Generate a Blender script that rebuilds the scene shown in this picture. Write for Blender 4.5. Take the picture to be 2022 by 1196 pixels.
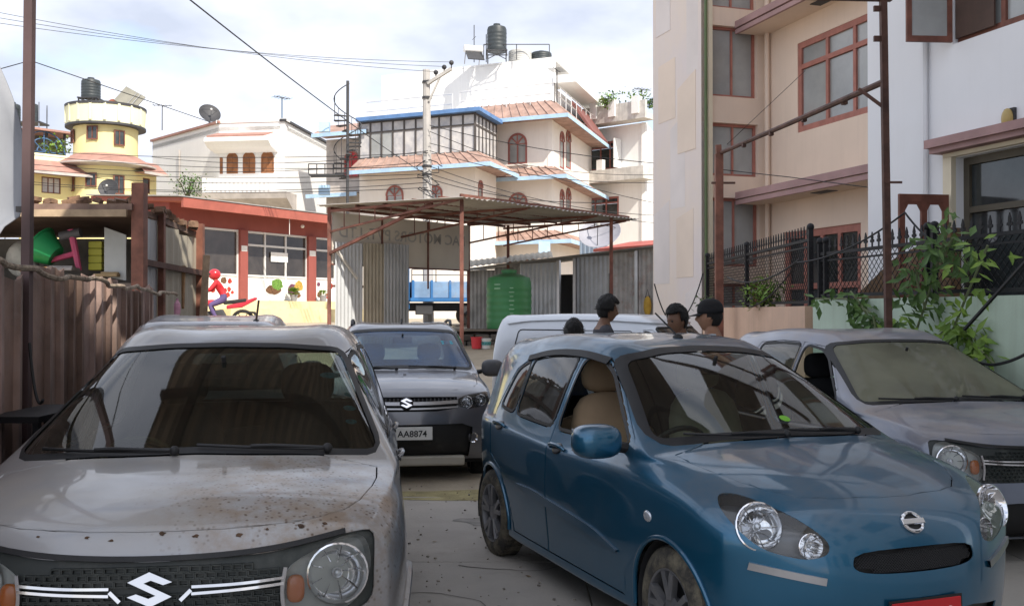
import bpy, bmesh, math, random
import numpy as np
from mathutils import Vector, Matrix, Euler
from mathutils.bvhtree import BVHTree
from mathutils.interpolate import poly_3d_calc
random.seed(7); np.random.seed(7)
for o in list(bpy.data.objects): bpy.data.objects.remove(o)
S = bpy.context.scene
C = bpy.data.collections.new('scene'); S.collection.children.link(C)
# ---------------------------------------------------------------- camera
F, CX, CY, HZ, CH = 2000.0, 1011.0, 598.0, 616.0, 1.66      # photo pixels; camera height in metres
PIT = math.atan((HZ-CY)/F)
cam = bpy.data.cameras.new('camera'); co = bpy.data.objects.new('camera', cam); C.objects.link(co)
cam.sensor_fit = 'HORIZONTAL'; cam.sensor_width = 36.0; cam.lens = 36.0*F/2022.0
cam.clip_start = 0.05; cam.clip_end = 5000
co.location = (0, 0, CH); co.rotation_euler = (math.pi/2+PIT, 0, 0)
S.camera = co
# ---------------------------------------------------------------- light
SUN_AZ, SUN_EL = math.radians(33), math.radians(43)         # azimuth to the right of straight behind the camera
sdir = Vector((math.sin(SUN_AZ)*math.cos(SUN_EL), -math.cos(SUN_AZ)*math.cos(SUN_EL), math.sin(SUN_EL)))
sl = bpy.data.lights.new('sun', 'SUN'); sl.energy = 2.5; sl.angle = math.radians(0.8); sl.color = (1.0, 0.93, 0.82)
so = bpy.data.objects.new('sun', sl); C.objects.link(so)
so.rotation_euler = sdir.to_track_quat('Z', 'Y').to_euler(); so.location = (20, -30, 40)
W = bpy.data.worlds.new('World'); S.world = W; W.use_nodes = True
nt = W.node_tree; nt.nodes.clear()
def wn(t, **k):
    n = nt.nodes.new(t)
    for a, b in k.items(): setattr(n, a, b)
    return n
sky = wn('ShaderNodeTexSky', sky_type='NISHITA', sun_disc=False)
sky.sun_elevation = SUN_EL; sky.sun_rotation = math.pi-SUN_AZ; sky.air_density = 1.0; sky.dust_density = 1.5
tc = wn('ShaderNodeTexCoord'); mp = wn('ShaderNodeMapping'); mp.inputs['Scale'].default_value = (1.6, 1.6, 3.4); mp.inputs['Location'].default_value = (3.1, .6, 1.3)
nz = wn('ShaderNodeTexNoise'); nz.inputs['Scale'].default_value = 2.1; nz.inputs['Detail'].default_value = 7; nz.inputs['Roughness'].default_value = .52
nz2 = wn('ShaderNodeTexNoise'); nz2.inputs['Scale'].default_value = 3.4; nz2.inputs['Detail'].default_value = 5
rp = wn('ShaderNodeValToRGB'); rp.color_ramp.elements[0].position = .30; rp.color_ramp.elements[1].position = .46
rp2 = wn('ShaderNodeValToRGB'); rp2.color_ramp.elements[0].position = .3; rp2.color_ramp.elements[1].position = .72
rp2.color_ramp.elements[0].color = (3.0, 3.3, 4.0, 1); rp2.color_ramp.elements[1].color = (5.6, 5.8, 6.4, 1)
mx = wn('ShaderNodeMixRGB'); bg = wn('ShaderNodeBackground'); ow = wn('ShaderNodeOutputWorld')
skm = wn('ShaderNodeMixRGB', blend_type='MULTIPLY'); skm.inputs[0].default_value = 1; skm.inputs[2].default_value = (1.15, 1.15, 1.15, 1)
L = nt.links.new
L(tc.outputs['Generated'], mp.inputs[0]); L(mp.outputs[0], nz.inputs[0]); L(mp.outputs[0], nz2.inputs[0])
L(nz.outputs['Fac'], rp.inputs[0]); L(nz2.outputs['Fac'], rp2.inputs[0])
L(sky.outputs[0], skm.inputs[1]); L(skm.outputs[0], mx.inputs[1]); L(rp2.outputs[0], mx.inputs[2]); L(rp.outputs[0], mx.inputs[0])
L(mx.outputs[0], bg.inputs[0]); bg.inputs[1].default_value = 0.09; L(bg.outputs[0], ow.inputs[0])
vs = S.view_settings; vs.view_transform = 'Standard'; vs.look = 'None'; vs.gamma = 1; vs.exposure = 1.4; vs.use_curve_mapping = False
S.render.engine = 'CYCLES'; S.cycles.max_bounces = 8; S.cycles.transparent_max_bounces = 16
# ---------------------------------------------------------------- pixel helpers
cp, sp = math.cos(PIT), math.sin(PIT)
def ray(u, v):
    a, b = (u-CX)/F, (CY-v)/F
    return Vector((a, cp-b*sp, sp+b*cp))
def at(u, v, Y):
    r = ray(u, v); return Vector((0, 0, CH))+r*(Y/r.y)
def onz(u, v, z):
    r = ray(u, v); return Vector((0, 0, CH))+r*((z-CH)/r.z)
# ---------------------------------------------------------------- materials
MATS = {}
def mat(name, col, rough=.6, metal=0.0, var=.12, scale=2.0, bump=.0, bscale=40, col2=None, dirt=0.0, dirtcol=(.22, .19, .15), coat=0.0, spec=.5, spots=None, streak=0, trans=0, alpha=1, ior=1.45, up=0.0, emis=None, smask=None):
    """procedural surface: base colour varied by world-space noise, optional dirt patches, dust on upward faces, streaks, bump"""
    if name in MATS: return MATS[name]
    m = bpy.data.materials.new(name); m.use_nodes = True; MATS[name] = m
    n = m.node_tree; b = n.nodes['Principled BSDF']; K = n.links.new
    def N(t, **k):
        q = n.nodes.new(t)
        for a, c in k.items(): setattr(q, a, c)
        return q
    geo = N('ShaderNodeNewGeometry')
    b.inputs['Roughness'].default_value = rough; b.inputs['Metallic'].default_value = metal
    b.inputs['Specular IOR Level'].default_value = spec; b.inputs['IOR'].default_value = ior
    if coat: b.inputs['Coat Weight'].default_value = coat; b.inputs['Coat Roughness'].default_value = .06
    if trans: b.inputs['Transmission Weight'].default_value = trans
    b.inputs['Alpha'].default_value = alpha
    if emis: b.inputs['Emission Color'].default_value = (*emis[:3], 1); b.inputs['Emission Strength'].default_value = emis[3]
    def noise(sc, det=5, ro=.6, vec=None):
        t = N('ShaderNodeTexNoise'); t.inputs['Scale'].default_value = sc; t.inputs['Detail'].default_value = det; t.inputs['Roughness'].default_value = ro
        K(vec if vec else geo.outputs['Position'], t.inputs['Vector']); return t.outputs['Fac']
    def ramp(fac, p0, p1):
        r = N('ShaderNodeMapRange', clamp=True); r.inputs[1].default_value = p0; r.inputs[2].default_value = p1; K(fac, r.inputs[0]); return r.outputs[0]
    def mixc(fac, c1, c2, mode='MIX'):
        x = N('ShaderNodeMixRGB', blend_type=mode)
        if isinstance(fac, (int, float)): x.inputs[0].default_value = fac
        else: K(fac, x.inputs[0])
        for i, c in ((1, c1), (2, c2)):
            if isinstance(c, tuple): x.inputs[i].default_value = (*c[:3], 1)
            else: K(c, x.inputs[i])
        return x.outputs[0]
    c1 = col; c2 = col2 or tuple(max(0, x*(1-2.2*var)) for x in col)
    cur = mixc(ramp(noise(scale), .35, .68), c1, c2)
    roughv = None
    if streak:
        mpn = N('ShaderNodeMapping'); mpn.inputs['Scale'].default_value = (9, 9, .55); K(geo.outputs['Position'], mpn.inputs[0])
        sf = ramp(noise(1.0, 6, .7, mpn.outputs[0]), .5, .75)
        mm = N('ShaderNodeMath', operation='MULTIPLY'); K(sf, mm.inputs[0]); mm.inputs[1].default_value = streak
        cur = mixc(mm.outputs[0], cur, dirtcol)
    if dirt:
        df = ramp(noise(scale*1.7+.4, 8, .7), .62-dirt*.25, .80-dirt*.1)
        mm = N('ShaderNodeMath', operation='MULTIPLY'); K(df, mm.inputs[0]); mm.inputs[1].default_value = min(1, .35+dirt)
        cur = mixc(mm.outputs[0], cur, dirtcol); roughv = mm.outputs[0]
    if up:
        sx = N('ShaderNodeSeparateXYZ'); K(geo.outputs['Normal'], sx.inputs[0])
        a = ramp(sx.outputs[2], .15, .95); q = ramp(noise(3.1, 7, .62), .25, .75)
        mm = N('ShaderNodeMath', operation='MULTIPLY'); K(a, mm.inputs[0]); K(q, mm.inputs[1])
        m2 = N('ShaderNodeMath', operation='MULTIPLY'); K(mm.outputs[0], m2.inputs[0]); m2.inputs[1].default_value = up
        cur = mixc(m2.outputs[0], cur, dirtcol); roughv = m2.outputs[0]
    if spots:
        sc, thr, scol = spots
        vo = N('ShaderNodeTexVoronoi'); vo.inputs['Scale'].default_value = sc; K(geo.outputs['Position'], vo.inputs['Vector'])
        a = ramp(vo.outputs['Distance'], .34, .12); q = ramp(noise(sc*.12, 3), thr, thr+.08)
        mm = N('ShaderNodeMath', operation='MULTIPLY'); K(a, mm.inputs[0]); K(q, mm.inputs[1])
        mo = mm.outputs[0]
        if smask:
            vm = N('ShaderNodeVectorMath', operation='DISTANCE'); vm.inputs[1].default_value = smask[:3]; K(geo.outputs['Position'], vm.inputs[0])
            q = ramp(vm.outputs['Value'], smask[3], smask[3]*.45); m5 = N('ShaderNodeMath', operation='MULTIPLY'); K(mo, m5.inputs[0]); K(q, m5.inputs[1]); mo = m5.outputs[0]
            st_ = ramp(noise(7, 8, .7), .42, .62); m6 = N('ShaderNodeMath', operation='MULTIPLY'); K(st_, m6.inputs[0]); K(q, m6.inputs[1]); m7 = N('ShaderNodeMath', operation='MULTIPLY'); K(m6.outputs[0], m7.inputs[0]); m7.inputs[1].default_value = .85
            cur = mixc(m7.outputs[0], cur, (.24, .17, .11))
        cur = mixc(mo, cur, scol)
    K(cur, b.inputs['Base Color'])
    if roughv is not None:
        mr = N('ShaderNodeMapRange', clamp=True); mr.inputs[3].default_value = rough; mr.inputs[4].default_value = max(rough, .75); K(roughv, mr.inputs[0]); K(mr.outputs[0], b.inputs['Roughness'])
        if coat:
            m3 = N('ShaderNodeMapRange', clamp=True); m3.inputs[3].default_value = coat; m3.inputs[4].default_value = coat*.15; K(roughv, m3.inputs[0]); K(m3.outputs[0], b.inputs['Coat Weight'])
        if metal:
            m4 = N('ShaderNodeMapRange', clamp=True); m4.inputs[3].default_value = metal; m4.inputs[4].default_value = 0; K(roughv, m4.inputs[0]); K(m4.outputs[0], b.inputs['Metallic'])
    if bump:
        bp = N('ShaderNodeBump'); bp.inputs['Strength'].default_value = bump; bp.inputs['Distance'].default_value = .02; K(noise(bscale, 8, .65), bp.inputs['Height']); K(bp.outputs[0], b.inputs['Normal'])
    return m
def glass(name, tint=(.6, .68, .66), dust=.12, dustcol=(.35, .33, .28), refl=1.0, dscale=2.2):
    """thin car or window glass: clear tinted sheet with fresnel gloss and a film of dust"""
    if name in MATS: return MATS[name]
    m = bpy.data.materials.new(name); m.use_nodes = True; MATS[name] = m
    n = m.node_tree; n.nodes.clear(); K = n.links.new; N = n.nodes.new
    o = N('ShaderNodeOutputMaterial'); tr = N('ShaderNodeBsdfTransparent'); tr.inputs[0].default_value = (*tint, 1)
    gl = N('ShaderNodeBsdfGlossy'); gl.inputs['Roughness'].default_value = .03; gl.inputs[0].default_value = (refl, refl, refl, 1)
    fr = N('ShaderNodeFresnel'); fr.inputs[0].default_value = 1.5; m1 = N('ShaderNodeMixShader')
    fm = N('ShaderNodeMath'); fm.operation = 'MULTIPLY'; fm.inputs[1].default_value = 1.15; fm.use_clamp = True
    K(fr.outputs[0], fm.inputs[0]); K(fm.outputs[0], m1.inputs[0]); K(tr.outputs[0], m1.inputs[1]); K(gl.outputs[0], m1.inputs[2])
    df = N('ShaderNodeBsdfDiffuse'); df.inputs[0].default_value = (*dustcol, 1)
    g = N('ShaderNodeNewGeometry'); nz = N('ShaderNodeTexNoise'); nz.inputs['Scale'].default_value = dscale; nz.inputs['Detail'].default_value = 8; K(g.outputs['Position'], nz.inputs['Vector'])
    mr = N('ShaderNodeMapRange'); mr.inputs[1].default_value = .3; mr.inputs[2].default_value = .75; mr.inputs[3].default_value = dust*.5; mr.inputs[4].default_value = min(1, dust*1.6); K(nz.outputs['Fac'], mr.inputs[0])
    m2 = N('ShaderNodeMixShader'); K(mr.outputs[0], m2.inputs[0]); K(m1.outputs[0], m2.inputs[1]); K(df.outputs[0], m2.inputs[2]); K(m2.outputs[0], o.inputs[0])
    return m
# ---------------------------------------------------------------- objects
def tag(o, label=None, cat=None, group=None, kind=None):
    if label: o['label'] = label
    if cat: o['category'] = cat
    if group: o['group'] = group
    if kind: o['kind'] = kind
    return o
def empty(name, loc=(0, 0, 0), rz=0, label=None, cat=None, group=None, parent=None):
    o = bpy.data.objects.new(name, None); C.objects.link(o); o.location = loc; o.rotation_euler = (0, 0, rz); o.empty_display_size = .2
    if parent: o.parent = parent
    return tag(o, label, cat, group)
def setmat(me, m):
    for x in (m if isinstance(m, (list, tuple)) else [m]): me.materials.append(x)
class MB:
    """collects shapes; build() links them as one mesh object"""
    def __init__(s): s.v = []; s.f = []; s.mi = []; s.cur = 0
    def add(s, vs, fs):
        k = len(s.v); s.v += [tuple(x) for x in vs]; s.f += [tuple(i+k for i in f) for f in fs]; s.mi += [s.cur]*len(fs); return s
    def box(s, c, d, rz=0, rx=0, ry=0, M=None):
        R = Euler((rx, ry, rz)).to_matrix(); c = Vector(c); h = [x/2 for x in d]
        vs = [c+R@Vector((a*h[0], b*h[1], e*h[2])) for a in (-1, 1) for b in (-1, 1) for e in (-1, 1)]
        if M: vs = [M@v for v in vs]
        return s.add(vs, [(0, 1, 3, 2), (4, 6, 7, 5), (0, 4, 5, 1), (2, 3, 7, 6), (0, 2, 6, 4), (1, 5, 7, 3)])
    def bb(s, x0, x1, y0, y1, z0, z1): return s.box(((x0+x1)/2, (y0+y1)/2, (z0+z1)/2), (abs(x1-x0), abs(y1-y0), abs(z1-z0)))
    def tube(s, pts, r, n=8, cap=True, r1=None):
        pts = [Vector(p) for p in pts]; m = len(pts); k = len(s.v); vs = []
        up = None
        for i, p in enumerate(pts):
            d = (pts[min(i+1, m-1)]-pts[max(i-1, 0)]).normalized()
            if up is None: up = Vector((0, 0, 1)) if abs(d.z) < .9 else Vector((1, 0, 0))
            a = d.cross(up)
            if a.length < 1e-4: up = Vector((1, .3, 0)); a = d.cross(up)
            a.normalize(); b = a.cross(d).normalized(); up = b
            rr = r[i] if isinstance(r, (list, tuple)) else (r if r1 is None else r+(r1-r)*i/max(1, m-1))
            vs += [p+a*(rr*math.cos(2*math.pi*j/n))+b*(rr*math.sin(2*math.pi*j/n)) for j in range(n)]
        fs = [(i*n+j, i*n+(j+1) % n, (i+1)*n+(j+1) % n, (i+1)*n+j) for i in range(m-1) for j in range(n)]
        if cap: fs += [tuple(reversed(range(n))), tuple((m-1)*n+j for j in range(n))]
        return s.add(vs, fs)
    def bar(s, p, q, w, h=None):
        """square bar from p to q"""
        p, q = Vector(p), Vector(q); h = h or w; d = (q-p).normalized(); up = Vector((0, 0, 1)) if abs(d.z) < .95 else Vector((0, 1, 0))
        a = d.cross(up).normalized()*w/2; b = a.cross(d).normalized()*h/2
        vs = [p+a+b, p-a+b, p-a-b, p+a-b, q+a+b, q-a+b, q-a-b, q+a-b]
        return s.add(vs, [(0, 1, 2, 3), (7, 6, 5, 4), (0, 4, 5, 1), (1, 5, 6, 2), (2, 6, 7, 3), (3, 7, 4, 0)])
    def lathe(s, prof, n=24, M=None, cap=True):
        """prof (r,z) about z"""
        vs = []; m = len(prof)
        for r, z in prof:
            for j in range(n):
                p = Vector((r*math.cos(2*math.pi*j/n), r*math.sin(2*math.pi*j/n), z)); vs.append(M@p if M else p)
        fs = [(i*n+j, i*n+(j+1) % n, (i+1)*n+(j+1) % n, (i+1)*n+j) for i in range(m-1) for j in range(n)]
        if cap: fs += [tuple(reversed(range(n))), tuple((m-1)*n+j for j in range(n))]
        return s.add(vs, fs)
    def prism(s, poly, t0, t1, fn):
        """2-D outline poly extruded from t0 to t1; fn(a,b,t) gives the point"""
        n = len(poly); vs = [fn(a, b, t0) for a, b in poly]+[fn(a, b, t1) for a, b in poly]
        return s.add(vs, [tuple(range(n)), tuple(reversed(range(n, 2*n)))]+[(i, n+i, n+(i+1) % n, (i+1) % n)[::-1] for i in range(n)])
    def grid(s, P):
        """P[i][j] points"""
        m, n = len(P), len(P[0])
        return s.add([p for r in P for p in r], [(i*n+j, (i+1)*n+j, (i+1)*n+j+1, i*n+j+1) for i in range(m-1) for j in range(n-1)])
    def ball(s, c, r, nu=12, nv=8, sc=(1, 1, 1)):
        prof = [(max(1e-4, math.sin(math.pi*i/nv))*r, -math.cos(math.pi*i/nv)*r) for i in range(nv+1)]
        return s.lathe(prof, nu, Matrix.Translation(Vector(c))@Matrix.Diagonal((*sc, 1)), cap=False)
    def superball(s, c, d, p=3.2, nu=20, nv=14):
        vs = []
        for i in range(nv+1):
            t = math.pi*i/nv
            for j in range(nu):
                q = 2*math.pi*j/nu; v = Vector((math.sin(t)*math.cos(q), math.sin(t)*math.sin(q), math.cos(t))); k = (abs(v.x)**p+abs(v.y)**p+abs(v.z)**p)**(-1/p); vs.append((c[0]+v.x*k*d[0]/2, c[1]+v.y*k*d[1]/2, c[2]+v.z*k*d[2]/2))
        return s.add(vs, [(i*nu+j, (i+1)*nu+j, (i+1)*nu+(j+1) % nu, i*nu+(j+1) % nu) for i in range(nv) for j in range(nu)])
    def mesh(s, name, m, smooth=False, flipfix=True):
        me = bpy.data.meshes.new(name); me.from_pydata(s.v, [], s.f)
        setmat(me, m); me.polygons.foreach_set('material_index', s.mi)
        if flipfix:
            b = bmesh.new(); b.from_mesh(me); bmesh.ops.recalc_face_normals(b, faces=b.faces); b.to_mesh(me); b.free()
        if smooth:
            me.polygons.foreach_set('use_smooth', [True]*len(me.polygons))
            if smooth != 'all': me.set_sharp_from_angle(angle=math.radians(smooth if smooth is not True else 40))
        me.update(); return me
    def build(s, name, m, parent=None, smooth=False, bevel=0, solid=0, flipfix=True, sub=0):
        o = bpy.data.objects.new(name, s.mesh(name, m, smooth, flipfix)); C.objects.link(o)
        if parent: o.parent = parent
        if solid: q = o.modifiers.new('solid', 'SOLIDIFY'); q.thickness = solid; q.offset = 0
        if sub: q = o.modifiers.new('sub', 'SUBSURF'); q.levels = q.render_levels = sub
        if bevel: q = o.modifiers.new('bevel', 'BEVEL'); q.width = bevel; q.segments = 2; q.limit_method = 'ANGLE'; q.angle_limit = math.radians(40)
        return o
def linkmesh(name, me, parent=None, loc=(0, 0, 0), rot=(0, 0, 0), sc=(1, 1, 1)):
    o = bpy.data.objects.new(name, me); C.objects.link(o); o.location = loc; o.rotation_euler = rot; o.scale = sc
    if parent: o.parent = parent
    return o
def copy_tree(o, parent=None):
    c = o.copy(); C.objects.link(c); c.parent = parent
    for ch in list(o.children): copy_tree(ch, c)
    return c
def corrug(mb, p0, ax, h, w, pitch=.076, amp=.009, up=Vector((0, 0, 1)), nrm=None, seg=6):
    """corrugated sheet: origin p0, width w along ax, height h along up"""
    p0 = Vector(p0); ax = Vector(ax).normalized(); up = Vector(up).normalized(); nrm = nrm or ax.cross(up).normalized()
    n = max(2, int(w/pitch*seg)); P = []
    for k in range(2):
        P.append([p0+ax*(w*i/n)+up*(h*k)+nrm*(amp*math.sin(2*math.pi*(w*i/n)/pitch)) for i in range(n+1)])
    return mb.grid(P)
# ================================================================ vehicles
def cc_mesh(verts, faces, crease, level, fix=3):
    """Catmull-Clark surface that passes through the given cage points"""
    tgt = np.array(verts, float); cage = tgt.copy()
    def ev(lv, cg):
        me = bpy.data.meshes.new('tmp'); me.from_pydata([tuple(p) for p in cg], [], faces); me.update()
        b = bmesh.new(); b.from_mesh(me); bmesh.ops.recalc_face_normals(b, faces=b.faces)
        cl = b.edges.layers.float.new('crease_edge')
        for e in b.edges:
            k = tuple(sorted((e.verts[0].index, e.verts[1].index)))
            if k in crease: e[cl] = crease[k]
        b.to_mesh(me); b.free()
        o = bpy.data.objects.new('tmp', me); C.objects.link(o)
        s = o.modifiers.new('s', 'SUBSURF'); s.levels = s.render_levels = lv; s.boundary_smooth = 'PRESERVE_CORNERS'
        dg = bpy.context.evaluated_depsgraph_get(); r = bpy.data.meshes.new_from_object(o.evaluated_get(dg))
        bpy.data.objects.remove(o); bpy.data.meshes.remove(me); return r
    n = len(verts)
    for _ in range(fix):
        r = ev(2, cage); a = np.empty(len(r.vertices)*3); r.vertices.foreach_get('co', a); cage += .85*(tgt-a.reshape(-1, 3)[:n]); bpy.data.meshes.remove(r)
    return ev(level, cage)
def inpoly(x, y, P):
    c = False; j = len(P)-1
    for i in range(len(P)):
        if (P[i][1] > y) != (P[j][1] > y) and x < (P[j][0]-P[i][0])*(y-P[i][1])/(P[j][1]-P[i][1])+P[i][0]: c = not c
        j = i
    return c
def smoothpoly(P, it=2, k=None):
    """corner cutting"""
    for t in range(it):
        Q = []; q = k or (.22 if t == 0 else .26)
        for i in range(len(P)):
            a, b = P[i], P[(i+1) % len(P)]
            Q += [(a[0]*(1-q)+b[0]*q, a[1]*(1-q)+b[1]*q), (a[0]*q+b[0]*(1-q), a[1]*q+b[1]*(1-q))]
        P = Q
    return P
def roundpoly(P, r=.03, n=3):
    """round each corner with a radius of about r"""
    Q = []; m = len(P)
    for i in range(m):
        a, b, c = Vector(P[i-1]), Vector(P[i]), Vector(P[(i+1) % m]); e1, e2 = a-b, c-b; d = min(r, .4*e1.length, .4*e2.length)
        p, q = b+e1.normalized()*d, b+e2.normalized()*d
        for k in range(n+1):
            t = k/n; x = p*(1-t)**2+b*(2*t*(1-t))+q*t*t; Q.append((x.x, x.y))
    return Q
def growpoly(P, d):
    n = len(P); A = sum(P[i][0]*P[(i+1) % n][1]-P[(i+1) % n][0]*P[i][1] for i in range(n)); s = 1 if A > 0 else -1; Q = []
    for i in range(n):
        a, b, c = Vector(P[i-1]), Vector(P[i]), Vector(P[(i+1) % n]); e1 = (b-a).normalized(); e2 = (c-b).normalized()
        nn = (Vector((e1.y, -e1.x))+Vector((e2.y, -e2.x))).normalized()*s; q = b+nn*d; Q.append((q.x, q.y))
    return Q
AX = {'side': (0, 2), 'front': (1, 2), 'top': (0, 1), 'rear': (1, 2)}
class Shell:
    def __init__(s, me):
        s.bm = bmesh.new(); s.bm.from_mesh(me); s.bm.normal_update()
        s.bvh = BVHTree.FromBMesh(s.bm); s.me = me
        s.vn = [v.normal.copy() for v in s.bm.verts]; s.vc = [v.co.copy() for v in s.bm.verts]
        s.fv = [[v.index for v in f.verts] for f in s.bm.faces]
    def normal(s, co):
        _, _, i, _ = s.bvh.find_nearest(co); ids = s.fv[i]
        w = poly_3d_calc([s.vc[k] for k in ids], co); n = Vector((0, 0, 0))
        for k, ww in zip(ids, w): n += s.vn[k]*ww
        return n.normalized()
    def surf(s, a, b, proj, side=1):
        if proj == 'side': o, d = Vector((a, side*3, b)), Vector((0, -side, 0))
        elif proj == 'front': o, d = Vector((6, a, b)), Vector((-1, 0, 0))
        elif proj == 'rear': o, d = Vector((-6, a, b)), Vector((1, 0, 0))
        else: o, d = Vector((a, b, 4)), Vector((0, 0, -1))
        h = s.bvh.ray_cast(o, d)
        if h[0] is None:
            h = s.bvh.find_nearest(o+d*3)
        return h[0], s.normal(h[0])
    def cut(s, poly, proj, filt):
        a, b = AX[proj]; bm = s.bm
        x0 = min(p[0] for p in poly)-.003; x1 = max(p[0] for p in poly)+.003; y0 = min(p[1] for p in poly)-.003; y1 = max(p[1] for p in poly)+.003
        def bb(f):
            A = [v.co[a] for v in f.verts]; B = [v.co[b] for v in f.verts]; return (min(A), max(A), min(B), max(B))
        cand = {}
        for f in bm.faces:
            q = bb(f)
            if q[1] < x0 or q[0] > x1 or q[3] < y0 or q[2] > y1: continue
            if filt(f.calc_center_median(), f.normal): cand[f] = q
        for i in range(len(poly)):
            p, q = poly[i], poly[(i+1) % len(poly)]
            e = (q[0]-p[0], q[1]-p[1])
            if abs(e[0])+abs(e[1]) < 1e-6: continue
            no = [0, 0, 0]; no[a], no[b] = -e[1], e[0]; pc = [0, 0, 0]; pc[a], pc[b] = p
            lo = (min(p[0], q[0])-.002, min(p[1], q[1])-.002); hi = (max(p[0], q[0])+.002, max(p[1], q[1])+.002)
            fs = [f for f, t in cand.items() if not (t[1] < lo[0] or t[0] > hi[0] or t[3] < lo[1] or t[2] > hi[1])]
            if not fs: continue
            g = set(fs)
            for f in fs: g.update(f.edges); g.update(f.verts)
            r = bmesh.ops.bisect_plane(bm, geom=list(g), dist=1e-5, plane_co=pc, plane_no=no)
            for f in fs: cand.pop(f, None)
            for f in list(r['geom'])+fs:
                if isinstance(f, bmesh.types.BMFace) and f.is_valid: cand[f] = bb(f)
        out = []
        for f in cand:
            f.normal_update(); c = f.calc_center_median()
            if inpoly(c[a], c[b], poly): out.append(f)
        return out
    def take(s, faces, name, mats, parent, off=0.0, thick=0.0, gap=0.0, shrink=None, delete=True):
        """move faces out of the shell into an object of their own"""
        idx = {}; vs = []; ns = []; fl = []
        for f in faces:
            t = []
            for v in f.verts:
                if v not in idx:
                    idx[v] = len(vs); n = s.normal(v.co); vs.append(v.co+n*off); ns.append(n)
                t.append(idx[v])
            fl.append(tuple(t))
        cnt = {}
        for t in fl:
            for i in range(len(t)):
                k = (t[i], t[(i+1) % len(t)]); cnt[k] = 1
        bound = [k for k in cnt if (k[1], k[0]) not in cnt]
        if gap:
            mv = {}
            for f, t in zip(faces, fl):
                for i in range(len(t)):
                    k = (t[i], t[(i+1) % len(t)])
                    if (k[1], k[0]) in cnt: continue
                    e = (vs[k[1]]-vs[k[0]])
                    if e.length < 1e-7: continue
                    d = ns[k[0]].cross(e).normalized()
                    for q in k: mv.setdefault(q, []).append(d)
            for q, ds in mv.items():
                d = sum(ds, Vector()); 
                if d.length > 1e-6: vs[q] = vs[q]+d.normalized()*gap-ns[q]*gap*.5
        mi = [0]*len(fl); N = len(vs)
        if thick:
            vs += [p-n*thick for p, n in zip(vs, ns)]; ns += [-n for n in ns]
            inner = [tuple(i+N for i in reversed(t)) for t in fl]; rim = [(a, b, b+N, a+N)[::-1] for a, b in bound]
            mi += [1]*len(inner)+[0]*len(rim); fl = fl+inner+rim
        me = bpy.data.meshes.new(name); me.from_pydata([tuple(p) for p in vs], [], fl); setmat(me, mats)
        me.polygons.foreach_set('material_index', mi); me.polygons.foreach_set('use_smooth', [True]*len(fl)); me.update()
        try: me.normals_split_custom_set_from_vertices([tuple(n) for n in ns])
        except Exception: pass
        o = bpy.data.objects.new(name, me); C.objects.link(o)
        if parent: o.parent = parent
        if delete: bmesh.ops.delete(s.bm, geom=faces, context='FACES')
        return o
    def strip(s, line, proj, side, w, t, name, m, parent, lift=0.0, n=40, taper=False):
        """raised trim that follows the surface along a 2-D line"""
        if len(line) > 2:
            for _ in range(2): line = [line[0]]+[q for i in range(len(line)-1) for q in ((line[i][0]*.75+line[i+1][0]*.25, line[i][1]*.75+line[i+1][1]*.25), (line[i][0]*.25+line[i+1][0]*.75, line[i][1]*.25+line[i+1][1]*.75))]+[line[-1]]
        ln = [Vector((*p, 0)) for p in line]; L_ = [0]
        for i in range(1, len(ln)): L_.append(L_[-1]+(ln[i]-ln[i-1]).length)
        P = []
        for k in range(n+1):
            d = L_[-1]*k/n; i = 0
            while i < len(ln)-2 and L_[i+1] < d: i += 1
            u = (d-L_[i])/max(1e-6, L_[i+1]-L_[i]); p = ln[i].lerp(ln[i+1], u)
            e = (ln[i+1]-ln[i]).normalized(); q = Vector((-e.y, e.x, 0)); ww = w*(min(1, 4*min(k, n-k)/n+.25) if taper else 1)
            a, na = s.surf(p.x+q.x*ww/2, p.y+q.y*ww/2, proj, side); b, nb = s.surf(p.x-q.x*ww/2, p.y-q.y*ww/2, proj, side)
            a = a+na*lift; b = b+nb*lift
            P.append([a, a+na*t, b+nb*t, b])
        mb = MB(); mb.grid([[r[i] for r in P] for i in range(4)])
        return mb.build(name, m, parent, smooth=50)
def text_mesh(body, size, m, depth=.003, bold=0.0, align='CENTER', sx=1.0):
    cu = bpy.data.curves.new('txt', 'FONT'); cu.body = body; cu.size = size; cu.align_x = align; cu.align_y = 'CENTER'; cu.extrude = depth; cu.offset = bold; cu.resolution_u = 3
    o = bpy.data.objects.new('txt', cu); C.objects.link(o); dg = bpy.context.evaluated_depsgraph_get()
    me = bpy.data.meshes.new_from_object(o.evaluated_get(dg)); bpy.data.objects.remove(o); me.materials.clear(); me.materials.append(m)
    if sx != 1: me.transform(Matrix.Diagonal((sx, 1, 1, 1)))
    return me
def facing(loc, n, up=(0, 0, 1)):
    """matrix: local z -> n, local y -> up"""
    z = Vector(n).normalized(); x = Vector(up).cross(z).normalized(); y = z.cross(x)
    M = Matrix((x, y, z)).transposed().to_4x4(); M.translation = loc; return M
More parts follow.
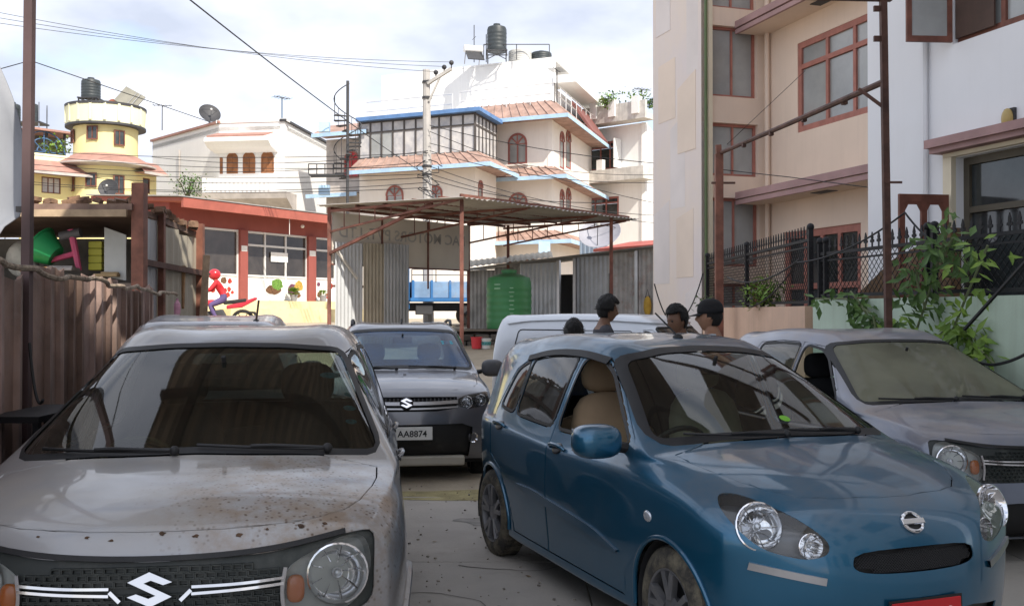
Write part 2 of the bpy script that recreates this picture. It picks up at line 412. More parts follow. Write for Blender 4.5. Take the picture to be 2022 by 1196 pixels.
# shared car materials
BLACKP = mat('black_plastic', (.018, .018, .019), .55, var=.2, dirt=.15, dirtcol=(.09, .085, .075))
RUBBER = mat('rubber', (.02, .02, .02), .75, var=.2, dirt=.35, dirtcol=(.12, .105, .085))
RUBBERM = mat('muddy_rubber', (.05, .046, .04), .85, var=.2, scale=6, dirt=.8, dirtcol=(.22, .19, .13))
LINER = mat('cabin_lining', (.035, .035, .037), .85)
CHROME = mat('chrome', (.75, .76, .78), .12, 1.0, var=.05)
CHROMED = mat('dull_chrome', (.45, .45, .46), .3, 1.0, var=.1)
REFLEC = mat('lamp_reflector', (.88, .88, .9), .10, 1.0, var=.03)
LENS = glass('lamp_lens', (.93, .95, .95), .05, (.5, .5, .48))
AMBER = mat('amber_lens', (.62, .17, .02), .2, var=.1, coat=.6)
DARKH = mat('lamp_housing', (.03, .03, .032), .35, .3)
WHITEP = mat('white_plate', (.78, .78, .75), .45, var=.06, dirt=.1)
PLRED = mat('red_plate', (.55, .02, .025), .4, var=.08)
ALLOY = mat('alloy_grey', (.30, .30, .31), .4, .7, var=.15, dirt=.35, dirtcol=(.16, .14, .11))
ALLOYD = mat('alloy_dark', (.03, .03, .032), .45, .4)
DASH = mat('dashboard_plastic', (.022, .022, .024), .6, dirt=.3, dirtcol=(.1, .095, .08))
SEATD = mat('dark_seat_fabric', (.03, .03, .033), .9, bump=.2)
SEATB = mat('beige_seat_cover', (.52, .36, .22), .85, var=.12, bump=.15)
SEATC = mat('cream_seat_cover', (.55, .5, .36), .85, var=.1, bump=.15)
SILVERI = mat('silver_trim', (.5, .52, .5), .45, .2)
TEAL = mat('teal_sticker', (.03, .42, .55), .5, var=.3, scale=30)
def circle(cx, cz, r, n=26): return [(cx+r*math.cos(2*math.pi*i/n), cz+r*math.sin(2*math.pi*i/n)) for i in range(n)]
def wheel(parent, x, y, side, R, W_, style, tyre_m, steer=0):
    """y = outer face; side +1 left"""
    k = ('wheel', R, W_, style, tyre_m.name)
    if k not in wheel.cache:
        M = Matrix.Rotation(-math.pi/2, 4, 'X')   # lathe z -> +y (outer)
        r = R*.66; t = MB()
        t.lathe([(r, -W_), (R*.9, -W_*1.0), (R*.985, -W_*.86), (R, -W_*.72), (R, -W_*.28), (R*.985, -W_*.12), (R*.93, -.01), (R*.8, .004), (r*1.02, -.004), (r, -.02)], 44, M, cap=False)
        for i in range(44):       # tread blocks
            a = 2*math.pi*i/44
            for yy in (-W_*.28, -W_*.72): t.box((math.cos(a)*R, yy-.0, -math.sin(a)*R), (.006, W_*.18, R*.09), ry=a)
        ty = t.mesh('tyre', tyre_m, smooth=35)
        q = MB(); q.lathe([(r*1.015, -.016), (r*1.01, -.002), (r*.96, -.006), (r*.93, -.05), (r*.93, -W_*.9)], 40, M, cap=False)
        q.lathe([(.065, -.05), (.07, -.022), (.05, -.012), (.001, -.011)], 20, M, cap=False)
        ns = {'micra': 5, 'steel': 8}.get(style, 6)
        for i in range(ns):
            a = 2*math.pi*i/ns+.25
            for da in ((-.16, .16) if style == 'micra' else (0,)):
                p0 = Vector((.055*math.cos(a), -.022, .055*math.sin(a))); a2 = a+da*1.3
                p1 = Vector((r*.95*math.cos(a2), -.015, r*.95*math.sin(a2))); q.bar(p0, p1, .035 if style == 'micra' else .055, .03)
        rim = q.mesh('rim', ALLOY, smooth=35)
        d = MB(); d.lathe([(r*.92, -W_*.55), (.03, -W_*.5), (.001, -W_*.5)], 24, M, cap=False)
        disc = d.mesh('brake_disc', ALLOYD)
        wheel.cache[k] = (ty, rim, disc)
    ty, rim, disc = wheel.cache[k]
    w = empty('wheel', (x, y, R), 0 if side > 0 else math.pi, parent=parent); w.rotation_euler.z += steer
    for nm, me in (('tyre', ty), ('rim', rim), ('brake_disc', disc)): linkmesh(nm, me, w)
    return w
wheel.cache = {}
def seat(parent, x, y, m, head=True, zb=.42, hgt=.74, w=.50):
    s = empty('seat', (x, y, zb), parent=parent)
    mb = MB(); mb.box((.05, 0, 0), (.5, w, .16)); mb.build('cushion', m, s, smooth='all', sub=2)
    mb = MB(); mb.superball((0, 0, 0), (.2, w, hgt), 3.4); q = mb.build('backrest', m, s, smooth='all'); q.location = (-.27, 0, .38); q.rotation_euler = (0, -.2, 0)
    if head: mb = MB(); mb.superball((-.38, 0, .36+hgt*.5+.12), (.13, .29, .22), 3.2); mb.build('headrest', m, s, smooth='all')
    return s
def build_car(sp):
    root = empty(sp['name'], sp['loc'], sp['rz'], sp['label'], 'car' if 'cat' not in sp else sp['cat'])
    paint, st = sp['paint'], sp['st']
    pts = []; key = {}; faces = []; crease = {}
    def V(k, s, p):
        if abs(p[1]) < 1e-9: s = 0
        if (k, s) not in key: key[(k, s)] = len(pts); pts.append((p[0], p[1]*(s if s else 1), p[2]))
        return key[(k, s)]
    def section(r):
        x, zb, w, y6, z6, y7, z7, y8, z8, z9, d7, d8, d9 = r; h = z6-zb; q = sp.get('prof', (.93, .965, .99, 1, .985))
        return [(x, .6*w, zb+.03), (x, q[0]*w, zb), (x, q[1]*w, zb+.07), (x, q[2]*w, zb+.36*h), (x, q[3]*w, zb+.66*h), (x, max(q[4]*w, y6+.005), zb+.9*h),
                (x, y6, z6), (x+d7, y7, z7), (x+d8, y8, z8), (x+d9, 0, z9)]
    secs = [section(r) for r in st]; n = len(secs)
    def endrows(last, rows, pw):
        y6 = last[6][1]; fr = [1, last[7][1]/y6, last[8][1]/y6, 0]; out = []
        for k, (xf, zf) in enumerate(rows):
            c = last[5-k]; out.append([(xf-(xf-c[0])*t**pw, c[1]*t, zf+(c[2]-zf)*t**2) for t in fr])
        return out
    fr = endrows(secs[-1], sp['front'], sp.get('fpow', 2.4)); rr = endrows(secs[0], sp['rear'], 3.0)
    for s in (1, -1):
        for i in range(n-1):
            for j in range(9):
                f = [V(('s', a, b), s, secs[a][b]) for a, b in ((i, j), (i+1, j), (i+1, j+1), (i, j+1))]
                faces.append(tuple(f) if s > 0 else tuple(reversed(f)))
        for nm, rows, ei in (('f', fr, n-1), ('r', rr, 0)):
            def G(k, c):
                if k == 0: return V(('s', ei, 6+c), s, secs[ei][6+c])
                if c == 0: return V(('s', ei, 6-k), s, secs[ei][6-k])
                return V((nm, k, c), s, rows[k-1][c])
            for k in range(len(rows)):
                for c in range(3):
                    faces.append((G(k, c), G(k+1, c), G(k+1, c+1), G(k, c+1)))
        for (i, j0, j1, val) in sp.get('crease', []):      # crease across section i between columns
            for j in range(j0, j1): crease[tuple(sorted((V(('s', i, j), s, secs[i][j]), V(('s', i, j+1), s, secs[i][j+1]))))] = val
        for (j, i0, i1, val) in sp.get('creasel', []):     # crease along column j
            for i in range(i0, i1): crease[tuple(sorted((V(('s', i, j), s, secs[i][j]), V(('s', i+1, j), s, secs[i+1][j]))))] = val
    me = cc_mesh(pts, faces, crease, sp.get('level', 3))
    sh = Shell(me)
    R, WB = sp['R'], sp['wb']; tw = sp['track']; xc = (st[0][0]+st[-1][0])/2
    any_ = lambda c, n_: True
    sd = lambda s: (lambda c, n_: c.y*s > .28 and n_.y*s > .12)
    # wheel openings
    for s in (1, -1):
        for wx in (0, WB):
            fs = sh.cut(circle(wx, R, sp['arch']), 'side', lambda c, n_: c.y*s > .25 and c.z < 1.0)
            bmesh.ops.delete(sh.bm, geom=fs, context='FACES')
            P = [sh.surf(wx+sp['arch']*math.cos(a), R+sp['arch']*math.sin(a), 'side', s)[0] for a in [math.radians(-8+196*i/26) for i in range(27)]]
            mb = MB(); mb.tube([p+Vector((0, s*.002, 0)) for p in P], sp.get('lip', .012), 8); mb.build('arch_trim', sp.get('archm', paint), root, smooth=True)
            mb = MB(); ra = sp['arch']-.004
            mb.grid([[(wx+ra*math.cos(a), s*yy, R+ra*math.sin(a)) for a in [math.radians(-15+210*i/20) for i in range(21)]] for yy in (tw-.02, tw-.35)])
            mb.add([(wx+ra*math.cos(a), s*(tw-.35), R+ra*math.sin(a)) for a in [math.radians(-15+210*i/20) for i in range(21)]], [tuple(range(21))])
            mb.build('wheel_arch_liner', LINER, root)
    # glass
    gl = []
    for wi in sp['windows']:
        nm, proj, poly = wi['name'], wi['proj'], roundpoly(wi['poly'], wi.get('rad', .05))
        for s in ((1, -1) if proj == 'side' else (0,)):
            filt = sd(s) if s else wi['filt']
            fs = sh.cut(growpoly(poly, wi.get('rim', .018)), proj, filt)
            fi = sh.cut(poly, proj, filt); 
            ga = [f for f in sh.cut(growpoly(poly, wi.get('rim', .018)), proj, filt) if f not in set(fi)]
            par = root
            holder = {'s': s, 'wi': wi}
            holder['rim'] = sh.take(ga, 'window_seal', BLACKP, None, off=.001)
            fi = [f for f in sh.bm.faces if f.is_valid and filt(f.calc_center_median(), f.normal) and inpoly(f.calc_center_median()[AX[proj][0]], f.calc_center_median()[AX[proj][1]], poly)]
            if wi.get('open') == s: bmesh.ops.delete(sh.bm, geom=fi, context='FACES'); holder['gl'] = None
            else: holder['gl'] = sh.take(fi, nm, wi['mat'], None, off=-.004)
            gl.append(holder)
    # doors
    doors = {}
    for d in sp['doors']:
        for s in (1, -1):
            fs = sh.cut(d['poly'], 'side', sd(s)); o = sh.take(fs, 'door', [paint, LINER], root, thick=.02, gap=.0065); doors[(d['id'], s)] = o
            hx, hz = d['handle']; p, nn = sh.surf(hx, hz, 'side', s)
            mb = MB(); M = facing(p+nn*.018, nn)
            mb.tube([M@Vector(q) for q in ((-.095, 0, -.016), (-.085, .004, .002), (-.04, .008, .012), (.04, .008, .012), (.085, .004, .002), (.095, 0, -.016))], .011, 8); h = mb.build('handle', sp.get('handlem', paint), o, smooth=True)
            mb = MB(); mb.ball((0, 0, 0), .05, 12, 8, (1.3, .75, .16)); q = mb.build('handle_recess', DARKH, o, smooth='all'); q.matrix_local = facing(p+nn*.001, nn)
    for h in gl:
        par = doors.get((h['wi'].get('door'), h['s'])) or root
        for q in (h['rim'], h['gl']):
            if q: q.parent = par
    # bonnet
    hp = sp['bonnet']; fs = sh.cut(smoothpoly(hp, 1), 'top', lambda c, n_: n_.z > .2 and c.x > 1.7 and c.z > .7)
    if fs: sh.take(fs, 'bonnet', [sp.get('bonnetm', paint), LINER], root, thick=.015, gap=.0065)
    sp['custom'](sp, sh, root)
    body = sh.take(list(sh.bm.faces), 'body', [paint, LINER], root, thick=.012)
    # wheels
    for wx, stv in ((0, 0), (WB, sp.get('steer', 0))):
        for s in (1, -1): wheel(root, wx, s*tw, s, R, sp.get('tw', .185), sp['rim'], sp.get('tyrem', RUBBER), stv)
    # underbody and cabin
    zf = st[4][1]
    mb = MB(); mb.bb(-.4, WB+.35, -tw+.22, tw-.22, zf+.02, zf+.1); mb.build('floor_pan', LINER, root)
    if sp.get('cabin', True):
        cw = sp['cowl']
        mb = MB(); mb.bb(cw[0]-.42, cw[0]+.1, -.64, .64, .55, cw[1]-.10); mb.build('dashboard', DASH, root, smooth=50, bevel=.06)
        mb = MB(); mb.bb(cw[0]-.5, cw[0]-.3, -.16, .16, .4, cw[1]-.14); mb.build('centre_console', sp.get('consolem', SILVERI), root, bevel=.03)
        mb = MB(); c = Vector((cw[0]-.52, -.34, cw[1]-.12)); M = facing(c, (-.9, 0, .45)); k = .18
        mb.tube([M@Vector((k*math.cos(a), k*math.sin(a), 0)) for a in [2*math.pi*i/28 for i in range(29)]], .015, 8, cap=False)
        for a in (0, math.pi, -math.pi/2): mb.bar(M@Vector((0, 0, -.02)), M@Vector((k*math.cos(a), k*math.sin(a), 0)), .04, .015)
        mb.ball(M@Vector((0, 0, -.02)), .06, sc=(1, 1, 1)); mb.build('steering_wheel', sp.get('wheelm', DASH), root, smooth=True)
        for y in (.34, -.34): seat(root, cw[0]-1.05, y, sp['seatm'][0 if y < 0 else 1])
        mb = MB(); mb.box((.35, 0, .42), (.5, 1.15, .18)); mb.box((.0, 0, .72), (.18, 1.15, .55), ry=-.2); mb.build('rear_bench', sp['seatm'][2], root, smooth='all', sub=2)
        mp_, _ = sh.surf(0, sp['header'][1]-.07, 'front')
        mb = MB(); mb.box((mp_.x-.09, 0, mp_.z-.02), (.03, .22, .07), ry=.2); mb.tube([(mp_.x-.08, 0, mp_.z-.01), (mp_.x-.05, 0, mp_.z+.05)], .012); mb.build('rear_view_mirror', BLACKP, root, bevel=.01)
    # door mirrors
    if 'mirror' in sp:
        mx_, mz = sp['mirror']
        for s in sp.get('mirsides', (1, -1)):
            p, nn = sh.surf(mx_, mz, 'side', s); o = empty('door_mirror', p, parent=root)
            ml = sp.get('mirsz', (.10, .21, .15))
            mb = MB(); mb.superball((.02, s*(.05+ml[1]/2), .05), (ml[0]+.04, ml[1], ml[2]), 3.0); mb.build('mirror_housing', sp.get('mirm', paint), o, smooth='all')
            mb = MB(); mb.box((-ml[0]/2-.002, s*(.05+ml[1]/2), .05), (.006, ml[1]*.72, ml[2]*.66)); mb.build('mirror_glass', CHROME, o, bevel=.002)
            mb = MB(); mb.tube([(0.0, -s*.03, 0), (.0, s*.04, .01), (.0, s*.09, .03)], [.028, .025, .02]); mb.build('mirror_arm', BLACKP, o, smooth=True)
    # wipers
    if 'wipers' in sp:
        for (y0, z0, y1, z1) in sp['wipers']:
            P = []
            for i in range(13):
                p, nn = sh.surf(y0+(y1-y0)*i/12, z0+(z1-z0)*i/12, 'front'); P.append(p+nn*(.016 if i else .02))
            mb = MB(); mb.tube(P, .007, 6); p0 = P[0]; mb.tube([p0, P[5]+Vector((.01, 0, .012)), P[7]+Vector((.006, 0, .006))], .008, 6); mb.ball(p0, .02)
            mb.build('wiper', BLACKP, root, smooth=True)
    bpy.data.meshes.remove(me) if False else None
    return root, sh
def lamp(sh, root, poly, proj, side, filt, bowls, m_house=None, depth=.07, name='headlight', extra=None):
    """headlamp: clear lens cut from the body, dark housing behind it, chrome bowls (a,b,r[,amber])"""
    m_house = m_house or DARKH
    fs = sh.cut(poly, proj, filt); o = empty(name, (0, 0, 0), parent=root)
    if not fs: return o
    hs = sh.take(fs, 'housing', m_house, o, off=-depth, delete=False)
    # side walls of the recess
    idx = {}; vs = []; fl = []
    cnt = {}
    for f in fs:
        v = list(f.verts)
        for i in range(len(v)): cnt[(v[i], v[(i+1) % len(v)])] = 1
    mb = MB()
    for (a, b) in cnt:
        if (b, a) in cnt: continue
        na, nb = sh.normal(a.co), sh.normal(b.co)
        mb.add([a.co, b.co, b.co-nb*depth, a.co-na*depth], [(0, 1, 2, 3)])
    mb.build('bezel', m_house, o)
    ln = sh.take(fs, 'lens', LENS, o, off=-.002)
    for bw in bowls:
        a, b, r = bw[:3]; p, nn = sh.surf(a, b, proj, side)
        d = (nn+Vector((1.2, 0, .0))).normalized(); M = facing(p-nn*(depth*.2), d)
        mb = MB(); mb.lathe([(r*1.06, -.008), (r*1.06, .004), (r, .006), (r*.96, -.004), (r*.82, -.03), (r*.55, -.048), (r*.2, -.055), (.001, -.056)], 26, M, cap=False)
        if len(bw) > 3 and bw[3] == 'amber':
            mb = MB(); mb.superball((0, 0, -.01), (r*1.7, r*2.6, .03), 3); w = mb.build('indicator', AMBER, o, smooth='all'); w.matrix_local = M
        else:
            q = mb.build('reflector', REFLEC, o, smooth=30)
            mb = MB(); mb.ball((0, 0, -.02), r*.2, 10, 8); w = mb.build('bulb', LENSB, q, smooth='all'); w.matrix_local = M
            # vertical facets of the reflector
            mb = MB()
            for k in range(9):
                a2 = 2*math.pi*k/9; mb.bar(M@Vector((r*.25*math.cos(a2), r*.25*math.sin(a2), -.047)), M@Vector((r*.92*math.cos(a2), r*.92*math.sin(a2), -.012)), .004, .003)
            mb.build('facet', REFLEC, q)
    return o
LENSB = mat('bulb_glass', (.75, .77, .8), .15, .6)
def suzuki(size, m, depth=.012):
    P = [(0, .72), (.48, 1), (1, .70), (.80, .62), (.52, .76), (.36, .68), (1, .28), (.52, 0), (0, .30), (.20, .38), (.48, .24), (.64, .32)]
    mb = MB(); w, h = size; vs = [((a-.5)*w, (b-.5)*h, t) for t in (0, depth) for a, b in P]; n = len(P)
    bmx = bmesh.new(); vv = [bmx.verts.new(v) for v in vs]
    bmx.faces.new(vv[:n][::-1]); bmx.faces.new(vv[n:])
    for i in range(n): bmx.faces.new((vv[i], vv[(i+1) % n], vv[n+(i+1) % n], vv[n+i]))
    bmesh.ops.recalc_face_normals(bmx, faces=bmx.faces); bmesh.ops.triangulate(bmx, faces=bmx.faces); me = bpy.data.meshes.new('emblem'); bmx.to_mesh(me); bmx.free(); me.materials.append(m); return me
def plate(root, loc, n, w, h, base, rows, txtm, fr=None):
    o = empty('number_plate', (0, 0, 0), parent=root); M = facing(loc, n)
    mb = MB(); mb.box((0, 0, 0), (w, h, .008)); q = mb.build('plate_panel', base, o, bevel=.003); q.matrix_local = M
    mb = MB(); mb.box((0, 0, -.004), (w+.02, h+.02, .006)); q = mb.build('plate_frame', BLACKP, o); q.matrix_local = M
    for (t, x, y, s, k) in rows:
        me = text_mesh(t, s, txtm, .0015, .0012 if s > .03 else 0, sx=k); q = linkmesh('lettering', me, o); q.matrix_local = M@Matrix.Translation((x, y, .006))
    return o
# ================================================================ setting
def lerp(a, b, t): return a+(b-a)*t
def gz(y):
    return float(np.interp(y, [-40, 13.2, 14.5, 21, 22.6, 30, 45, 400], [0, 0, .08, .86, .9, 1.27, 1.35, 1.6]))
CONC = mat('concrete_slab', (.44, .405, .36), .88, var=.10, scale=.9, bump=.25, bscale=30, dirt=.25, dirtcol=(.27, .245, .21))
DIRT = mat('dry_earth', (.46, .39, .29), .95, var=.14, scale=1.1, bump=.6, bscale=14, dirt=.3, dirtcol=(.30, .25, .18))
SAND = mat('pale_sand', (.42, .36, .18), .95, var=.2, scale=5, bump=.5)
mb = MB(); ys = list(np.arange(-30, 46, .75))+[50, 60, 80, 120, 200, 400]; xs = list(np.arange(-30, 30.1, 1.5)); xs = [-300, -120, -60]+xs+[60, 120, 300]
mb.grid([[(x, y, gz(y)+.03*math.sin(x*1.3+y*.9)*(1 if 13 < y < 40 else 0)-.006) for x in xs] for y in ys])
tag(mb.build('ground', DIRT, smooth='all'), kind='structure')
mb = MB(); edge = [(-3.2+.12*i*2, 9.05+.09*math.sin(i*1.7)+.05*random.random()) for i in range(34)]
def slabtop(x0, x1, y0, y1, seams):
    return None
# concrete apron: slabs with joints
slab = empty('concrete_apron', (0, 0, 0)); tag(slab, kind='structure')
XS = [-6.0, -2.55, .45, 3.4, 6.5]; YS = [-7, -3.4, .2, 3.6, 6.7, 9.0]
for i in range(len(XS)-1):
    for j in range(len(YS)-1):
        m = MB(); n = 6; dz = random.uniform(-.002, .003); x0, x1, y0, y1 = XS[i]+.006, XS[i+1]-.006, YS[j]+.006, YS[j+1]-.006
        top = [(x0, y0), (x1, y0)]+([(lerp(x1, x0, k/8), y1+(.10*math.sin(k*1.9+i) if j == 4 else 0)) for k in range(9)])
        vs = [(a, b, .012+dz) for a, b in top]+[(a, b, -.05) for a, b in top]; N_ = len(top)
        m.add(vs, [tuple(range(N_))]+[(k, (k+1) % N_, N_+(k+1) % N_, N_+k) for k in range(N_)]); m.build('concrete_panel', CONC, slab)
m = MB(); P = []
for k in range(40):
    x = -3.5+k*.17; P.append([(x, 9.0+.05*math.sin(x*3)-.08, .016), (x, 9.42+.07*math.sin(x*2.2+1)+.04*random.random(), .006)])
m.grid(P); tag(m.build('sand_strip', SAND), kind='structure')
# cracks in the apron
CRK = mat('crack_dirt', (.055, .05, .042), .95)
m = MB()
for (x, y, a, n_) in ((-.95, 5.9, .25, 16), (-.35, 6.6, -1.0, 12), (-1.0, 4.6, .9, 12), (.2, 4.2, 1.3, 10)):
    P = []
    for k in range(n_):
        w = .005*(1-k/n_)+.001; P.append([(x-w*math.sin(a), y+w*math.cos(a), .0175), (x+w*math.sin(a), y-w*math.cos(a), .0175)]); a += random.uniform(-.5, .5); x += .07*math.cos(a); y += .07*math.sin(a)
    m.grid(P)
tag(m.build('crack', CRK), kind='structure')
# ---------------------------------------------------------------- wall helper
class Wall:
    """vertical plane from plan point p to q; outward normal on the camera's side"""
    def __init__(s, p, q):
        s.p = Vector((p[0], p[1], 0)); e = Vector((q[0], q[1], 0))-s.p; s.len = e.length; s.d = e.normalized()
        n = Vector((s.d.y, -s.d.x, 0)); s.n = n if n.dot(-s.p-e*.5) > 0 else -n
    def P(s, a, z, o=0): return s.p+s.d*a+s.n*o+Vector((0, 0, z))
    def hit(s, u, v):
        r = ray(u, v); o = Vector((0, 0, CH)); t = (s.p-o).dot(s.n)/r.dot(s.n); x = o+r*t; return ((x-s.p).dot(s.d), x.z)
    def rect(s, u0, v0, u1, v1):
        """pixel rectangle (measured at its left edge / right edge centre) -> s0,s1,z0,z1"""
        a, b = s.hit(u0, (v0+v1)/2), s.hit(u1, (v0+v1)/2); um = (u0+u1)/2
        return a[0], b[0], s.hit(um, v1)[1], s.hit(um, v0)[1]
    def box(s, mb, a0, a1, z0, z1, o0, o1): return mb.prism([(a0, z0), (a1, z0), (a1, z1), (a0, z1)], o0, o1, lambda a, b, t: s.P(a, b, t))
def U(u, Y): return ((u-CX)/F*Y, Y)
def zat(v, Y): return at(CX, v, Y).z
def wall_holes(name, w, a0, a1, z0, z1, holes, m, parent, thick=.22, back=True):
    """wall panel with real rectangular openings"""
    A = sorted({a0, a1, *[min(max(h[0], a0), a1) for h in holes], *[min(max(h[1], a0), a1) for h in holes]})
    Z = sorted({z0, z1, *[min(max(h[2], z0), z1) for h in holes], *[min(max(h[3], z0), z1) for h in holes]})
    mb = MB()
    for i in range(len(A)-1):
        for j in range(len(Z)-1):
            ca, cz = (A[i]+A[i+1])/2, (Z[j]+Z[j+1])/2
            if any(h[0] < ca < h[1] and h[2] < cz < h[3] for h in holes): continue
            for o in (0, -thick):
                q = [w.P(A[i], Z[j], o), w.P(A[i+1], Z[j], o), w.P(A[i+1], Z[j+1], o), w.P(A[i], Z[j+1], o)]; mb.add(q, [(0, 1, 2, 3)])
    for h in holes+[(a0, a1, z0, z1)]:
        c = [(h[0], h[2]), (h[1], h[2]), (h[1], h[3]), (h[0], h[3])]
        for k in range(4):
            p, q = c[k], c[(k+1) % 4]; mb.add([w.P(*p, 0), w.P(*q, 0), w.P(*q, -thick), w.P(*p, -thick)], [(0, 1, 2, 3)])
    return mb.build(name, m, parent)
WOODR = mat('red_brown_wood', (.20, .075, .05), .6, var=.2, scale=6)
WOODP = mat('pinkish_frame_paint', (.42, .17, .13), .6, var=.12, scale=5)
WIN = mat('window_glass', (.05, .058, .06), .08, var=.35, scale=1.3, spec=.8)
WINC = mat('curtained_glass', (.38, .39, .38), .12, var=.14, scale=1.0, spec=.8)
def window(w, r, fm, gm, parent, cols=2, trans=None, arch=False, fw=.07, depth=.06, inset=0.0, sill=None, name='window'):
    """frame standing in the wall opening r=(a0,a1,z0,z1), each pane its own object"""
    a0, a1, z0, z1 = r; mb = MB(); o1 = .03-inset; o0 = o1-depth
    w.box(mb, a0, a0+fw, z0, z1, o0, o1); w.box(mb, a1-fw, a1, z0, z1, o0, o1); w.box(mb, a0+fw, a1-fw, z0, z0+fw, o0, o1)
    if not arch: w.box(mb, a0+fw, a1-fw, z1-fw, z1, o0, o1)
    zt = trans if trans else (z1 if arch else None)
    aw = (a1-a0-2*fw)
    for k in range(1, cols): a = a0+fw+aw*k/cols; w.box(mb, a-fw*.35, a+fw*.35, z0+fw, z1-(0 if arch else fw), o0+.004, o1-.004)
    if zt: w.box(mb, a0+fw, a1-fw, zt-fw*.4, zt+fw*.4, o0+.002, o1-.002)
    if arch:
        R = (a1-a0)/2; ca = (a0+a1)/2; n = 12; out = [(ca+R*math.cos(math.pi*i/n), z1+R*math.sin(math.pi*i/n)) for i in range(n+1)]; inn = [(ca+(R-fw)*math.cos(math.pi*i/n), z1+(R-fw)*math.sin(math.pi*i/n)) for i in range(n+1)]
        for i in range(n): mb.prism([out[i], out[i+1], inn[i+1], inn[i]], .002, .05, lambda a, b, t: w.P(a, b, t))
        for i in (3, 6, 9): p = inn[i]; mb.bar(w.P(ca, z1, .03), w.P(p[0], p[1], .03), fw*.6)
    f = mb.build(name, fm, parent)
    rows = [(z0+fw, (zt or z1)-fw*.5)]+([(zt+fw*.4, z1-fw)] if zt and not arch else [])
    for b0, b1 in rows:
        for k in range(cols):
            p0, p1 = a0+fw+aw*k/cols, a0+fw+aw*(k+1)/cols
            q = MB(); w.box(q, p0, p1, b0, b1, o0+.012, o0+.02); q.build('pane', gm, f)
    if arch:
        q = MB(); q.prism([(ca, z1)]+inn, .006, .018, lambda a, b, t: w.P(a, b, t)); q.build('fanlight', gm, f)
    if sill: q = MB(); w.box(q, a0-.08, a1+.08, z0-.07, z0, -.05, .12); q.build('sill', sill, f)
    return f
def offset(pts, d, sgn):
    out = []; n = len(pts)
    for i in range(n):
        p = Vector(pts[i]); ds = []
        if i > 0: e = (p-Vector(pts[i-1])).normalized(); ds.append(Vector((e.y, -e.x))*sgn)
        if i < n-1: e = (Vector(pts[i+1])-p).normalized(); ds.append(Vector((e.y, -e.x))*sgn)
        m = sum(ds, Vector((0, 0)))
        if len(ds) == 2: m = m/(1+ds[0].dot(ds[1]))
        out.append(p+m*d)
    return out
TILE = mat('terracotta_tiles', (.42, .28, .23), .85, var=.2, scale=2, bump=.6, bscale=9, dirt=.3, dirtcol=(.3, .2, .16))
BLUET = mat('sky_blue_trim', (.42, .60, .80), .6, var=.1)
SOFF = mat('soffit_plaster', (.50, .46, .43), .9)
def eave(pts, d, z0, z1, parent, sgn=1, tm=None, fm=None, fh=.16, name='eave', ridges=0):
    """sloping tiled skirt round a corner with a painted fascia"""
    tm = tm or TILE; fm = fm or BLUET
    O = offset(pts, d, sgn); e = MB()
    B = [Vector(p) for p in pts]; n = len(B)
    q = MB(); q.grid([[(*p, z0) for p in O], [(*p, z1) for p in B]]); q.grid([[(*p, z0-.012) for p in O], [(*p, z0-.012) for p in B]])
    o = q.build(name, tm, parent); 
    O2 = offset(pts, d+.03, sgn); q = MB()
    for k in range(n-1): q.add([(*O[k], z0-fh), (*O[k+1], z0-fh), (*O2[k+1], z0-fh), (*O2[k], z0-fh), (*O[k], z0+.03), (*O[k+1], z0+.03), (*O2[k+1], z0+.03), (*O2[k], z0+.03)], [(0, 1, 2, 3), (4, 5, 6, 7), (0, 1, 5, 4), (1, 2, 6, 5), (2, 3, 7, 6), (3, 0, 4, 7)])
    q.build('fascia', fm, o)
    if ridges:
        for k in range(n-1):
            L_ = (O[k+1]-O[k]).length; m = int(L_/ridges)
            r = MB()
            for i in range(1, m): t = i/m; a = O[k].lerp(O[k+1], t); b = B[k].lerp(B[k+1], t); r.tube([(*a, z0+.01), (*b, z1+.01)], .05, 5)
            tag(r.build('tile_ridge', tm, o), kind='stuff')
    return o
def slab_poly(name, pts, z0, z1, m, parent):
    q = MB(); n = len(pts); q.add([(*p, z0) for p in pts]+[(*p, z1) for p in pts], [tuple(range(n)), tuple(range(n, 2*n))]+[(i, (i+1) % n, n+(i+1) % n, n+i) for i in range(n)]); return q.build(name, m, parent)
def railing(pts, z0, h, m, parent, gap=.9, rails=2, name='railing', r=.025):
    q = MB()
    for k in range(len(pts)-1):
        a, b = Vector(pts[k]), Vector(pts[k+1]); n = max(1, int((b-a).length/gap))
        for i in range(n+1): p = a.lerp(b, i/n); q.tube([(*p, z0), (*p, z0+h)], r, 5)
        for j in range(rails): z = z0+h*(j+1)/rails; q.tube([(*a, z), (*b, z)], r, 5)
    return q.build(name, m, parent)
TANKG = mat('black_tank_plastic', (.045, .055, .06), .5, var=.2)
STEELD = mat('dark_steel', (.06, .06, .065), .6, .3)
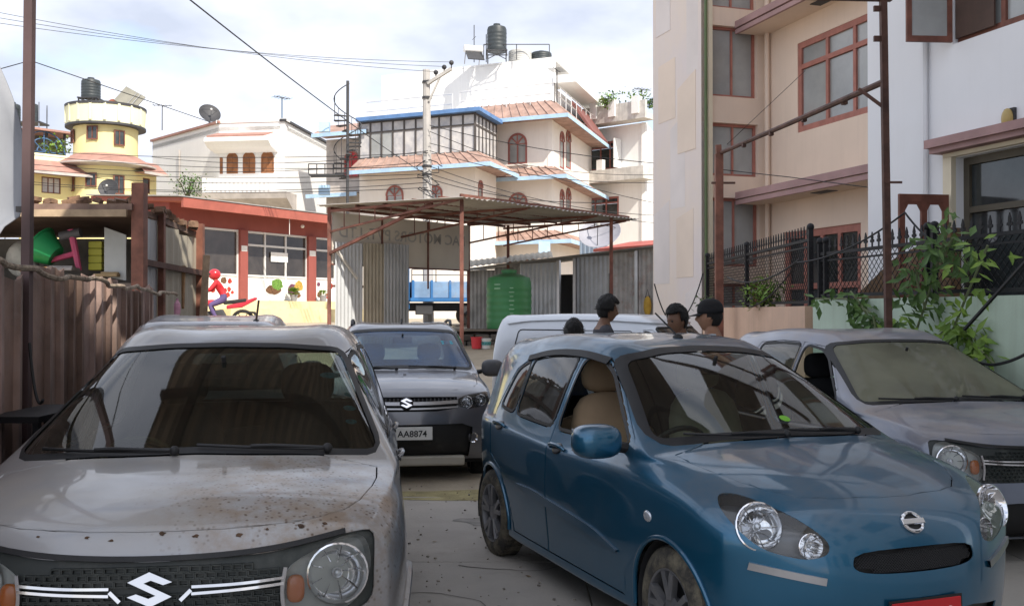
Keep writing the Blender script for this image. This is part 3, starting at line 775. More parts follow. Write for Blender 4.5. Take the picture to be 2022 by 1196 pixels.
def water_tank(loc, r, h, m, label, group=None, stand=0, ribs=5):
    o = empty('water_tank', loc, 0, label, 'water tank', group)
    pr = [(r*.98, 0), (r, .03)]
    for i in range(ribs): z = h*(.08+.7*i/ribs); pr += [(r, z), (r*1.02, z+h*.03), (r*1.02, z+h*.05), (r, z+h*.08)]
    pr += [(r, h*.82), (r*.92, h*.9), (r*.5, h*.96), (r*.32, h*.97), (r*.32, h), (r*.001, h)]
    q = MB(); q.lathe(pr, 28, Matrix.Translation((0, 0, stand)), cap=False); q.lathe([(r*.98, stand), (.001, stand)], 28, None, cap=False); q.build('tank_body', m, o, smooth=35)
    q = MB(); q.lathe([(r*.36, stand+h*.985), (r*.36, stand+h*1.03), (r*.1, stand+h*1.05), (.001, stand+h*1.05)], 20, None, cap=False); q.build('lid', m, o, smooth=35)
    if stand:
        q = MB()
        for a in (-1, 1):
            for b in (-1, 1): q.bar((a*r*.95, b*r*.95, 0), (a*r*.95, b*r*.95, stand), .06)
        for z in (stand-.03,):
            for a in (-1, 1): q.bar((a*r, -r*1.1, z), (a*r, r*1.1, z), .06); q.bar((-r*1.1, a*r, z), (r*1.1, a*r, z), .05)
        q.bar((-r*.95, -r*.95, 0), (r*.95, -r*.95, stand), .04); q.bar((r*.95, -r*.95, 0), (-r*.95, -r*.95, stand), .04)
        q.build('stand', STEELD, o)
    return o
def dish(loc, r, aim, m, label, pole=.6):
    o = empty('satellite_dish', loc, 0, label, 'satellite dish'); M = facing(Vector((0, 0, pole+r*.5)), aim)
    q = MB(); q.lathe([(.001, 0), (r*.4, r*.04), (r*.8, r*.16), (r, r*.26), (r*1.02, r*.25), (r*.8, r*.13), (r*.4, r*.01), (.001, -r*.03)], 26, M, cap=False); q.build('reflector_dish', m, o, smooth=35)
    q = MB(); q.tube([(0, 0, 0), (0, 0, pole+r*.3)], .03, 6); q.build('mast', STEELD, o)
    q = MB()
    for a in (.5, 2.6, 4.7): q.tube([M@Vector((r*.8*math.cos(a), r*.8*math.sin(a), r*.18)), M@Vector((0, 0, r*.8))], .012, 4)
    q.build('feed_arm', STEELD, o); q = MB(); q.ball(M@Vector((0, 0, r*.8)), r*.12); q.build('feed_horn', mat('pale_plastic', (.6, .6, .58), .5), o, smooth='all')
    return o
def yagi(loc, h, label, rz=.3):
    o = empty('tv_antenna', loc, rz, label, 'antenna'); q = MB(); q.tube([(0, 0, 0), (0, 0, h)], .03, 5); q.build('mast', STEELD, o)
    q = MB(); q.tube([(-.5, 0, h), (.5, 0, h)], .02, 5)
    for k in range(5): q.tube([(-.4+.2*k, -.35, h), (-.4+.2*k, .35, h)], .012, 4)
    q.build('element', STEELD, o); return o
LEAFM = mat('leaf_green_matte', (.11, .20, .045), .55, var=.35, scale=5, col2=(.05, .11, .028))
LEAFL = mat('leaf_yellow_green', (.22, .34, .05), .55, var=.35, scale=6, col2=(.10, .19, .03))
BARK = mat('bark', (.12, .085, .06), .9, var=.3)
def leaf_mesh(mb, p, d, n, L_, w):
    """folded pointed leaf"""
    d = Vector(d).normalized(); s = d.cross(Vector(n)).normalized(); n = s.cross(d).normalized(); p = Vector(p)
    a, b, c, e = p, p+d*L_*.45+s*w*.5-n*.1*w, p+d*L_, p+d*L_*.45-s*w*.5-n*.1*w; m = p+d*L_*.5-n*w*.22
    mb.add([a, b, c-n*L_*.12, e, m], [(0, 1, 4), (1, 2, 4), (2, 3, 4), (3, 0, 4)])
def bush(name, loc, r, h, n, label, cat='plant', lm=None, L_=.14, stems=4, group=None, rnd=1):
    rs = random.Random(rnd); o = empty(name, loc, 0, label, cat, group); st = MB(); lf = MB(); tips = []
    for i in range(stems):
        a = rs.uniform(0, 6.28); b = Vector((math.cos(a)*r*rs.uniform(.3, .9), math.sin(a)*r*rs.uniform(.3, .9), h*rs.uniform(.5, .8)))
        st.tube([(0, 0, 0), b*.5+Vector((0, 0, h*.12)), b], [.03*h, .02*h, .008*h], 5); tips += [b*.5, b]
    for k in range(n):
        t = rs.choice(tips); p = t+Vector((rs.gauss(0, r*.33), rs.gauss(0, r*.33), rs.gauss(0, h*.17)))
        p.z = max(.02, p.z); d = Vector((rs.uniform(-1, 1), rs.uniform(-1, 1), rs.uniform(-.7, .6))); leaf_mesh(lf, p, d, (rs.uniform(-.4, .4), rs.uniform(-.4, .4), 1), L_*rs.uniform(.6, 1.3), L_*rs.uniform(.35, .6))
    st.build('trunk' if cat == 'tree' else 'stem', BARK, o); tag(lf.build('crown' if cat == 'tree' else 'foliage', lm or LEAFM, o, flipfix=False), kind='stuff')
    return o
# ================================================================ right-hand buildings
PINK = mat('pale_pink_plaster', (.78, .63, .51), .9, var=.05, scale=.5, bump=.08, bscale=60, streak=.12, dirtcol=(.42, .33, .27))
PATCH = mat('patched_plaster', (.76, .66, .57), .9, var=.06, scale=.7, bump=.08, streak=.1, col2=(.71, .64, .62), dirtcol=(.6, .5, .44))
PATCHG = mat('grey_primer_patch', (.74, .68, .65), .9, var=.05, scale=.9)
PATCHP = mat('peach_paint_patch', (.77, .65, .545), .9, var=.05, scale=.9)
CREAMW = mat('cream_paint', (.74, .66, .50), .85, var=.05)
MAUVE = mat('mauve_cornice', (.40, .25, .24), .8, var=.1)
WHITEW = mat('white_wall_paint', (.78, .785, .80), .85, var=.03, scale=.4, bump=.05, bscale=60, streak=.08, dirtcol=(.55, .54, .53))
GREENP = mat('green_pipe', (.12, .17, .07), .5)
BROWNS = mat('rusty_brown_steel', (.13, .065, .05), .65, .2, var=.25, scale=6, dirt=.3, dirtcol=(.20, .10, .06))
a18 = math.radians(18); dl = Vector((-math.sin(a18), math.cos(a18))); df = Vector((math.cos(a18), math.sin(a18)))
K0 = Vector((3.37, 18.0)); K1 = K0+dl*1.945; K2 = K0+df*1.3; K3 = K2-dl*6.2
pb = empty('apartment_building', (K0.x+2, K0.y, 0), 0, 'tall pink plastered building with reddish window frames behind the spiked fence', 'building')
TLw, TFw, PFw = Wall(K0, K1), Wall(K0, K2), Wall(K2, K3)
def add(parent, o): o.parent = parent; o.matrix_parent_inverse = Matrix.Translation(-parent.location) if parent.parent is None else Matrix.Identity(4); return o
def adopt(root):
    """children were built in world space: keep them where they are"""
    inv = Matrix.Translation(root.location).inverted()
    for c in root.children: c.matrix_parent_inverse = inv
HB = 10.5
wall_holes('wall', TLw, 0, 1.945, 0, HB, [], PATCH, pb)
for pi_, (a, b, c, d, m) in enumerate(((0.12, .55, 6.0, 8.3, PATCHG), (.62, 1.2, 3.6, 5.1, PATCHG), (1.25, 1.9, 2.2, 3.55, PATCHG), (.05, .6, .9, 2.0, PATCHG), (1.0, 1.7, 5.3, 6.4, PATCHP), (.3, .95, 2.3, 3.4, PATCHP), (1.2, 1.8, 7.0, 8.4, PATCHG), (.2, .9, 4.6, 5.8, PATCHP))):
    q = MB(); rg = random.Random(int(a*100)); P = [(a, c), (b, c), (b, d), (a, d+rg.uniform(0, .25))]; q.prism(P, -.001, .0015+.0012*pi_, lambda x, y, t: TLw.P(x, y, t)); q.build('plaster_patch', m, pb)
hs = [TFw.rect(1403, -75, 1493, 17), TFw.rect(1404, 53, 1495, 192), TFw.rect(1406, 244, 1497, 348), TFw.rect(1408, 391, 1499, 526), TFw.rect(1409, 560, 1500, 680)]
wall_holes('wall', TFw, .002, 1.3, 0, HB, hs, PINK, pb)
for h in hs: window(TFw, h, WOODP, WINC, pb, cols=2, fw=.05, inset=.12)
q = MB(); q.tube([TFw.P(.06, 0, .06), TFw.P(.06, HB, .06)], .028, 8); q.build('drain_pipe', GREENP, pb)
q = MB(); TFw.box(q, .12, .20, 0, HB, .002, .05); q.build('pilaster', CREAMW, pb)
zc1, zc2 = 3.76, 6.84
s0, _ = PFw.hit(1575, 150); s1 = s0+3.0
w1 = (s0, s0+2.35, PFw.hit(1578, 262)[1], PFw.hit(1575, 87)[1]); dr = (PFw.hit(1548, 500)[0], PFw.hit(1700, 500)[0], .3, PFw.hit(1620, 450)[1])
w0 = (s0, s0+2.35, w1[2]+3.08, w1[3]+3.08)
wall_holes('wall', PFw, .002, 6.2, 0, HB, [w1, dr, w0], PINK, pb)
window(PFw, w1, WOODP, WINC, pb, cols=3, trans=w1[3]-.42, fw=.10, inset=.04); window(PFw, w0, WOODP, WINC, pb, cols=3, trans=w0[3]-.42, fw=.10, inset=.04)
window(PFw, dr, WOODP, WIN, pb, cols=4, trans=2.1, fw=.12, inset=.06, name='door')
for z in (zc1, zc2, zc2+3.08):
    q = MB(); PFw.box(q, .0, 6.2, z-.16, z, .002, .55); q.build('balcony_slab', PINK, pb); q = MB(); PFw.box(q, -.03, 6.2, z-.07, z+.05, .55, .62); PFw.box(q, -.03, 6.2, z-.17, z-.09, .55, .60); q.build('cornice', MAUVE, pb)
    q = MB(); PFw.box(q, 1.9, 2.35, z-.172, z-.162, .15, .35); q.build('ceiling_lamp', STEELD, pb)
q = MB(); q.tube([PFw.P(.18, 0, .07), PFw.P(.18, HB, .07)], .045, 8); q.build('drain_pipe', PINK, pb)
slab_poly('roof', [K1, K0, K2, K3, K3+df*8, K1+df*8], HB, HB+.2, PINK, pb)
slab_poly('wall', [K1+df*.3, K1+df*8, K3+df*8, K3+df*.3, K2+df*.3-dl*.3+dl*.6], 0, HB-.01, PINK, pb); adopt(pb)
# white building
V0 = Vector((4.75, 13.5)); V1 = V0-dl*9; WBw = Wall(V0, V1); HW = 14.0
wb = empty('apartment_building', (V0.x+1, V0.y-3, 0), 0, 'tall white painted building with mauve door canopy and wooden shutters', 'building')
ww = (WBw.hit(1882, 50)[0], WBw.hit(1882, 50)[0]+2.0, WBw.hit(1882, 88)[1], WBw.hit(1882, 88)[1]+1.5)
wd = (WBw.hit(1888, 400)[0], WBw.hit(1888, 400)[0]+2.6, 1.2, WBw.hit(1888, 312)[1])
wall_holes('wall', WBw, 0, 9, 0, HW, [ww, wd], WHITEW, wb)
wo = window(WBw, ww, WOODR, WINC, wb, cols=3, fw=.09, inset=.10)
q = MB(); WBw.box(q, ww[0]+.02, ww[0]+.62, ww[2]+.06, ww[3]-.06, -.04, -.015); q.build('wooden_shutter', mat('dark_shutter_wood', (.10, .06, .045), .7, var=.2), wb)
c0 = WBw.P(ww[0], 0, .02); c1 = c0+Vector((-.52*math.cos(a18)-.0, -.52*math.sin(a18), 0))*1.0+Vector((-.06, .12, 0)); cw_ = Wall(c0, c1)
sw = MB(); z0, z1 = ww[2]+.02, ww[3]; L0 = cw_.len
for (a, b, c, d) in ((0, .06, z0, z1), (L0-.06, L0, z0, z1), (.06, L0-.06, z0, z0+.07), (.06, L0-.06, z1-.07, z1)): cw_.box(sw, a, b, c, d, -.02, .02)
cs = sw.build('casement', WOODR, wb); q = MB(); cw_.box(q, .06, L0-.06, z0+.07, z1-.07, -.004, .004); q.build('pane', WINC, cs)
window(WBw, wd, mat('olive_frame', (.10, .085, .06), .6), WIN, wb, cols=2, trans=wd[3]-.62, fw=.09, inset=.14)
q = MB(); WBw.box(q, wd[0]-.14, wd[0], 0, wd[3]+.02, .002, .07); WBw.box(q, wd[0]-.14, wd[1]+.2, wd[3]+.01, wd[3]+.06, .002, .07); q.build('door_surround', CREAMW, wb)
q = MB(); WBw.box(q, wd[0]-.22, wd[1]+.4, wd[3]+.065, wd[3]+.13, .002, .20); WBw.box(q, wd[0]-.25, wd[1]+.4, wd[3]+.13, wd[3]+.23, .002, .25); q.build('door_canopy', MAUVE, wb)
sp_ = WBw.hit(1832, 300)[0]; q = MB(); q.tube([WBw.P(sp_, 0, .05), WBw.P(sp_, HW, .05)], .04, 8); q.build('drain_pipe', WHITEW, wb)
lu = WBw.hit(1998, 236); q = MB(); q.ball((0, 0, 0), .12, 16, 10, (.55, .55, 1.0)); o = q.build('wall_lamp', mat('amber_lamp_glass', (.45, .33, .12), .35), wb, smooth='all'); o.location = WBw.P(lu[0], lu[1], .06)
q = MB(); WBw.box(q, lu[0]-.07, lu[0]+.07, lu[1]-.13, lu[1]+.12, .002, .04); q.build('lamp_back', STEELD, wb)
slab_poly('roof', [V0, V1, V1+df*7, V0+df*7], HW, HW+.2, WHITEW, wb)
slab_poly('wall', [V0+df*.3-dl*.05, V1+df*.3, V1+df*7, V0+df*7-dl*.05], 0, HW-.01, WHITEW, wb)
q = MB(); s_ = WBw.hit(1722, 540)[0]
q.prism([(s_, .3), (s_+1.9, .3), (s_+1.9, 2.62), (s_+.9, 2.30), (s_, 1.75)], .25, .40, lambda a, b, t: WBw.P(a, b, t)); q.build('stair_wall', mat('brown_stair_paint', (.16, .095, .05), .8, dirt=.3), wb)
# open wooden gate leaf with pointed panels
g0 = WBw.P(wd[0]-.02, 0, .1); g1 = g0+Vector((-.62, -.10, 0)); gw = Wall(g0, g1); q = MB(); gl_ = gw.len; zt = WBw.hit(1888, 385)[1]
for (a, b, c, d) in ((0, .07, 1.4, zt), (gl_-.07, gl_, 1.4, zt), (.07, gl_-.07, zt-.09, zt), (gl_/2-.035, gl_/2+.035, 1.4, zt-.09), (.07, gl_-.07, 1.9, 2.0)): gw.box(q, a, b, c, d, -.02, .02)
for k in (0, 1):
    b0, b1 = (.07, gl_/2-.035) if k == 0 else (gl_/2+.035, gl_-.07); q.prism([(b0, zt-.09), (b1, zt-.09), (b1, zt-.2), ((b0+b1)/2+.06, zt-.12), ((b0+b1)/2-.06, zt-.12), (b0, zt-.2)], -.015, .015, lambda a, b, t: gw.P(a, b, t))
q.build('gate_leaf', WOODR, wb); adopt(wb)
# ---------------------------------------------------------------- compound wall and spiked fence
PEACH = mat('peach_wall_paint', (.72, .49, .35), .9, var=.07, scale=1.5, streak=.25, dirtcol=(.35, .24, .17), bump=.1)
MINT = mat('mint_wall_paint', (.55, .66, .53), .9, var=.06, scale=1.2, streak=.3, dirtcol=(.28, .32, .24), bump=.1)
IRON = mat('black_iron', (.02, .02, .023), .55, .3, var=.2)
spear_me = MB(); spear_me.prism([(-.008, 0), (.008, 0), (.008, .05), (.035, .06), (.030, .085), (.012, .075), (.02, .11), (0, .165), (-.02, .11), (-.012, .075), (-.030, .085), (-.035, .06), (-.008, .05)], -.006, .006, lambda a, b, t: (a, t, b)); spear_me = spear_me.mesh('picket_spear', IRON)
def yard(p, q, ztop, wallm, fh, label_w, label_f, posts, back=False):
    w = Wall(p, q); o = MB(); w.box(o, 0, w.len, 0, ztop, -.16, 0); c = o.build('compound_wall', wallm); tag(c, label_w, 'wall'); 
    f = empty('spiked_fence', w.P(0, ztop, -.08), 0, label_f, 'fence'); z0, z1 = ztop+.05, ztop+fh-.17
    o = MB()
    for z in (z0, z1): o.bar(w.P(0, z, -.08), w.P(w.len, z, -.08), .035)
    o.bar(w.P(0, z1-.08, -.08), w.P(w.len, z1-.08, -.08), .02); o.build('rail', IRON, f)
    for t in posts:
        o = MB(); o.bar(w.P(t, ztop-.01, -.08), w.P(t, z1+.12, -.08), .055); o.ball(w.P(t, z1+.15, -.08), .045); o.build('post', IRON, f)
    o = MB(); c_ = .085; H = z1-z0; n = int((w.len+H)/c_)
    for i in range(n):
        for sg in (1, -1):
            a = i*c_-(H if sg > 0 else 0); b = a+H*sg; 
            if sg < 0: a, b = i*c_, i*c_-H
            t0, t1 = (z0, z1)
            pa, pb_ = a, b
            if pa == pb_: continue
            def clip(x0, z0_, x1, z1_):
                lo, hi = 0.0, 1.0; d = x1-x0
                for bnd, s in ((0, 1), (w.len, -1)):
                    if d == 0: continue
                    t = (bnd-x0)/d
                    if d*s > 0: lo = max(lo, t)
                    else: hi = min(hi, t)
                return (lo, hi) if hi > lo+.01 else None
            cl = clip(pa, t0, pb_, t1)
            if cl: o.tube([w.P(lerp(pa, pb_, cl[0]), lerp(t0, t1, cl[0]), -.08+.006*sg), w.P(lerp(pa, pb_, cl[1]), lerp(t0, t1, cl[1]), -.08+.006*sg)], .0042, 3, cap=False)
    tag(o.build('wire_mesh', IRON, f), kind='stuff')
    n = int(w.len/.125); ang = math.atan2(w.d.y, w.d.x)
    for i in range(n+1): s = linkmesh('picket_spear', spear_me, f, w.P(i*.125, z1+.01, -.08), (0, 0, ang))
    adopt(f); return w
FW1 = yard((3.37, 17.9), (3.43, 11.86), 1.73, PEACH, .95, 'peach painted compound wall under the taller spiked fence', 'taller black spiked fence with diamond mesh on the peach wall', (0.03, 2.9, 6.0))
FW2 = yard((3.49, 11.75), (4.75, 5.6), 1.80, MINT, .70, 'mint green compound wall with plants growing over it', 'lower black spiked fence with diamond mesh on the mint wall', (0.03, .16, 2.1, 2.2, 4.6, 6.2))
# ---------------------------------------------------------------- brown gate frame
gf = empty('gate_structure', (3.5, 9.4, 0), 0, 'rusty brown steel pole frame with a long bracing pipe in front of the white building', 'gate')
p1 = Vector((.2045*15.4, 15.4, 0)); p2 = Vector((.3735*9.4, 9.4, 0))
q = MB(); q.bar(p1, p1+Vector((0, 0, 4.06)), .115); q.bar(p1+Vector((0, 0, 4.06)), p1+Vector((-.01, 0, 4.2)), .08); q.build('post', mat('red_brown_steel', (.26, .105, .07), .6, .1, var=.25, scale=5), gf)
q = MB(); q.bar(p1+Vector((-.12, -.03, 3.62)), p1+Vector((.24, -.03, 3.62)), .03); q.build('bracket', BROWNS, gf)
q = MB(); q.bar(p2, p2+Vector((-.06, 0, 4.82)), .058); q.build('post', BROWNS, gf)
q = MB(); q.tube([p1+Vector((.03, -.05, 4.08)), p1.lerp(p2, .5)+Vector((0, 0, 3.94)), p2+Vector((-.05, .0, 3.80))], .032, 8); q.build('bracing_pipe', BROWNS, gf, smooth=True)
for t in (.22, .42, .62, .82): 
    q = MB(); c = p1.lerp(p2, t)+Vector((0, 0, 4.03-.24*t)); q.box(c, (.05, .07, .05)); q.build('pipe_clip', BROWNS, gf)
q = MB(); q.bar(p2+Vector((-.04, 0, 3.55)), p2+Vector((-.22, .18, 3.77)), .03); q.build('brace', BROWNS, gf)
for z in (4.48, 4.20): q = MB(); q.box(p2+Vector((-.10, 0, z)), (.09, .03, .05)); q.build('hinge_tab', BROWNS, gf)
q = MB(); q.bar(p2+Vector((.02, 0, 4.58)), p2+Vector((-6.15, 0, 4.72)), .06); q.build('beam', BROWNS, gf)
q = MB(); q.bar(p2+Vector((-.07, -.03, 2.86)), p2+Vector((.10, -.03, 2.86)), .02); q.build('bracket', BROWNS, gf); adopt(gf)
# plants over the mint wall
def vine(loc, pts, n, label, lm, L_, rnd, spread=.22):
    rs = random.Random(rnd); o = empty('climbing_plant', loc, 0, label, 'plant', 'plants growing over the compound wall'); st = MB(); lf = MB(); loc = Vector(loc)
    for P in pts:
        st.tube([Vector(p)-loc for p in P], .012, 5)
        for k in range(n):
            i = rs.randrange(len(P)-1); p = Vector(P[i]).lerp(Vector(P[i+1]), rs.random())-loc
            d = Vector((rs.uniform(-1, 1), rs.uniform(-1, .3), rs.uniform(-1.1, .25))); p += Vector((rs.gauss(0, spread*.4), rs.gauss(0, spread*.4), rs.gauss(0, spread*.4)))
            leaf_mesh(lf, p, d, (rs.uniform(-.3, .3), -.6, .8), L_*rs.uniform(.6, 1.25), L_*rs.uniform(.3, .5))
    st.build('stem', mat('green_stem', (.16, .19, .09), .7), o); tag(lf.build('foliage', lm, o, flipfix=False), kind='stuff'); return o
def fp(u, v, dy=-.12):
    w = FW2; s, z = w.hit(u, v); return tuple(w.P(s, z, -dy))
vine((3.7, 10.6, 0), [[fp(1760, 700), fp(1745, 620), fp(1690, 590), fp(1630, 590)], [fp(1745, 640), fp(1720, 600), fp(1700, 575)], [fp(1740, 660), fp(1715, 640)]], 46, 'drooping leafy vine spilling over the mint wall beside the brown post', LEAFM, .15, 3, .14)
vine((3.9, 9.8, 0), [[fp(1815, 700), fp(1850, 600), fp(1880, 500), fp(1900, 440)], [fp(1850, 610), fp(1835, 560), fp(1830, 530)], [fp(1880, 520), fp(1905, 470)]], 66, 'tall bushy creeper climbing the fence mesh up to the open gate leaf', LEAFM, .15, 5, .30)
vine((4.1, 9.2, 0), [[fp(1890, 690), fp(1930, 590), fp(1960, 520), fp(1975, 485)], [fp(1840, 690), fp(1800, 660), fp(1790, 640)], [fp(1860, 680), fp(1900, 640)]], 60, 'slim yellow green creeper at the fence near the olive window', LEAFL, .13, 8, .24)
vine((4.2, 8.8, 0), [[fp(1925, 660), fp(1960, 690), fp(1990, 720)], [fp(1930, 650), fp(1950, 670)]], 26, 'small broad leafed plant hanging low on the mint wall', LEAFL, .17, 9, .12)
q = bush('weed_tuft', FW1.P(4.0, 1.70, -.02), .32, .42, 420, 'bright green weed tuft growing out of the peach wall', 'plant', LEAFL, .09, 7, rnd=4)
q = bush('weed_tuft', FW1.P(.9, 1.55, .1), .22, .4, 160, 'dull green weed beside the pink building corner', 'plant', LEAFM, .09, 5, rnd=6)
# cables hanging along the fence
CABLE = mat('black_cable', (.018, .018, .02), .6)
def cable(pts, r, label, group=None, sag=0, n=24, name='cable'):
    P = []
    for k in range(len(pts)-1):
        a, b = Vector(pts[k]), Vector(pts[k+1])
        for i in range(n if k == len(pts)-2 else n-1): t = i/(n-1); p = a.lerp(b, t); p.z -= sag*4*t*(1-t); P.append(p)
    q = MB(); q.tube(P, r, 5); return tag(q.build(name, CABLE), label, 'cable', group)
cable([at(2040, 500, 7.6), at(1905, 650, 8.6)], .016, 'thick black cable running diagonally down to the plants on the mint wall')
cable([at(2040, 690, 7.6), at(1960, 720, 8.2), at(1900, 700, 8.6)], .013, 'black cable curving low across the mint wall', sag=.02)
cable([FW1.P(2.2, 2.2, .05), FW1.P(6.0, 2.28, .05)], .012, 'grey cable sagging across the diamond mesh of the taller fence', sag=.16)
cable([FW1.P(3.6, 1.72, .06), FW1.P(6.0, 2.24, .08), FW2.P(2.0, 2.62, .1), FW2.P(2.9, 2.2, .1)], .010, 'thin cable looping from the peach wall up along the lower fence', sag=.1)
cable([at(1292, 560, 17), at(1335, 635, 17), at(1388, 540, 17.4)], .011, 'black cable hanging in a loop below the patched plaster wall', sag=.2)
# ================================================================ what stands out of the frame and keeps the yard in shade
GB = mat('grey_beige_render', (.72, .69, .65), .9, var=.1)
gb = empty('added_shade_block', (10, -6, 0), 0, 'tall plain rendered block added out of view to shade the yard', 'building')  # added unseen block, placed to shade the yard; pale walls bounce light
Gw = Wall((5.6, 4.3), (5.6, -16)); Gw.n = Vector((-1, 0, 0)); HG = 15.5
hh = []
for fl in range(4):
    for k in range(5): hh.append((1.2+3.9*k, 3.2+3.9*k, 1.3+3.4*fl, 2.9+3.4*fl))
wall_holes('wall', Gw, 0, Gw.len, 0, HG, hh, GB, gb)
for h in hh: window(Gw, h, WOODR, WIN, gb, cols=2, fw=.08, inset=.1)
slab_poly('wall', [(5.9, 4.3), (17, 4.3), (17, -16), (5.9, -16)], 0, HG-.01, GB, gb); slab_poly('roof', [(5.3, 4.5), (17.2, 4.5), (17.2, -16.2), (5.3, -16.2)], HG, HG+.25, GB, gb); adopt(gb)
# tin roof over the yard, carried by the brown poles
yr = empty('yard_roof', (0, 3, 0), 0, 'rusty tin roof on steel beams sheltering the parked cars from above', 'roof'); TINU = mat('brown_tin_underside', (.46, .36, .29), .75, .1, var=.2, scale=1.2, streak=.3, dirtcol=(.2, .13, .1)); ZR = 4.92
rq = random.Random(5); NX = 10
for i in range(NX):
    x0 = -3.0+.9*i
    for j, (y0, y1) in enumerate(((5.0, 7.0), (6.9, 9.0))):
        if (i, j) in ((5, 1),) or i > 6: continue          # missing sheets
        q = MB(); corrug(q, (x0, y0, ZR+.04*j+.01*(i % 2)), (1, 0, 0), y1-y0, .93, .15, .016, up=Vector((0, 1, .01)), nrm=Vector((0, 0, 1)), seg=4); q.build('roof_sheet', TINU, yr, solid=.004)
for y in (5.1, 7.0, 8.95): q = MB(); q.bar((-3.0, y, ZR-.06), (4.2, y, ZR-.06), .06, .1); q.build('purlin', BROWNS, yr)
for x in (-2.55, .5, 3.5): q = MB(); q.bar((x, 4.9, ZR-.16), (x, 9.0, ZR-.16), .08, .1); q.build('beam', BROWNS, yr)
for x, y in ((-2.75, 5.0), (4.15, 5.0)): q = MB(); q.bar((x, y, 0), (x, y, ZR-.1), .08); q.build('post', BROWNS, yr)
adopt(yr)
# ================================================================ left: tin fence, pole, shed
RUSTT = mat('rusty_tin', (.38, .26, .215), .7, .15, var=.22, scale=2.5, bump=.15, bscale=20, streak=.55, dirtcol=(.36, .33, .32), dirt=.15)
RUSTD = mat('dark_rusty_tin', (.25, .165, .13), .75, .1, var=.25, scale=3, streak=.5, dirtcol=(.20, .16, .14))
RUSTP = mat('pinkish_rusty_tin', (.46, .33, .29), .7, .15, var=.22, scale=2.0, bump=.15, bscale=20, streak=.6, dirtcol=(.18, .11, .085), dirt=.2)
GALV = mat('galvanised_tin', (.48, .50, .52), .5, .5, var=.12, scale=1.5, dirt=.2, dirtcol=(.28, .25, .22), streak=.3)
GALVB = mat('browned_tin', (.46, .42, .34), .6, .3, var=.12, scale=1.5, streak=.35, dirtcol=(.26, .19, .12))
tf = empty('tin_fence', (-2.6, 5.4, 0), 0, 'rust brown corrugated tin fence along the silver hatchback', 'fence')
y = 2.6; k = 0; rs = random.Random(3)
while y < 9.5:
    wd_ = .62; q = MB(); top = 1.87+rs.uniform(-.05, .05); ph = rs.uniform(0, .1); P = [[], []]
    prof = [(0, 0), (.04, 0), (.055, .028), (.075, .028), (.09, 0)]
    L_ = []; a = 0
    while a < wd_:
        for b, o in ((0, 0), (.19, .004), (.205, .034), (.265, .034), (.28, 0)): L_.append((a+b, o))
        a += .31
    for b, o in L_:
        for r_, z in ((0, -.02), (1, top+rs.uniform(-.02, .02))):
            yy = y+b; xx = -2.6-.2*(yy-5.4); P[r_].append((xx+o+(.01*math.sin(b*9)+rs.uniform(-.004, .004) if r_ else 0)+.005*(k % 2), yy, z))
    q.grid(P); q.build('metal_sheet', (RUSTT, RUSTT, RUSTD, RUSTP)[k % 4], tf, solid=.004); y += wd_-.03; k += 1
fx = lambda yy: -2.6-.2*(yy-5.4)
q = MB(); q.bar((fx(2.6)-.06, 2.6, 1.55), (fx(9.9)-.06, 9.9, 1.55), .05); q.bar((fx(2.6)-.06, 2.6, .5), (fx(9.9)-.06, 9.9, .5), .05); q.build('rail', BROWNS, tf); adopt(tf)
q = MB(); P = []
for i in range(60): t = i/59; yy = 4.4+6.4*t; P.append((fx(yy)+.09+.02*math.sin(i*1.1), yy, 1.88+.010*math.sin(i*.9)-.04*t+.014*math.sin(i*.37)))
q.tube(P, .016, 7); tag(q.build('rope', mat('rope_fibre', (.52, .42, .32), .95, var=.3, scale=20, bump=.4, bscale=120), smooth=True), 'long pale twisted rope running along the top of the tin fence', 'rope')
po = empty('steel_pole', (-2.56, 5.32, 0), 0, 'tall thin brown steel pole standing against the tin fence', 'pole'); q = MB(); q.bar((0, 0, 0), (.03, 0, 4.8), .045); q.build('shaft', mat('brown_pole_paint', (.13, .085, .085), .6, .2, var=.15), po); q = MB(); q.box((-.02, 0, 2.2), (.05, .02, .03)); q.build('hook', STEELD, po)
q = MB(); q.bar((0, 0, 4.55), (.9, -.4, 4.62), .04); q.build('cross_arm', BROWNS, po)
cable([(-2.5, 5.25, 1.5), (-2.36, 5.1, 1.22)], .008, 'thin black cable drooping from the brown pole to the metal table', sag=.12)
tb = empty('metal_table', (-2.36, 4.95, 0), 0, 'narrow black metal table squeezed between tin fence and silver hatchback', 'table')
q = MB(); q.bb(-.12, .14, -.2, .45, 1.14, 1.17); q.build('table_top', IRON, tb)
for a in (-.1, .12):
    for b in (-.17, .42): q = MB(); q.bar((a, b, .01), (a, b, 1.14), .03); q.build('leg', IRON, tb)
# grey tarpaulin hanging at the edge
TARP = mat('grey_tarpaulin', (.30, .315, .35), .7, var=.1, scale=2)
q = MB(); P = []
for i in range(25):
    t = i/24; z = lerp(3.25, 1.9, t); w_ = .06+.30*math.sin(min(1, t*1.25)*math.pi*.62) if t < .8 else lerp(.29, .12, (t-.8)/.2)
    P.append([(-3.42+(w_+.4)*j/10, 5.55-.06*math.sin(j*1.1+t*3), z) for j in range(11)])
q.grid(P); tag(q.build('tarpaulin', TARP, smooth='all', solid=.006), 'grey tarpaulin bulging beside the thin brown pole', 'tarpaulin')
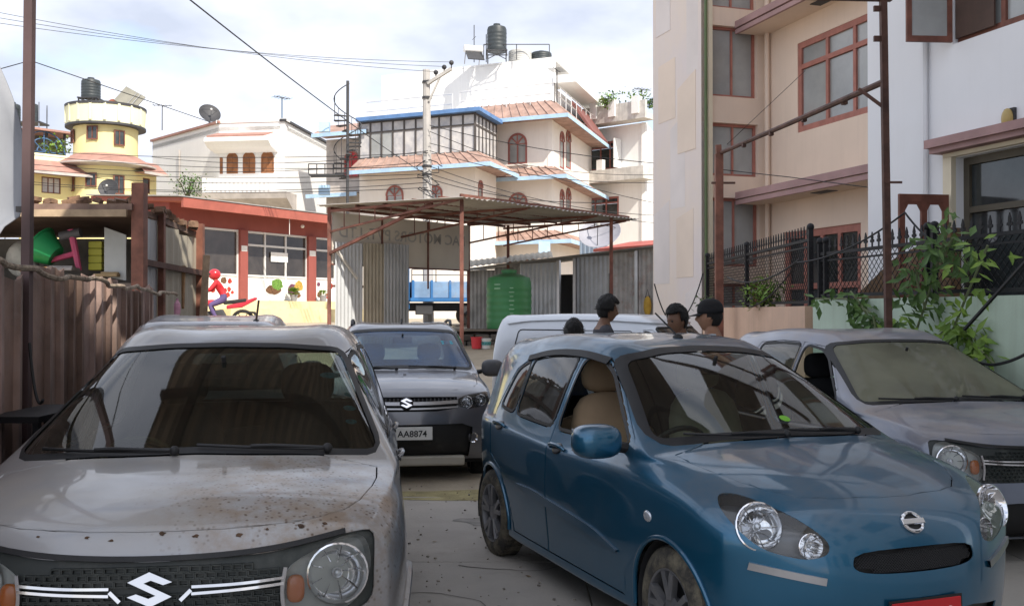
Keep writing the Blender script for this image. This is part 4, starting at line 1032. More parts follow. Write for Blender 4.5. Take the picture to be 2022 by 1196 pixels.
# shed
sd_ = empty('tin_shed', (-5.2, 11, 0), 0, 'lean-to shed of grey tin sheets with rubble weighing down its roof', 'shed'); XP = -3.72
q = MB(); q.prism([(-8.6, 2.66), (XP, 2.66), (XP, 2.72), (-8.6, 2.72)], 9.9, 12.0, lambda a, b, t: (a, t, b-.12*(t-9.9)/2.1)); q.build('roof', RUSTD, sd_)
for i, (a, b, m) in enumerate(((10.1, 10.62, GALV), (10.62, 11.3, GALVB), (11.3, 11.95, GALVB))):
    q = MB(); corrug(q, (XP, a, .9), (0, 1, 0), 1.72-.07*(a-10), b-a-.02, pitch=.2, amp=.008); q.build('metal_sheet', m, sd_, solid=.004)
for yy, w_ in ((10.0, .12), (10.64, .06), (11.95, .08)): q = MB(); q.bar((XP+.04, yy, 0), (XP+.04, yy, 2.93 if yy < 10.1 else 2.70), w_); q.build('post', mat('red_brown_steel', (.26, .105, .07)), sd_)
q = MB(); q.bar((XP+.05, 10.0, 2.16), (XP+.05, 11.95, 2.12), .06); q.build('rail', BROWNS, sd_)
q = MB(); q.bb(-8.6, XP-.1, 11.9, 11.95, .0, 2.52); q.build('wall', mat('shed_boards', (.30, .28, .25), .9, var=.3), sd_)
q = MB(); q.bb(-8.6, XP-.07, 10.1, 11.8, 1.86, 1.95); q.build('shelf', mat('grey_brown_board', (.22, .18, .15), .9, var=.2), sd_)
q = MB(); q.bb(-8.6, XP-.04, 9.86, 9.895, 2.59, 2.66); q.build('eave_board', mat('pale_board', (.48, .36, .24), .8, var=.2, scale=4), sd_)
adopt(sd_)
LUMP = mat('clay_tile_rubble', (.28, .17, .11), .95, var=.3, scale=8, bump=.5)
lm_ = MB(); lm_.box((0, 0, 0), (.2, .13, .07)); lm_.box((.03, .01, .04), (.12, .1, .04), rz=.3); lm_ = lm_.mesh('roof_tile', LUMP)
for i in range(26):
    o = linkmesh('roof_tile', lm_, sd_, (-7.6+.152*i+rs.uniform(-.04, .04), 9.97+rs.uniform(0, .3), 2.745+rs.uniform(-.005, .03)), (rs.uniform(-.3, .3), rs.uniform(-.25, .25), rs.uniform(0, 3)), (rs.uniform(.5, .95),)*3); o.matrix_parent_inverse = Matrix.Translation(-sd_.location)
for i in range(14):
    o = linkmesh('roof_tile', lm_, sd_, (XP-.02+rs.uniform(-.08, .08), 10.15+.125*i, 2.73-.0072*i+rs.uniform(0, .04)), (rs.uniform(-.3, .3), rs.uniform(-.2, .2), rs.uniform(0, 3)), (rs.uniform(.45, .85),)*3); o.matrix_parent_inverse = Matrix.Translation(-sd_.location)
# things on the shelf
GRNP = mat('green_plastic', (.03, .42, .14), .4, var=.08); PINKP = mat('pink_plastic', (.72, .12, .24), .4, var=.08)
b0 = at(100, 500, 10.4); q = MB(); q.lathe([(.001, 0), (.11, 0), (.115, .006), (.195, .2), (.21, .2), (.21, .215), (.185, .205), (.105, .014), (.001, .012)], 28, Matrix.Rotation(math.radians(-56), 4, 'Y')@Matrix.Translation((0, 0, -.09)), cap=False)
o = q.build('basin', GRNP, smooth=40); o.location = b0+Vector((-.02, 0, .02)); tag(o, 'green plastic basin tipped on its side in the tin shed', 'basin')
so_ = empty('stool', at(140, 530, 10.4), 0, 'pink plastic stool lying with a leg up beside the green basin', 'stool')
q = MB(); q.tube([(.085, 0, -.02), (.0, 0, .40)], [.03, .038], 8); q.build('leg', PINKP, so_, smooth=True); q = MB(); q.tube([(.03, 0, .15), (-.25, 0, .07)], [.03, .027], 8); q.build('leg', PINKP, so_, smooth=True)
q = MB(); q.tube([(.10, 0, .37), (-.11, 0, .33)], .05, 10); q.build('seat', mat('grey_plastic', (.13, .13, .14), .5), so_, smooth=True)
cr = empty('crate', at(192, 534, 10.6), 0, 'yellow plastic crate standing on end in the tin shed', 'crate'); YEL = mat('yellow_plastic', (.62, .60, .06), .5, var=.1)
for k in range(4): q = MB(); q.bb(-.07, .07, -.06, .1, .004+.076*k, .072+.076*k); q.build('slat_panel', YEL, cr, bevel=.006)
q = MB(); q.bb(-.06, .06, -.05, .09, 0, .305); q.build('core', mat('olive_plastic', (.35, .34, .05), .6), cr)
bd = at(228, 546, 10.25); q = MB(); q.prism([(-.11, 0), (.11, -.04), (.11, .42), (-.11, .50)], -.012, .012, lambda a, b, t: (bd.x+a, bd.y+t, bd.z+b)); o = q.build('board', mat('off_white_board', (.5, .52, .5), .7, var=.1)); tag(o, 'pale rectangular board leaning between crate and shed post', 'board')
sk = at(45, 512, 10.7); q = MB(); q.ball((0, 0, 0), .17, 14, 10, (1.0, .8, 1.15)); q.ball((.08, -.04, -.11), .12, 12, 8); o = q.build('sack', mat('white_sack', (.55, .55, .5), .8, var=.2, scale=8), smooth='all'); o.location = sk; tag(o, 'white knotted sack behind the thin brown pole', 'sack')
for (u, v, sx, col, lab, nm) in ((75, 530, .2, (.45, .22, .08), 'orange folded cloth on the shed shelf', 'cloth'), (120, 528, .22, (.5, .47, .45), 'pale flat tray lying under the green basin', 'tray'), (215, 540, .17, (.36, .26, .14), 'brown wooden board flat on the fence top beside the crate', 'board')):
    p = at(u, v+6, 10.25); q = MB(); q.box((0, 0, .012), (sx*1.4, .2, .03)); q.box((.02, 0, .03), (sx, .16, .03), rz=.2); o = q.build(nm, mat(nm+str(u), col, .85, var=.2), bevel=.006); o.location = p; tag(o, lab, nm)
# laundry line objects beside the shed
for (u, v, Y, w_, h_, col, lab, nm) in ((322, 570, 11.2, .07, .42, (.42, .24, .12), 'orange brown timber offcut propped beside the grey shed sheets', 'timber'), (358, 565, 11.4, .07, .46, (.45, .27, .14), 'second upright timber offcut near the pink bottle', 'timber'), (404, 570, 11.3, .07, .75, (.5, .36, .24), 'tall pale timber plank standing in front of the red restaurant', 'timber'), (350, 605, 10.6, .06, .2, (.75, .38, .5), 'pink plastic bottle hanging from the rope', 'bottle')):
    p = at(u, v, Y); q = MB(); q.box((0, 0, 0), (w_, .03, h_), ry=.06)
    if nm == 'bottle': q = MB(); q.lathe([(.001, -.08), (.032, -.08), (.034, .0), (.03, .03), (.012, .06), (.012, .085), (.001, .085)], 12, None, cap=False)
    else: q.box((.004, .02, -h_*.1), (w_*.8, .02, h_*.9), ry=.03)
    o = q.build(nm, mat(nm+str(u), col, .8, var=.2, scale=12)); o.location = p; tag(o, lab, nm)
for u in (322, 358, 404):
    pass
bk = MB(); bk.bb(-3.85, -3.64, 11.98, 12.05, 0, 1.95); bk.bb(-3.8, -3.67, 11.95, 11.98, .1, 1.88); tag(bk.build('tin_barrier', GALVB), 'low dull tin barrier joining the shed to the plank', 'barrier')

# grit, small stones and dry leaves on the apron
gm_ = MB(); rq = random.Random(77)
for i in range(420):
    x, y = rq.uniform(-1.2, 1.6), rq.uniform(3.4, 9.6); r = rq.choice((.003, .004, .005, .008)) ; gm_.box((x, y, .016+r*.4), (r*2, r*1.6, r*1.2), rz=rq.uniform(0, 3), rx=rq.uniform(-.4, .4))
tag(gm_.build('gravel', mat('grit', (.42, .38, .32), .95, var=.3, scale=30)), 'loose grit and small stones scattered over the concrete', 'gravel', kind='stuff')
lv = MB()
for i in range(30):
    x, y = rq.uniform(-1.1, 1.4), rq.uniform(4.2, 9.6); leaf_mesh(lv, (x, y, .022), (rq.uniform(-1, 1), rq.uniform(-1, 1), .05), (0, 0, 1), rq.uniform(.03, .06), rq.uniform(.015, .03))
tag(lv.build('fallen_leaves', mat('dry_leaf', (.30, .20, .09), .9, var=.3, scale=40), flipfix=False), 'dry fallen leaves scattered over the concrete', 'leaves', kind='stuff')
# stains left by oil and water
for i, (x, y, r) in enumerate(((-.55, 5.2, .22), (-.2, 8.0, .28))):
    q = MB(); P = [(x+r*rq.uniform(.5, 1.1)*math.cos(t), y+r*.7*rq.uniform(.5, 1.1)*math.sin(t), .0162+.0003*i) for t in [2*math.pi*k/18 for k in range(18)]]; q.add(P, [tuple(range(18))]); tag(q.build('oil_stain', mat('oil_stain', (.30, .275, .24), .7, var=.25, scale=6)), kind='structure')
# ================================================================ houses across the street
WHT = mat('warm_white_paint', (.80, .79, .77), .9, var=.03, scale=.3, streak=.22, dirtcol=(.5, .48, .46))  # warm white house paint with grey streaks
CRM = mat('cream_brick_paint', (.82, .775, .72), .9, var=.05, scale=.5, streak=.15, dirtcol=(.55, .47, .42), bump=.1, bscale=12)
YELW = mat('yellow_house_paint', (.80, .71, .36), .9, var=.05, scale=.4, streak=.15, dirtcol=(.5, .42, .22))
YELP = mat('pale_yellow_parapet', (.78, .77, .54), .9, var=.05, scale=.6)
REDT = mat('red_roof_band', (.40, .22, .18), .85, var=.12)
SHUT = mat('orange_shutter_wood', (.36, .15, .06), .7, var=.25, scale=2)
ARCHR = mat('maroon_window_frame', (.33, .12, .10), .7, var=.1)
CURT = mat('pale_curtain_glass', (.58, .56, .54), .35, var=.3, scale=2.4, col2=(.36, .36, .38))
PIPEW = mat('pale_grey_pipe', (.62, .62, .62), .5)
def gzz(p): return gz(p[1])
# ---- white house with arched balcony
hA = empty('white_house', (*U(490, 51), 1.3), 0, 'white plastered house with four brown arched doors under a red awning', 'house')
a0, a1, a2, a3 = U(300, 56), U(432, 50.5), U(562, 50), U(648, 57)
zt = zat(240, 50)
for p, q_, nm in ((a0, a1, 'l'), (a2, a3, 'r')):
    w = Wall(p, q_); wall_holes('wall', w, 0, w.len, 1.0, zt+(0 if nm == 'l' else 0), [], WHT, hA)
    o = MB(); w.box(o, -.1, w.len+.1, zt, zt+.12, -.25, .1); o.build('coping', REDT if nm == 'l' else STEELD, hA)
wF = Wall(a1, a2); bz0, bz1 = zat(348, 49), zat(312, 50)
hs = []
for u0, u1 in ((424, 440), (448, 470), (480, 504), (516, 541)): r = wF.rect(u0, 316, u1, 342); hs.append((r[0], r[1], zat(342, 50.2), zat(312, 50.2)))
wall_holes('wall', wF, 0, wF.len, 1.0, zt+.05, hs[1:], WHT, hA)
for h in hs: window(wF, (max(h[0], .05), h[1], h[2], h[3]), SHUT, SHUT, hA, cols=2, fw=.05, arch=True, inset=-.01)
# swept parapet
o = MB(); n = 16; o.prism([(wF.len*i/n, zt+.02-.35*math.sin(math.pi*i/n)*(1 if i < 8 else .4)) for i in range(n+1)]+[(wF.len, zt+.25), (0, zt+.25)], -.3, .02, lambda a, b, t: wF.P(a, b, t)) if False else None
o = MB(); wF.box(o, -.15, wF.len+.15, zt, zt+.15, -.3, .05); o.build('parapet', WHT, hA)
# red awning over the arches
az0, az1 = zat(284, 49), zat(262, 50)
o = MB(); pr = [(.02, az1), (1.25, az0+.35), (1.3, az0+.15), (.9, az0-.1), (.02, az0-.25)]
o.prism(pr, -.2, wF.len-.35, lambda a, b, t: wF.P(t, b, a)); o.build('awning', WHT, hA)
o = MB(); o.prism([(.0, az1+.06), (1.22, az0+.45), (1.22, az0+.36), (.0, az1-.03)], -.1, wF.len-.6, lambda a, b, t: wF.P(t, b, a)); o.build('awning_tiles', REDT, hA)
# balcony
o = MB(); o.prism([(0, bz0-1.2), (1.1, bz0-1.2), (1.25, bz0-.9), (1.25, bz0-.02), (1.1, bz0), (0, bz0)], -.3, wF.len+.1, lambda a, b, t: wF.P(t, b, a)); o.build('balcony', WHT, hA)
for i in range(14):
    o = MB(); wF.box(o, .2+i*.22, .28+i*.22, bz0-.75, bz0-.15, 1.25, 1.27)
    o.build('baluster_slot', mat('faded_baluster', (.70, .67, .65), .9), hA)
z3 = zat(385, 50); o = MB(); o.prism([(0, z3), (1.4, z3), (1.3, z3-.3), (.4, z3-.8), (0, z3-.8)], -.6, wF.len+.6, lambda a, b, t: wF.P(t, b, a)); o.build('awning', SOFF, hA)
for u0, u1 in ((485, 507), (520, 545)): r = wF.rect(u0, 405, u1, 425); window(wF, (r[0], r[1], zat(430, 50), zat(412, 50)), ARCHR, WIN, hA, cols=2, fw=.05, arch=True, inset=-.01)
slab_poly('roof', [a0, a1, a2, a3, (a3[0], 64), (a0[0], 64)], zt-.4, zt-.2, WHT, hA)
o = MB(); o.tube([Wall(a0, a1).P(3.4, zat(400, 50), .06), Wall(a0, a1).P(3.4, zat(280, 51), .06)], .04, 5); o.build('drain_pipe', SOFF, hA); adopt(hA)
dish((*U(412, 52), zt+.1), .55, (.5, -.8, .5), STEELD, 'dark satellite dish on the roof corner of the white arched house', .35)
yagi((*U(319, 53), zt+.1), 1.3, 'thin antenna at the left roof end of the white arched house', .2); yagi((*U(556, 52), zt+.1), 1.5, 'thin antenna beside the right roof slope of the white arched house', .9)
# ---- yellow house with round tower
hB = empty('yellow_house', (*U(208, 49), 1.3), 0, 'yellow house with a round roof tower and red tiled eaves', 'house'); Yb = 49; cB = Vector((U(208, Yb)[0], Yb, 0))
def ringwall(nm, r, z0, z1, m, par, n=40, r1=None):
    o = MB(); o.lathe([(r, z0), (r1 or r, z1)], n, Matrix.Translation(cB), cap=True); return o.build(nm, m, par, smooth=40)
pxm = Yb/F
ringwall('wall', 60*pxm, zat(312, Yb), zat(248, Yb), YELW, hB)
ringwall('parapet', 73*pxm, zat(252, Yb), zat(216, Yb), YELP, hB, r1=75*pxm); ringwall('coping', 76*pxm, zat(216, Yb)-.06, zat(216, Yb)+.06, STEELD, hB); ringwall('ledge', 75*pxm, zat(254, Yb)-.06, zat(252, Yb)-.003, STEELD, hB)
for i in range(9):
    a = math.radians(-170+20*i*1.0); o = MB(); r = 74.6*pxm; o.box(cB+Vector((r*math.cos(a), r*math.sin(a), zat(233, Yb))), (.06, .12, 1.0*.8), rz=a); o.build('parapet_pier', YELP, hB)
o = MB(); o.lathe([(96*pxm, zat(330, Yb)), (60*pxm, zat(310, Yb))], 40, Matrix.Translation(cB), cap=False); o.build('eave', REDT, hB, smooth=40)
o = MB(); o.lathe([(96*pxm, zat(330, Yb)), (96*pxm, zat(333, Yb)), (66*pxm, zat(336, Yb))], 40, Matrix.Translation(cB), cap=False); o.build('eave_soffit', SOFF, hB, smooth=40)
ringwall('wall', 68*pxm, 1.0, zat(334, Yb), YELW, hB)
for da, z0, z1, nm in ((-.02, 279, 252, 'w'), (.78, 288, 258, 'w'), (-.95, 282, 256, 'w'), (0, 372, 345, 'w'), (.72, 385, 348, 'w'), (-.7, 380, 348, 'w')):
    R_ = (60.5 if z0 < 300 else 68.5)*pxm; a = -math.pi/2+da; wv = Vector((math.cos(a), math.sin(a), 0)); c = cB+wv*R_
    w = Wall((c.x+wv.y*.26, c.y-wv.x*.26), (c.x-wv.y*.26, c.y+wv.x*.26)); w.n = wv
    window(w, (0, .52, zat(z0, Yb-1), zat(z1, Yb-1)), WOODR, WIN, hB, cols=2, fw=.05, inset=-.05)
wl = Wall(U(40, 46), U(162, 48)); zz = zat(332, 47)
wl_h = [wl.rect(48, 350, 62, 380), wl.rect(82, 350, 120, 382)]
wall_holes('wall', wl, 0, wl.len, 1.0, zz, wl_h, YELW, hB)
for h in wl_h: window(wl, h, WOODR, CURT, hB, cols=3, fw=.05, inset=.05)
eave([U(40, 46), U(165, 48)], 1.0, zat(340, 46), zat(318, 47), hB, 1, REDT, SOFF, .1)
o = MB(); wl.box(o, 0, wl.len, zat(318, 47), zat(305, 47), -.15, .0); o.build('parapet', YELP, hB)
wr = Wall(U(262, 48.5), U(308, 50)); wall_holes('wall', wr, 0, wr.len, 1, zat(334, 49), [wr.rect(282, 352, 296, 382)], YELW, hB); window(wr, wr.rect(282, 352, 296, 382), WOODR, WIN, hB, cols=1, fw=.05, inset=.04)
eave([U(262, 48.5), U(310, 50)], .7, zat(337, 48), zat(316, 48.5), hB, 1, REDT, SOFF, .1)
# dark roofed terrace behind the tower
o = MB(); p0, p1 = U(48, 52), U(150, 54); w = Wall(p0, p1); w.box(o, 0, w.len, zat(262, 53), zat(258, 53), -4, .4); o.build('terrace_roof', REDT, hB)
o = MB(); w.box(o, 0, w.len, zat(306, 53), zat(260, 53), -1.6, -1.4); o.build('terrace_wall', mat('dark_terrace', (.16, .15, .14), .9), hB)
for t in (.1, .4, .75, .98): o = MB(); w.box(o, w.len*t-.05, w.len*t+.05, zat(306, 53), zat(262, 53), 0, .1); o.build('terrace_post', STEELD, hB)
o = MB(); c = w.P(.9, zat(303, 53), .15)
for k in range(1, 4): o.tube([c+w.d*(.36*k*math.cos(a))+Vector((0, 0, .36*k*math.sin(a))) for a in [math.pi*i/12 for i in range(13)]], .035, 5)
for i in range(5): a = math.pi*i/4; o.tube([c, c+w.d*(1.1*math.cos(a))+Vector((0, 0, 1.1*math.sin(a)))], .03, 5)
o.build('fan_grille', mat('blue_iron', (.06, .14, .28), .6), hB); adopt(hB)
bush('roof_plant', (*U(112, 51), zat(305, 51)), .7, .8, 160, 'green roof terrace shrub beside the round tower', 'plant', LEAFL, .25, rnd=12)
water_tank((*U(178, 50), zat(217, 50)), .45, 1.0, TANKG, 'upper black water tank on a steel stand above the round tower', stand=.55+.0)
water_tank((*U(177, 50.3), zat(217, 50)-.1), .32, .5, TANKG, 'squat black tank standing under the steel stand on the round tower')
sp_o = empty('solar_collector', (*U(255, 50), zat(217, 50)), 0, 'tilted dusty solar panel on the round tower roof', 'solar panel'); o = MB(); o.box((0, 0, .55), (1.1, .06, 1.0), ry=.5, rx=-.5); o.build('panel', mat('dusty_solar', (.22, .21, .17), .4, var=.1), sp_o)
for k in range(4): o = MB(); o.box((-.36+.24*k, -.035, .55+.0), (.02, .02, .85), ry=.5, rx=-.5); o.build('panel_bar', CHROMED, sp_o)
o = MB(); o.tube([(.35, .1, .3), (.45, .2, -.1)], .03, 5); o.tube([(-.3, .0, .2), (-.3, .1, -.1)], .03, 5); o.build('leg', STEELD, sp_o)
dish((*U(222, 50), zat(217, 50)-.15), .28, (.2, -1, .3), mat('rust_red_dish', (.35, .12, .07), .7), 'small rusty red dish beside the solar panel', .25)
dish((*U(214, 44), zat(385, 44)), .42, (.1, -1, .35), STEELD, 'grey satellite dish standing in front of the yellow house above the shed roof', .05)
# tanks on a mast at the far left
ts = empty('tank_tower', (*U(42, 58), 1.3), 0, 'thin steel tower carrying two black tanks behind the brown pole', 'tower'); zt_ = zat(243, 58)-1.3
for a in (-1, 1):
    for b in (-1, 1): o = MB(); o.bar((a*1.2, b*.5, 0), (a*1.2, b*.5, zt_+1.1), .06); o.build('leg', CHROMED, ts)
o = MB(); o.bb(-1.3, 1.3, -.6, .6, zt_-.08, zt_); o.build('platform', STEELD, ts)
for u, lab in ((24, 'black water tank on the steel tower, the one away from the yellow house'), (61, 'black water tank on the steel tower, the one towards the yellow house')): water_tank((*U(u, 58), zt_+1.3), .40, 1.15, TANKG, lab)
# ---- big cream house
hC = empty('cream_house', (*U(1000, 50), 1.3), 0, 'large cream house with terracotta eaves, sky blue trim and a glazed sunroom', 'house')
aF = math.radians(66); fd = Vector((-math.sin(aF), math.cos(aF))); sd2 = Vector((math.sin(math.radians(17)), math.cos(math.radians(17))))
Cc = Vector(U(1090, 50)); C1 = Cc+sd2*9                       # right corner and its return
z_e3, z_e2, z_e1 = zat(236, 50), zat(352, 50), zat(478, 50)     # eave levels, top to bottom
# left (sunroom) block
D0 = Vector(U(938, 47.0)); D1 = D0+fd*((U(700, 47)[0]-D0.x)/fd.x*1.03); D2 = D0+sd2*3.2
W2 = Wall(Cc, Cc+fd*7); 
t_ = [W2.rect(1003, 258, 1041, 318), W2.rect(1004, 375, 1042, 420)]
h3 = (t_[0][0], t_[0][1], zat(318, 49.6), zat(276, 49.6)); h2 = (t_[1][0], t_[1][1], zat(432, 49.6), zat(396, 49.6)); hd1 = W2.rect(1005, 510, 1060, 560)
for r in (h3, h2, hd1):
    pass
def srt(r): return (min(r[0], r[1]), max(r[0], r[1]), r[2], r[3])
h3, h2, hd1 = srt(h3), srt(h2), srt(hd1)
wall_holes('wall', W2, 0, 7, 1, z_e3, [h3, h2, hd1], CRM, hC)
window(W2, h3, ARCHR, WINC, hC, cols=2, arch=True, fw=.10, sill=CRM, inset=.02); window(W2, h2, ARCHR, WINC, hC, cols=2, arch=True, fw=.10, sill=CRM, inset=.02); window(W2, hd1, WOODR, WIN, hC, cols=3, fw=.07, inset=.03)
W3 = Wall(Cc, C1); hs = []
for u0, u1 in ((1105, 1114), (1117, 1127)):
    for v0, v1 in ((278, 333), (392, 440)): r = srt(W3.rect(u0, v0, u1, v1)); hs.append(r)
wall_holes('wall', W3, .002, 9, 1, z_e3, hs, CRM, hC)
for r in hs: window(W3, r, ARCHR, WINC, hC, cols=1, arch=True, fw=.08, inset=.02)
dS = Cc+sd2*3.2+Vector((.8, -.25)); 
eave([Cc+fd*5.0, Cc, C1], 1.1, z_e3, z_e3+.95, hC, 1, ridges=.45); eave([Cc+fd*4.4, Cc, C1], 1.0, z_e2, z_e2+.6, hC, 1, ridges=.45); eave([Cc+fd*5, Cc, C1], 1.3, z_e1, z_e1+.6, hC, 1, ridges=.45)
slab_poly('roof', [Cc+fd*7, Cc, C1, C1+fd*7], z_e3, z_e3+.8, WHT, hC)
# sunroom block
W4 = Wall(D0, D1); W5 = Wall(D0, D2); sz0, sz1 = zat(306, 47), zat(222, 47); LS = W4.len
ah = []
for u0, u1 in ((762, 797), (846, 874)): r = srt(W4.rect(u0, 368, u1, 400)); ah.append((r[0], r[1], zat(402, 47.5), zat(380, 47.5)))
hdr = srt(W4.rect(936, 520, 970, 600)); 
wall_holes('wall', W4, 0, LS, 1, sz0+.12, ah, CRM, hC); wall_holes('wall', W5, .002, 3.2, 1, sz0+.12, [srt(W5.rect(944, 370, 953, 395))], CRM, hC)
for r in ah: window(W4, r, ARCHR, WINC, hC, cols=2, arch=True, fw=.09, inset=.02)
window(W5, srt(W5.rect(944, 370, 953, 395)), ARCHR, WINC, hC, cols=1, arch=True, fw=.08, inset=.02)
zmid = zat(330, 47); eave([D1, D0, D2], 1.15, zmid, zmid+.75, hC, 1, ridges=.45)
eave([D1, D1+fd*-1.0+Vector((0, 0))], .01, zmid-.01, zmid, hC, 1) if False else None
# glazing of the sunroom
DKF = mat('dark_window_bars', (.08, .07, .065), .6)
sr = empty('sunroom', (0, 0, 0), parent=hC); nP = 10; zt2 = sz1-.55
for (w, n, L_) in ((W4, nP, LS), (W5, 6, 3.2)):
    o = MB()
    for k in range(n+1): a = L_*k/n; w.box(o, a-.04, a+.04, sz0+.125, sz1, -.05, .03)
    for z in (sz0+.16, zt2, sz1-.05): w.box(o, .05, L_-.05, z-.04, z+.04, -.046, .026)
    f = o.build('window_frame', DKF, sr)
    for k in range(n):
        a, b = L_*k/n+.04, L_*(k+1)/n-.04
        o = MB(); w.box(o, a, b, sz0+.2, zt2-.04, -.02, -.01); o.build('pane', CURT if not (w is W4 and k in (7, 8)) else WINC, sr); o = MB(); w.box(o, a, b, zt2+.04, sz1-.09, -.02, -.01); o.build('pane', CURT, sr)
O = offset([D1, D0, D2], .35, 1); slab_poly('sunroom_roof', [O[0], O[1], O[2], O[2]+fd*LS], sz1, sz1+.18, mat('deep_blue_trim', (.12, .24, .48), .6), hC)
slab_poly('sunroom_back', [D1-sd2*-.6, D0+sd2*.6+fd*.4, D2+fd*.4, D2+fd*LS], sz0+.1, sz1-.02, SOFF, hC)
# upper white storey
E0 = Vector(U(1094, 53)); E1 = E0+fd*10.5; E2 = E0+sd2*7; wu0, wu1 = z_e3+.5, zat(116, 53); W6, W7 = Wall(E0, E1), Wall(E0, E2)
wall_holes('wall', W6, 0, 10.5, wu0, wu1, [], WHT, hC); wall_holes('wall', W7, .002, 7, wu0, wu1-1.5, [], WHT, hC)
slab_poly('roof', [E0, E1, E1+sd2*7, E2], wu1-.02, wu1+.1, WHT, hC)
o = MB(); W7.box(o, -.1, 7.2, wu1-1.3, wu1-.9, .0, 1.2); o.build('balcony', WHT, hC); o = MB(); o.prism([(1.0, wu1-1.9), (1.05, wu1-1.9), (3.2, wu1-3.6), (3.1, wu1-3.75), (1.0, wu1-2.1)], 1.5, 5.5, lambda a, b, t: W7.P(t, b, a*.55)); o.build('awning', mat('maroon_sheet', (.22, .09, .08), .7), hC)
O3 = offset([Cc+fd*5.0, Cc, C1], .2, 1); railing([tuple(p) for p in O3], z_e3+.75, 1.0, PIPEW, hC, 1.1, 2)
Wg = Wall(D0+fd*2.2, D0+fd*LS); railing([tuple(D0+fd*1.5+sd2*.8), tuple(D0+fd*LS+sd2*.8)], sz1+.2, .95, PIPEW, hC, 1.2, 2)
slab_poly('terrace_wall', [D0+fd*4+sd2*1.5, D1+sd2*1.5, D1+sd2*4, D0+fd*4+sd2*4], sz1+.1, sz1+1.0, WHT, hC)
# left wing with spiral stair
G0 = D1; G1 = D1+fd*2.6; Wq = Wall(G0+sd2*1.2, G1+sd2*1.2)
wall_holes('wall', Wq, 0, 2.6, 1, zat(250, 48), [], SOFF, hC); rr = srt(Wq.rect(680, 300, 709, 345)); window(Wq, (max(.05, rr[0]), min(2.5, rr[1]), zat(340, 49), zat(302, 49)), ARCHR, mat('red_door', (.55, .04, .05), .6), hC, cols=2, arch=True, fw=.08, inset=-.02)
eave([G1+sd2*1.2, G0+sd2*1.2+fd*-.6], 1.3, zat(247, 48), zat(228, 49), hC, 1); eave([G1+sd2*1.2-fd*-.4, G0+sd2*1.2], 1.2, zat(372, 48), zat(366, 49), hC, 1, SOFF)
for z, u in ((zat(255, 48), 640), (zat(378, 48), 640)): o = MB(); c = Vector((*U(u, 47.5), z)); o.box(c, (.5, .3, .45)); o.build('corner_bracket', BLUET, hC)
pc = Vector(U(1075, 48.5)); o = MB(); o.box((pc.x, pc.y, z_e1-.35), (.55, .2, .55)); o.build('corner_bracket', BLUET, hC)
adopt(hC)
ss = empty('spiral_stair', (*U(686, 46.3), zat(345, 46.3)), 0, 'slender dark spiral staircase wound round a tall pole beside the red door', 'staircase'); hS = zat(160, 46.3)-zat(345, 46.3)
o = MB(); o.tube([(0, 0, -2.5), (0, 0, hS)], .07, 8); o.build('newel_pole', STEELD, ss)
for i in range(15):
    a = 2.2+i*.55; z = .2*i-.15; o = MB(); d = Vector((math.cos(a), math.sin(a), 0)); s = Vector((-d.y, d.x, 0)); o.prism([(0.05, -.05), (.62, -.13), (.62, .13), (.05, .05)], z, z+.05, lambda p, q, t: d*p+s*q+Vector((0, 0, t))); o.build('tread', STEELD, ss)
o = MB(); o.tube([(.62*math.cos(2.2+i*.275), .62*math.sin(2.2+i*.275), .1*i+.75) for i in range(34)], .025, 5)
for i in range(0, 15): a = 2.2+i*.55; o.tube([(.61*math.cos(a), .61*math.sin(a), .2*i-.1), (.61*math.cos(a), .61*math.sin(a), .2*i+.75)], .015, 4)
o.build('handrail', STEELD, ss)
o = MB(); zz = .0
ld = empty('landing_railing', (*U(650, 46.5), zat(345, 46.5)), 0, 'small steel landing with railing left of the spiral staircase', 'railing'); o = MB(); o.bb(-.9, .7, -.3, .4, -.06, 0); o.build('deck', STEELD, ld); railing([(-.9, -.3), (.6, -.3)], 0, .45, STEELD, ld, .35, 2)
# roof furniture of the cream house
rz_ = wu1+.1
water_tank((*U(981, 54), rz_), .52, 1.45, TANKG, 'tall black water tank on a railed stand above the cream house', stand=.5)
water_tank((*U(1027, 54.5), rz_), .62, .75, mat('pale_grey_tank', (.5, .5, .48), .6), 'short pale grey tank on the roof between the two black tanks')
water_tank((*U(1069, 54.8), rz_), .56, .72, TANKG, 'squat black water tank at the roof end of the cream house')
hw = empty('solar_heater', (*U(934, 54), rz_-.1), .3, 'white cylinder solar water heater at the roof edge', 'water heater'); o = MB(); o.tube([(-.5, 0, .75), (.5, 0, .75)], .2, 12); o.build('tank', WHT, hw, smooth=40); o = MB(); o.box((0, -.35, .35), (.9, .9, .05), rx=.75); o.build('collector', STEELD, hw); o = MB(); o.bar((-.4, .3, 0), (-.4, 0, .7), .04); o.bar((.4, .3, 0), (.4, 0, .7), .04); o.build('frame_leg', CHROMED, hw)
for u, h_ in ((936, 2.0), (960, 1.5)): q = empty('roof_mast', (*U(u, 54.2), rz_), 0, 'thin bare mast beside the solar heater' if u == 936 else 'short mast next to the tall black tank', 'mast'); o = MB(); o.tube([(0, 0, 0), (0, 0, h_)], .025, 5); o.build('pole', STEELD, q); o = MB(); o.tube([(-.1, 0, h_*.6), (.1, 0, h_*.7)], .012, 4); o.build('stay', STEELD, q)
railing([U(955, 53.6), U(1085, 53.6)], rz_, .8, STEELD, tag(empty('roof_railing', (0, 0, 0)), 'steel pipe railing round the roof tanks', 'railing'), 1.4, 1)
yagi((*U(1100, 49.8), z_e3+.8), 1.6, 'antenna on the terracotta eave of the cream house', 1.2)
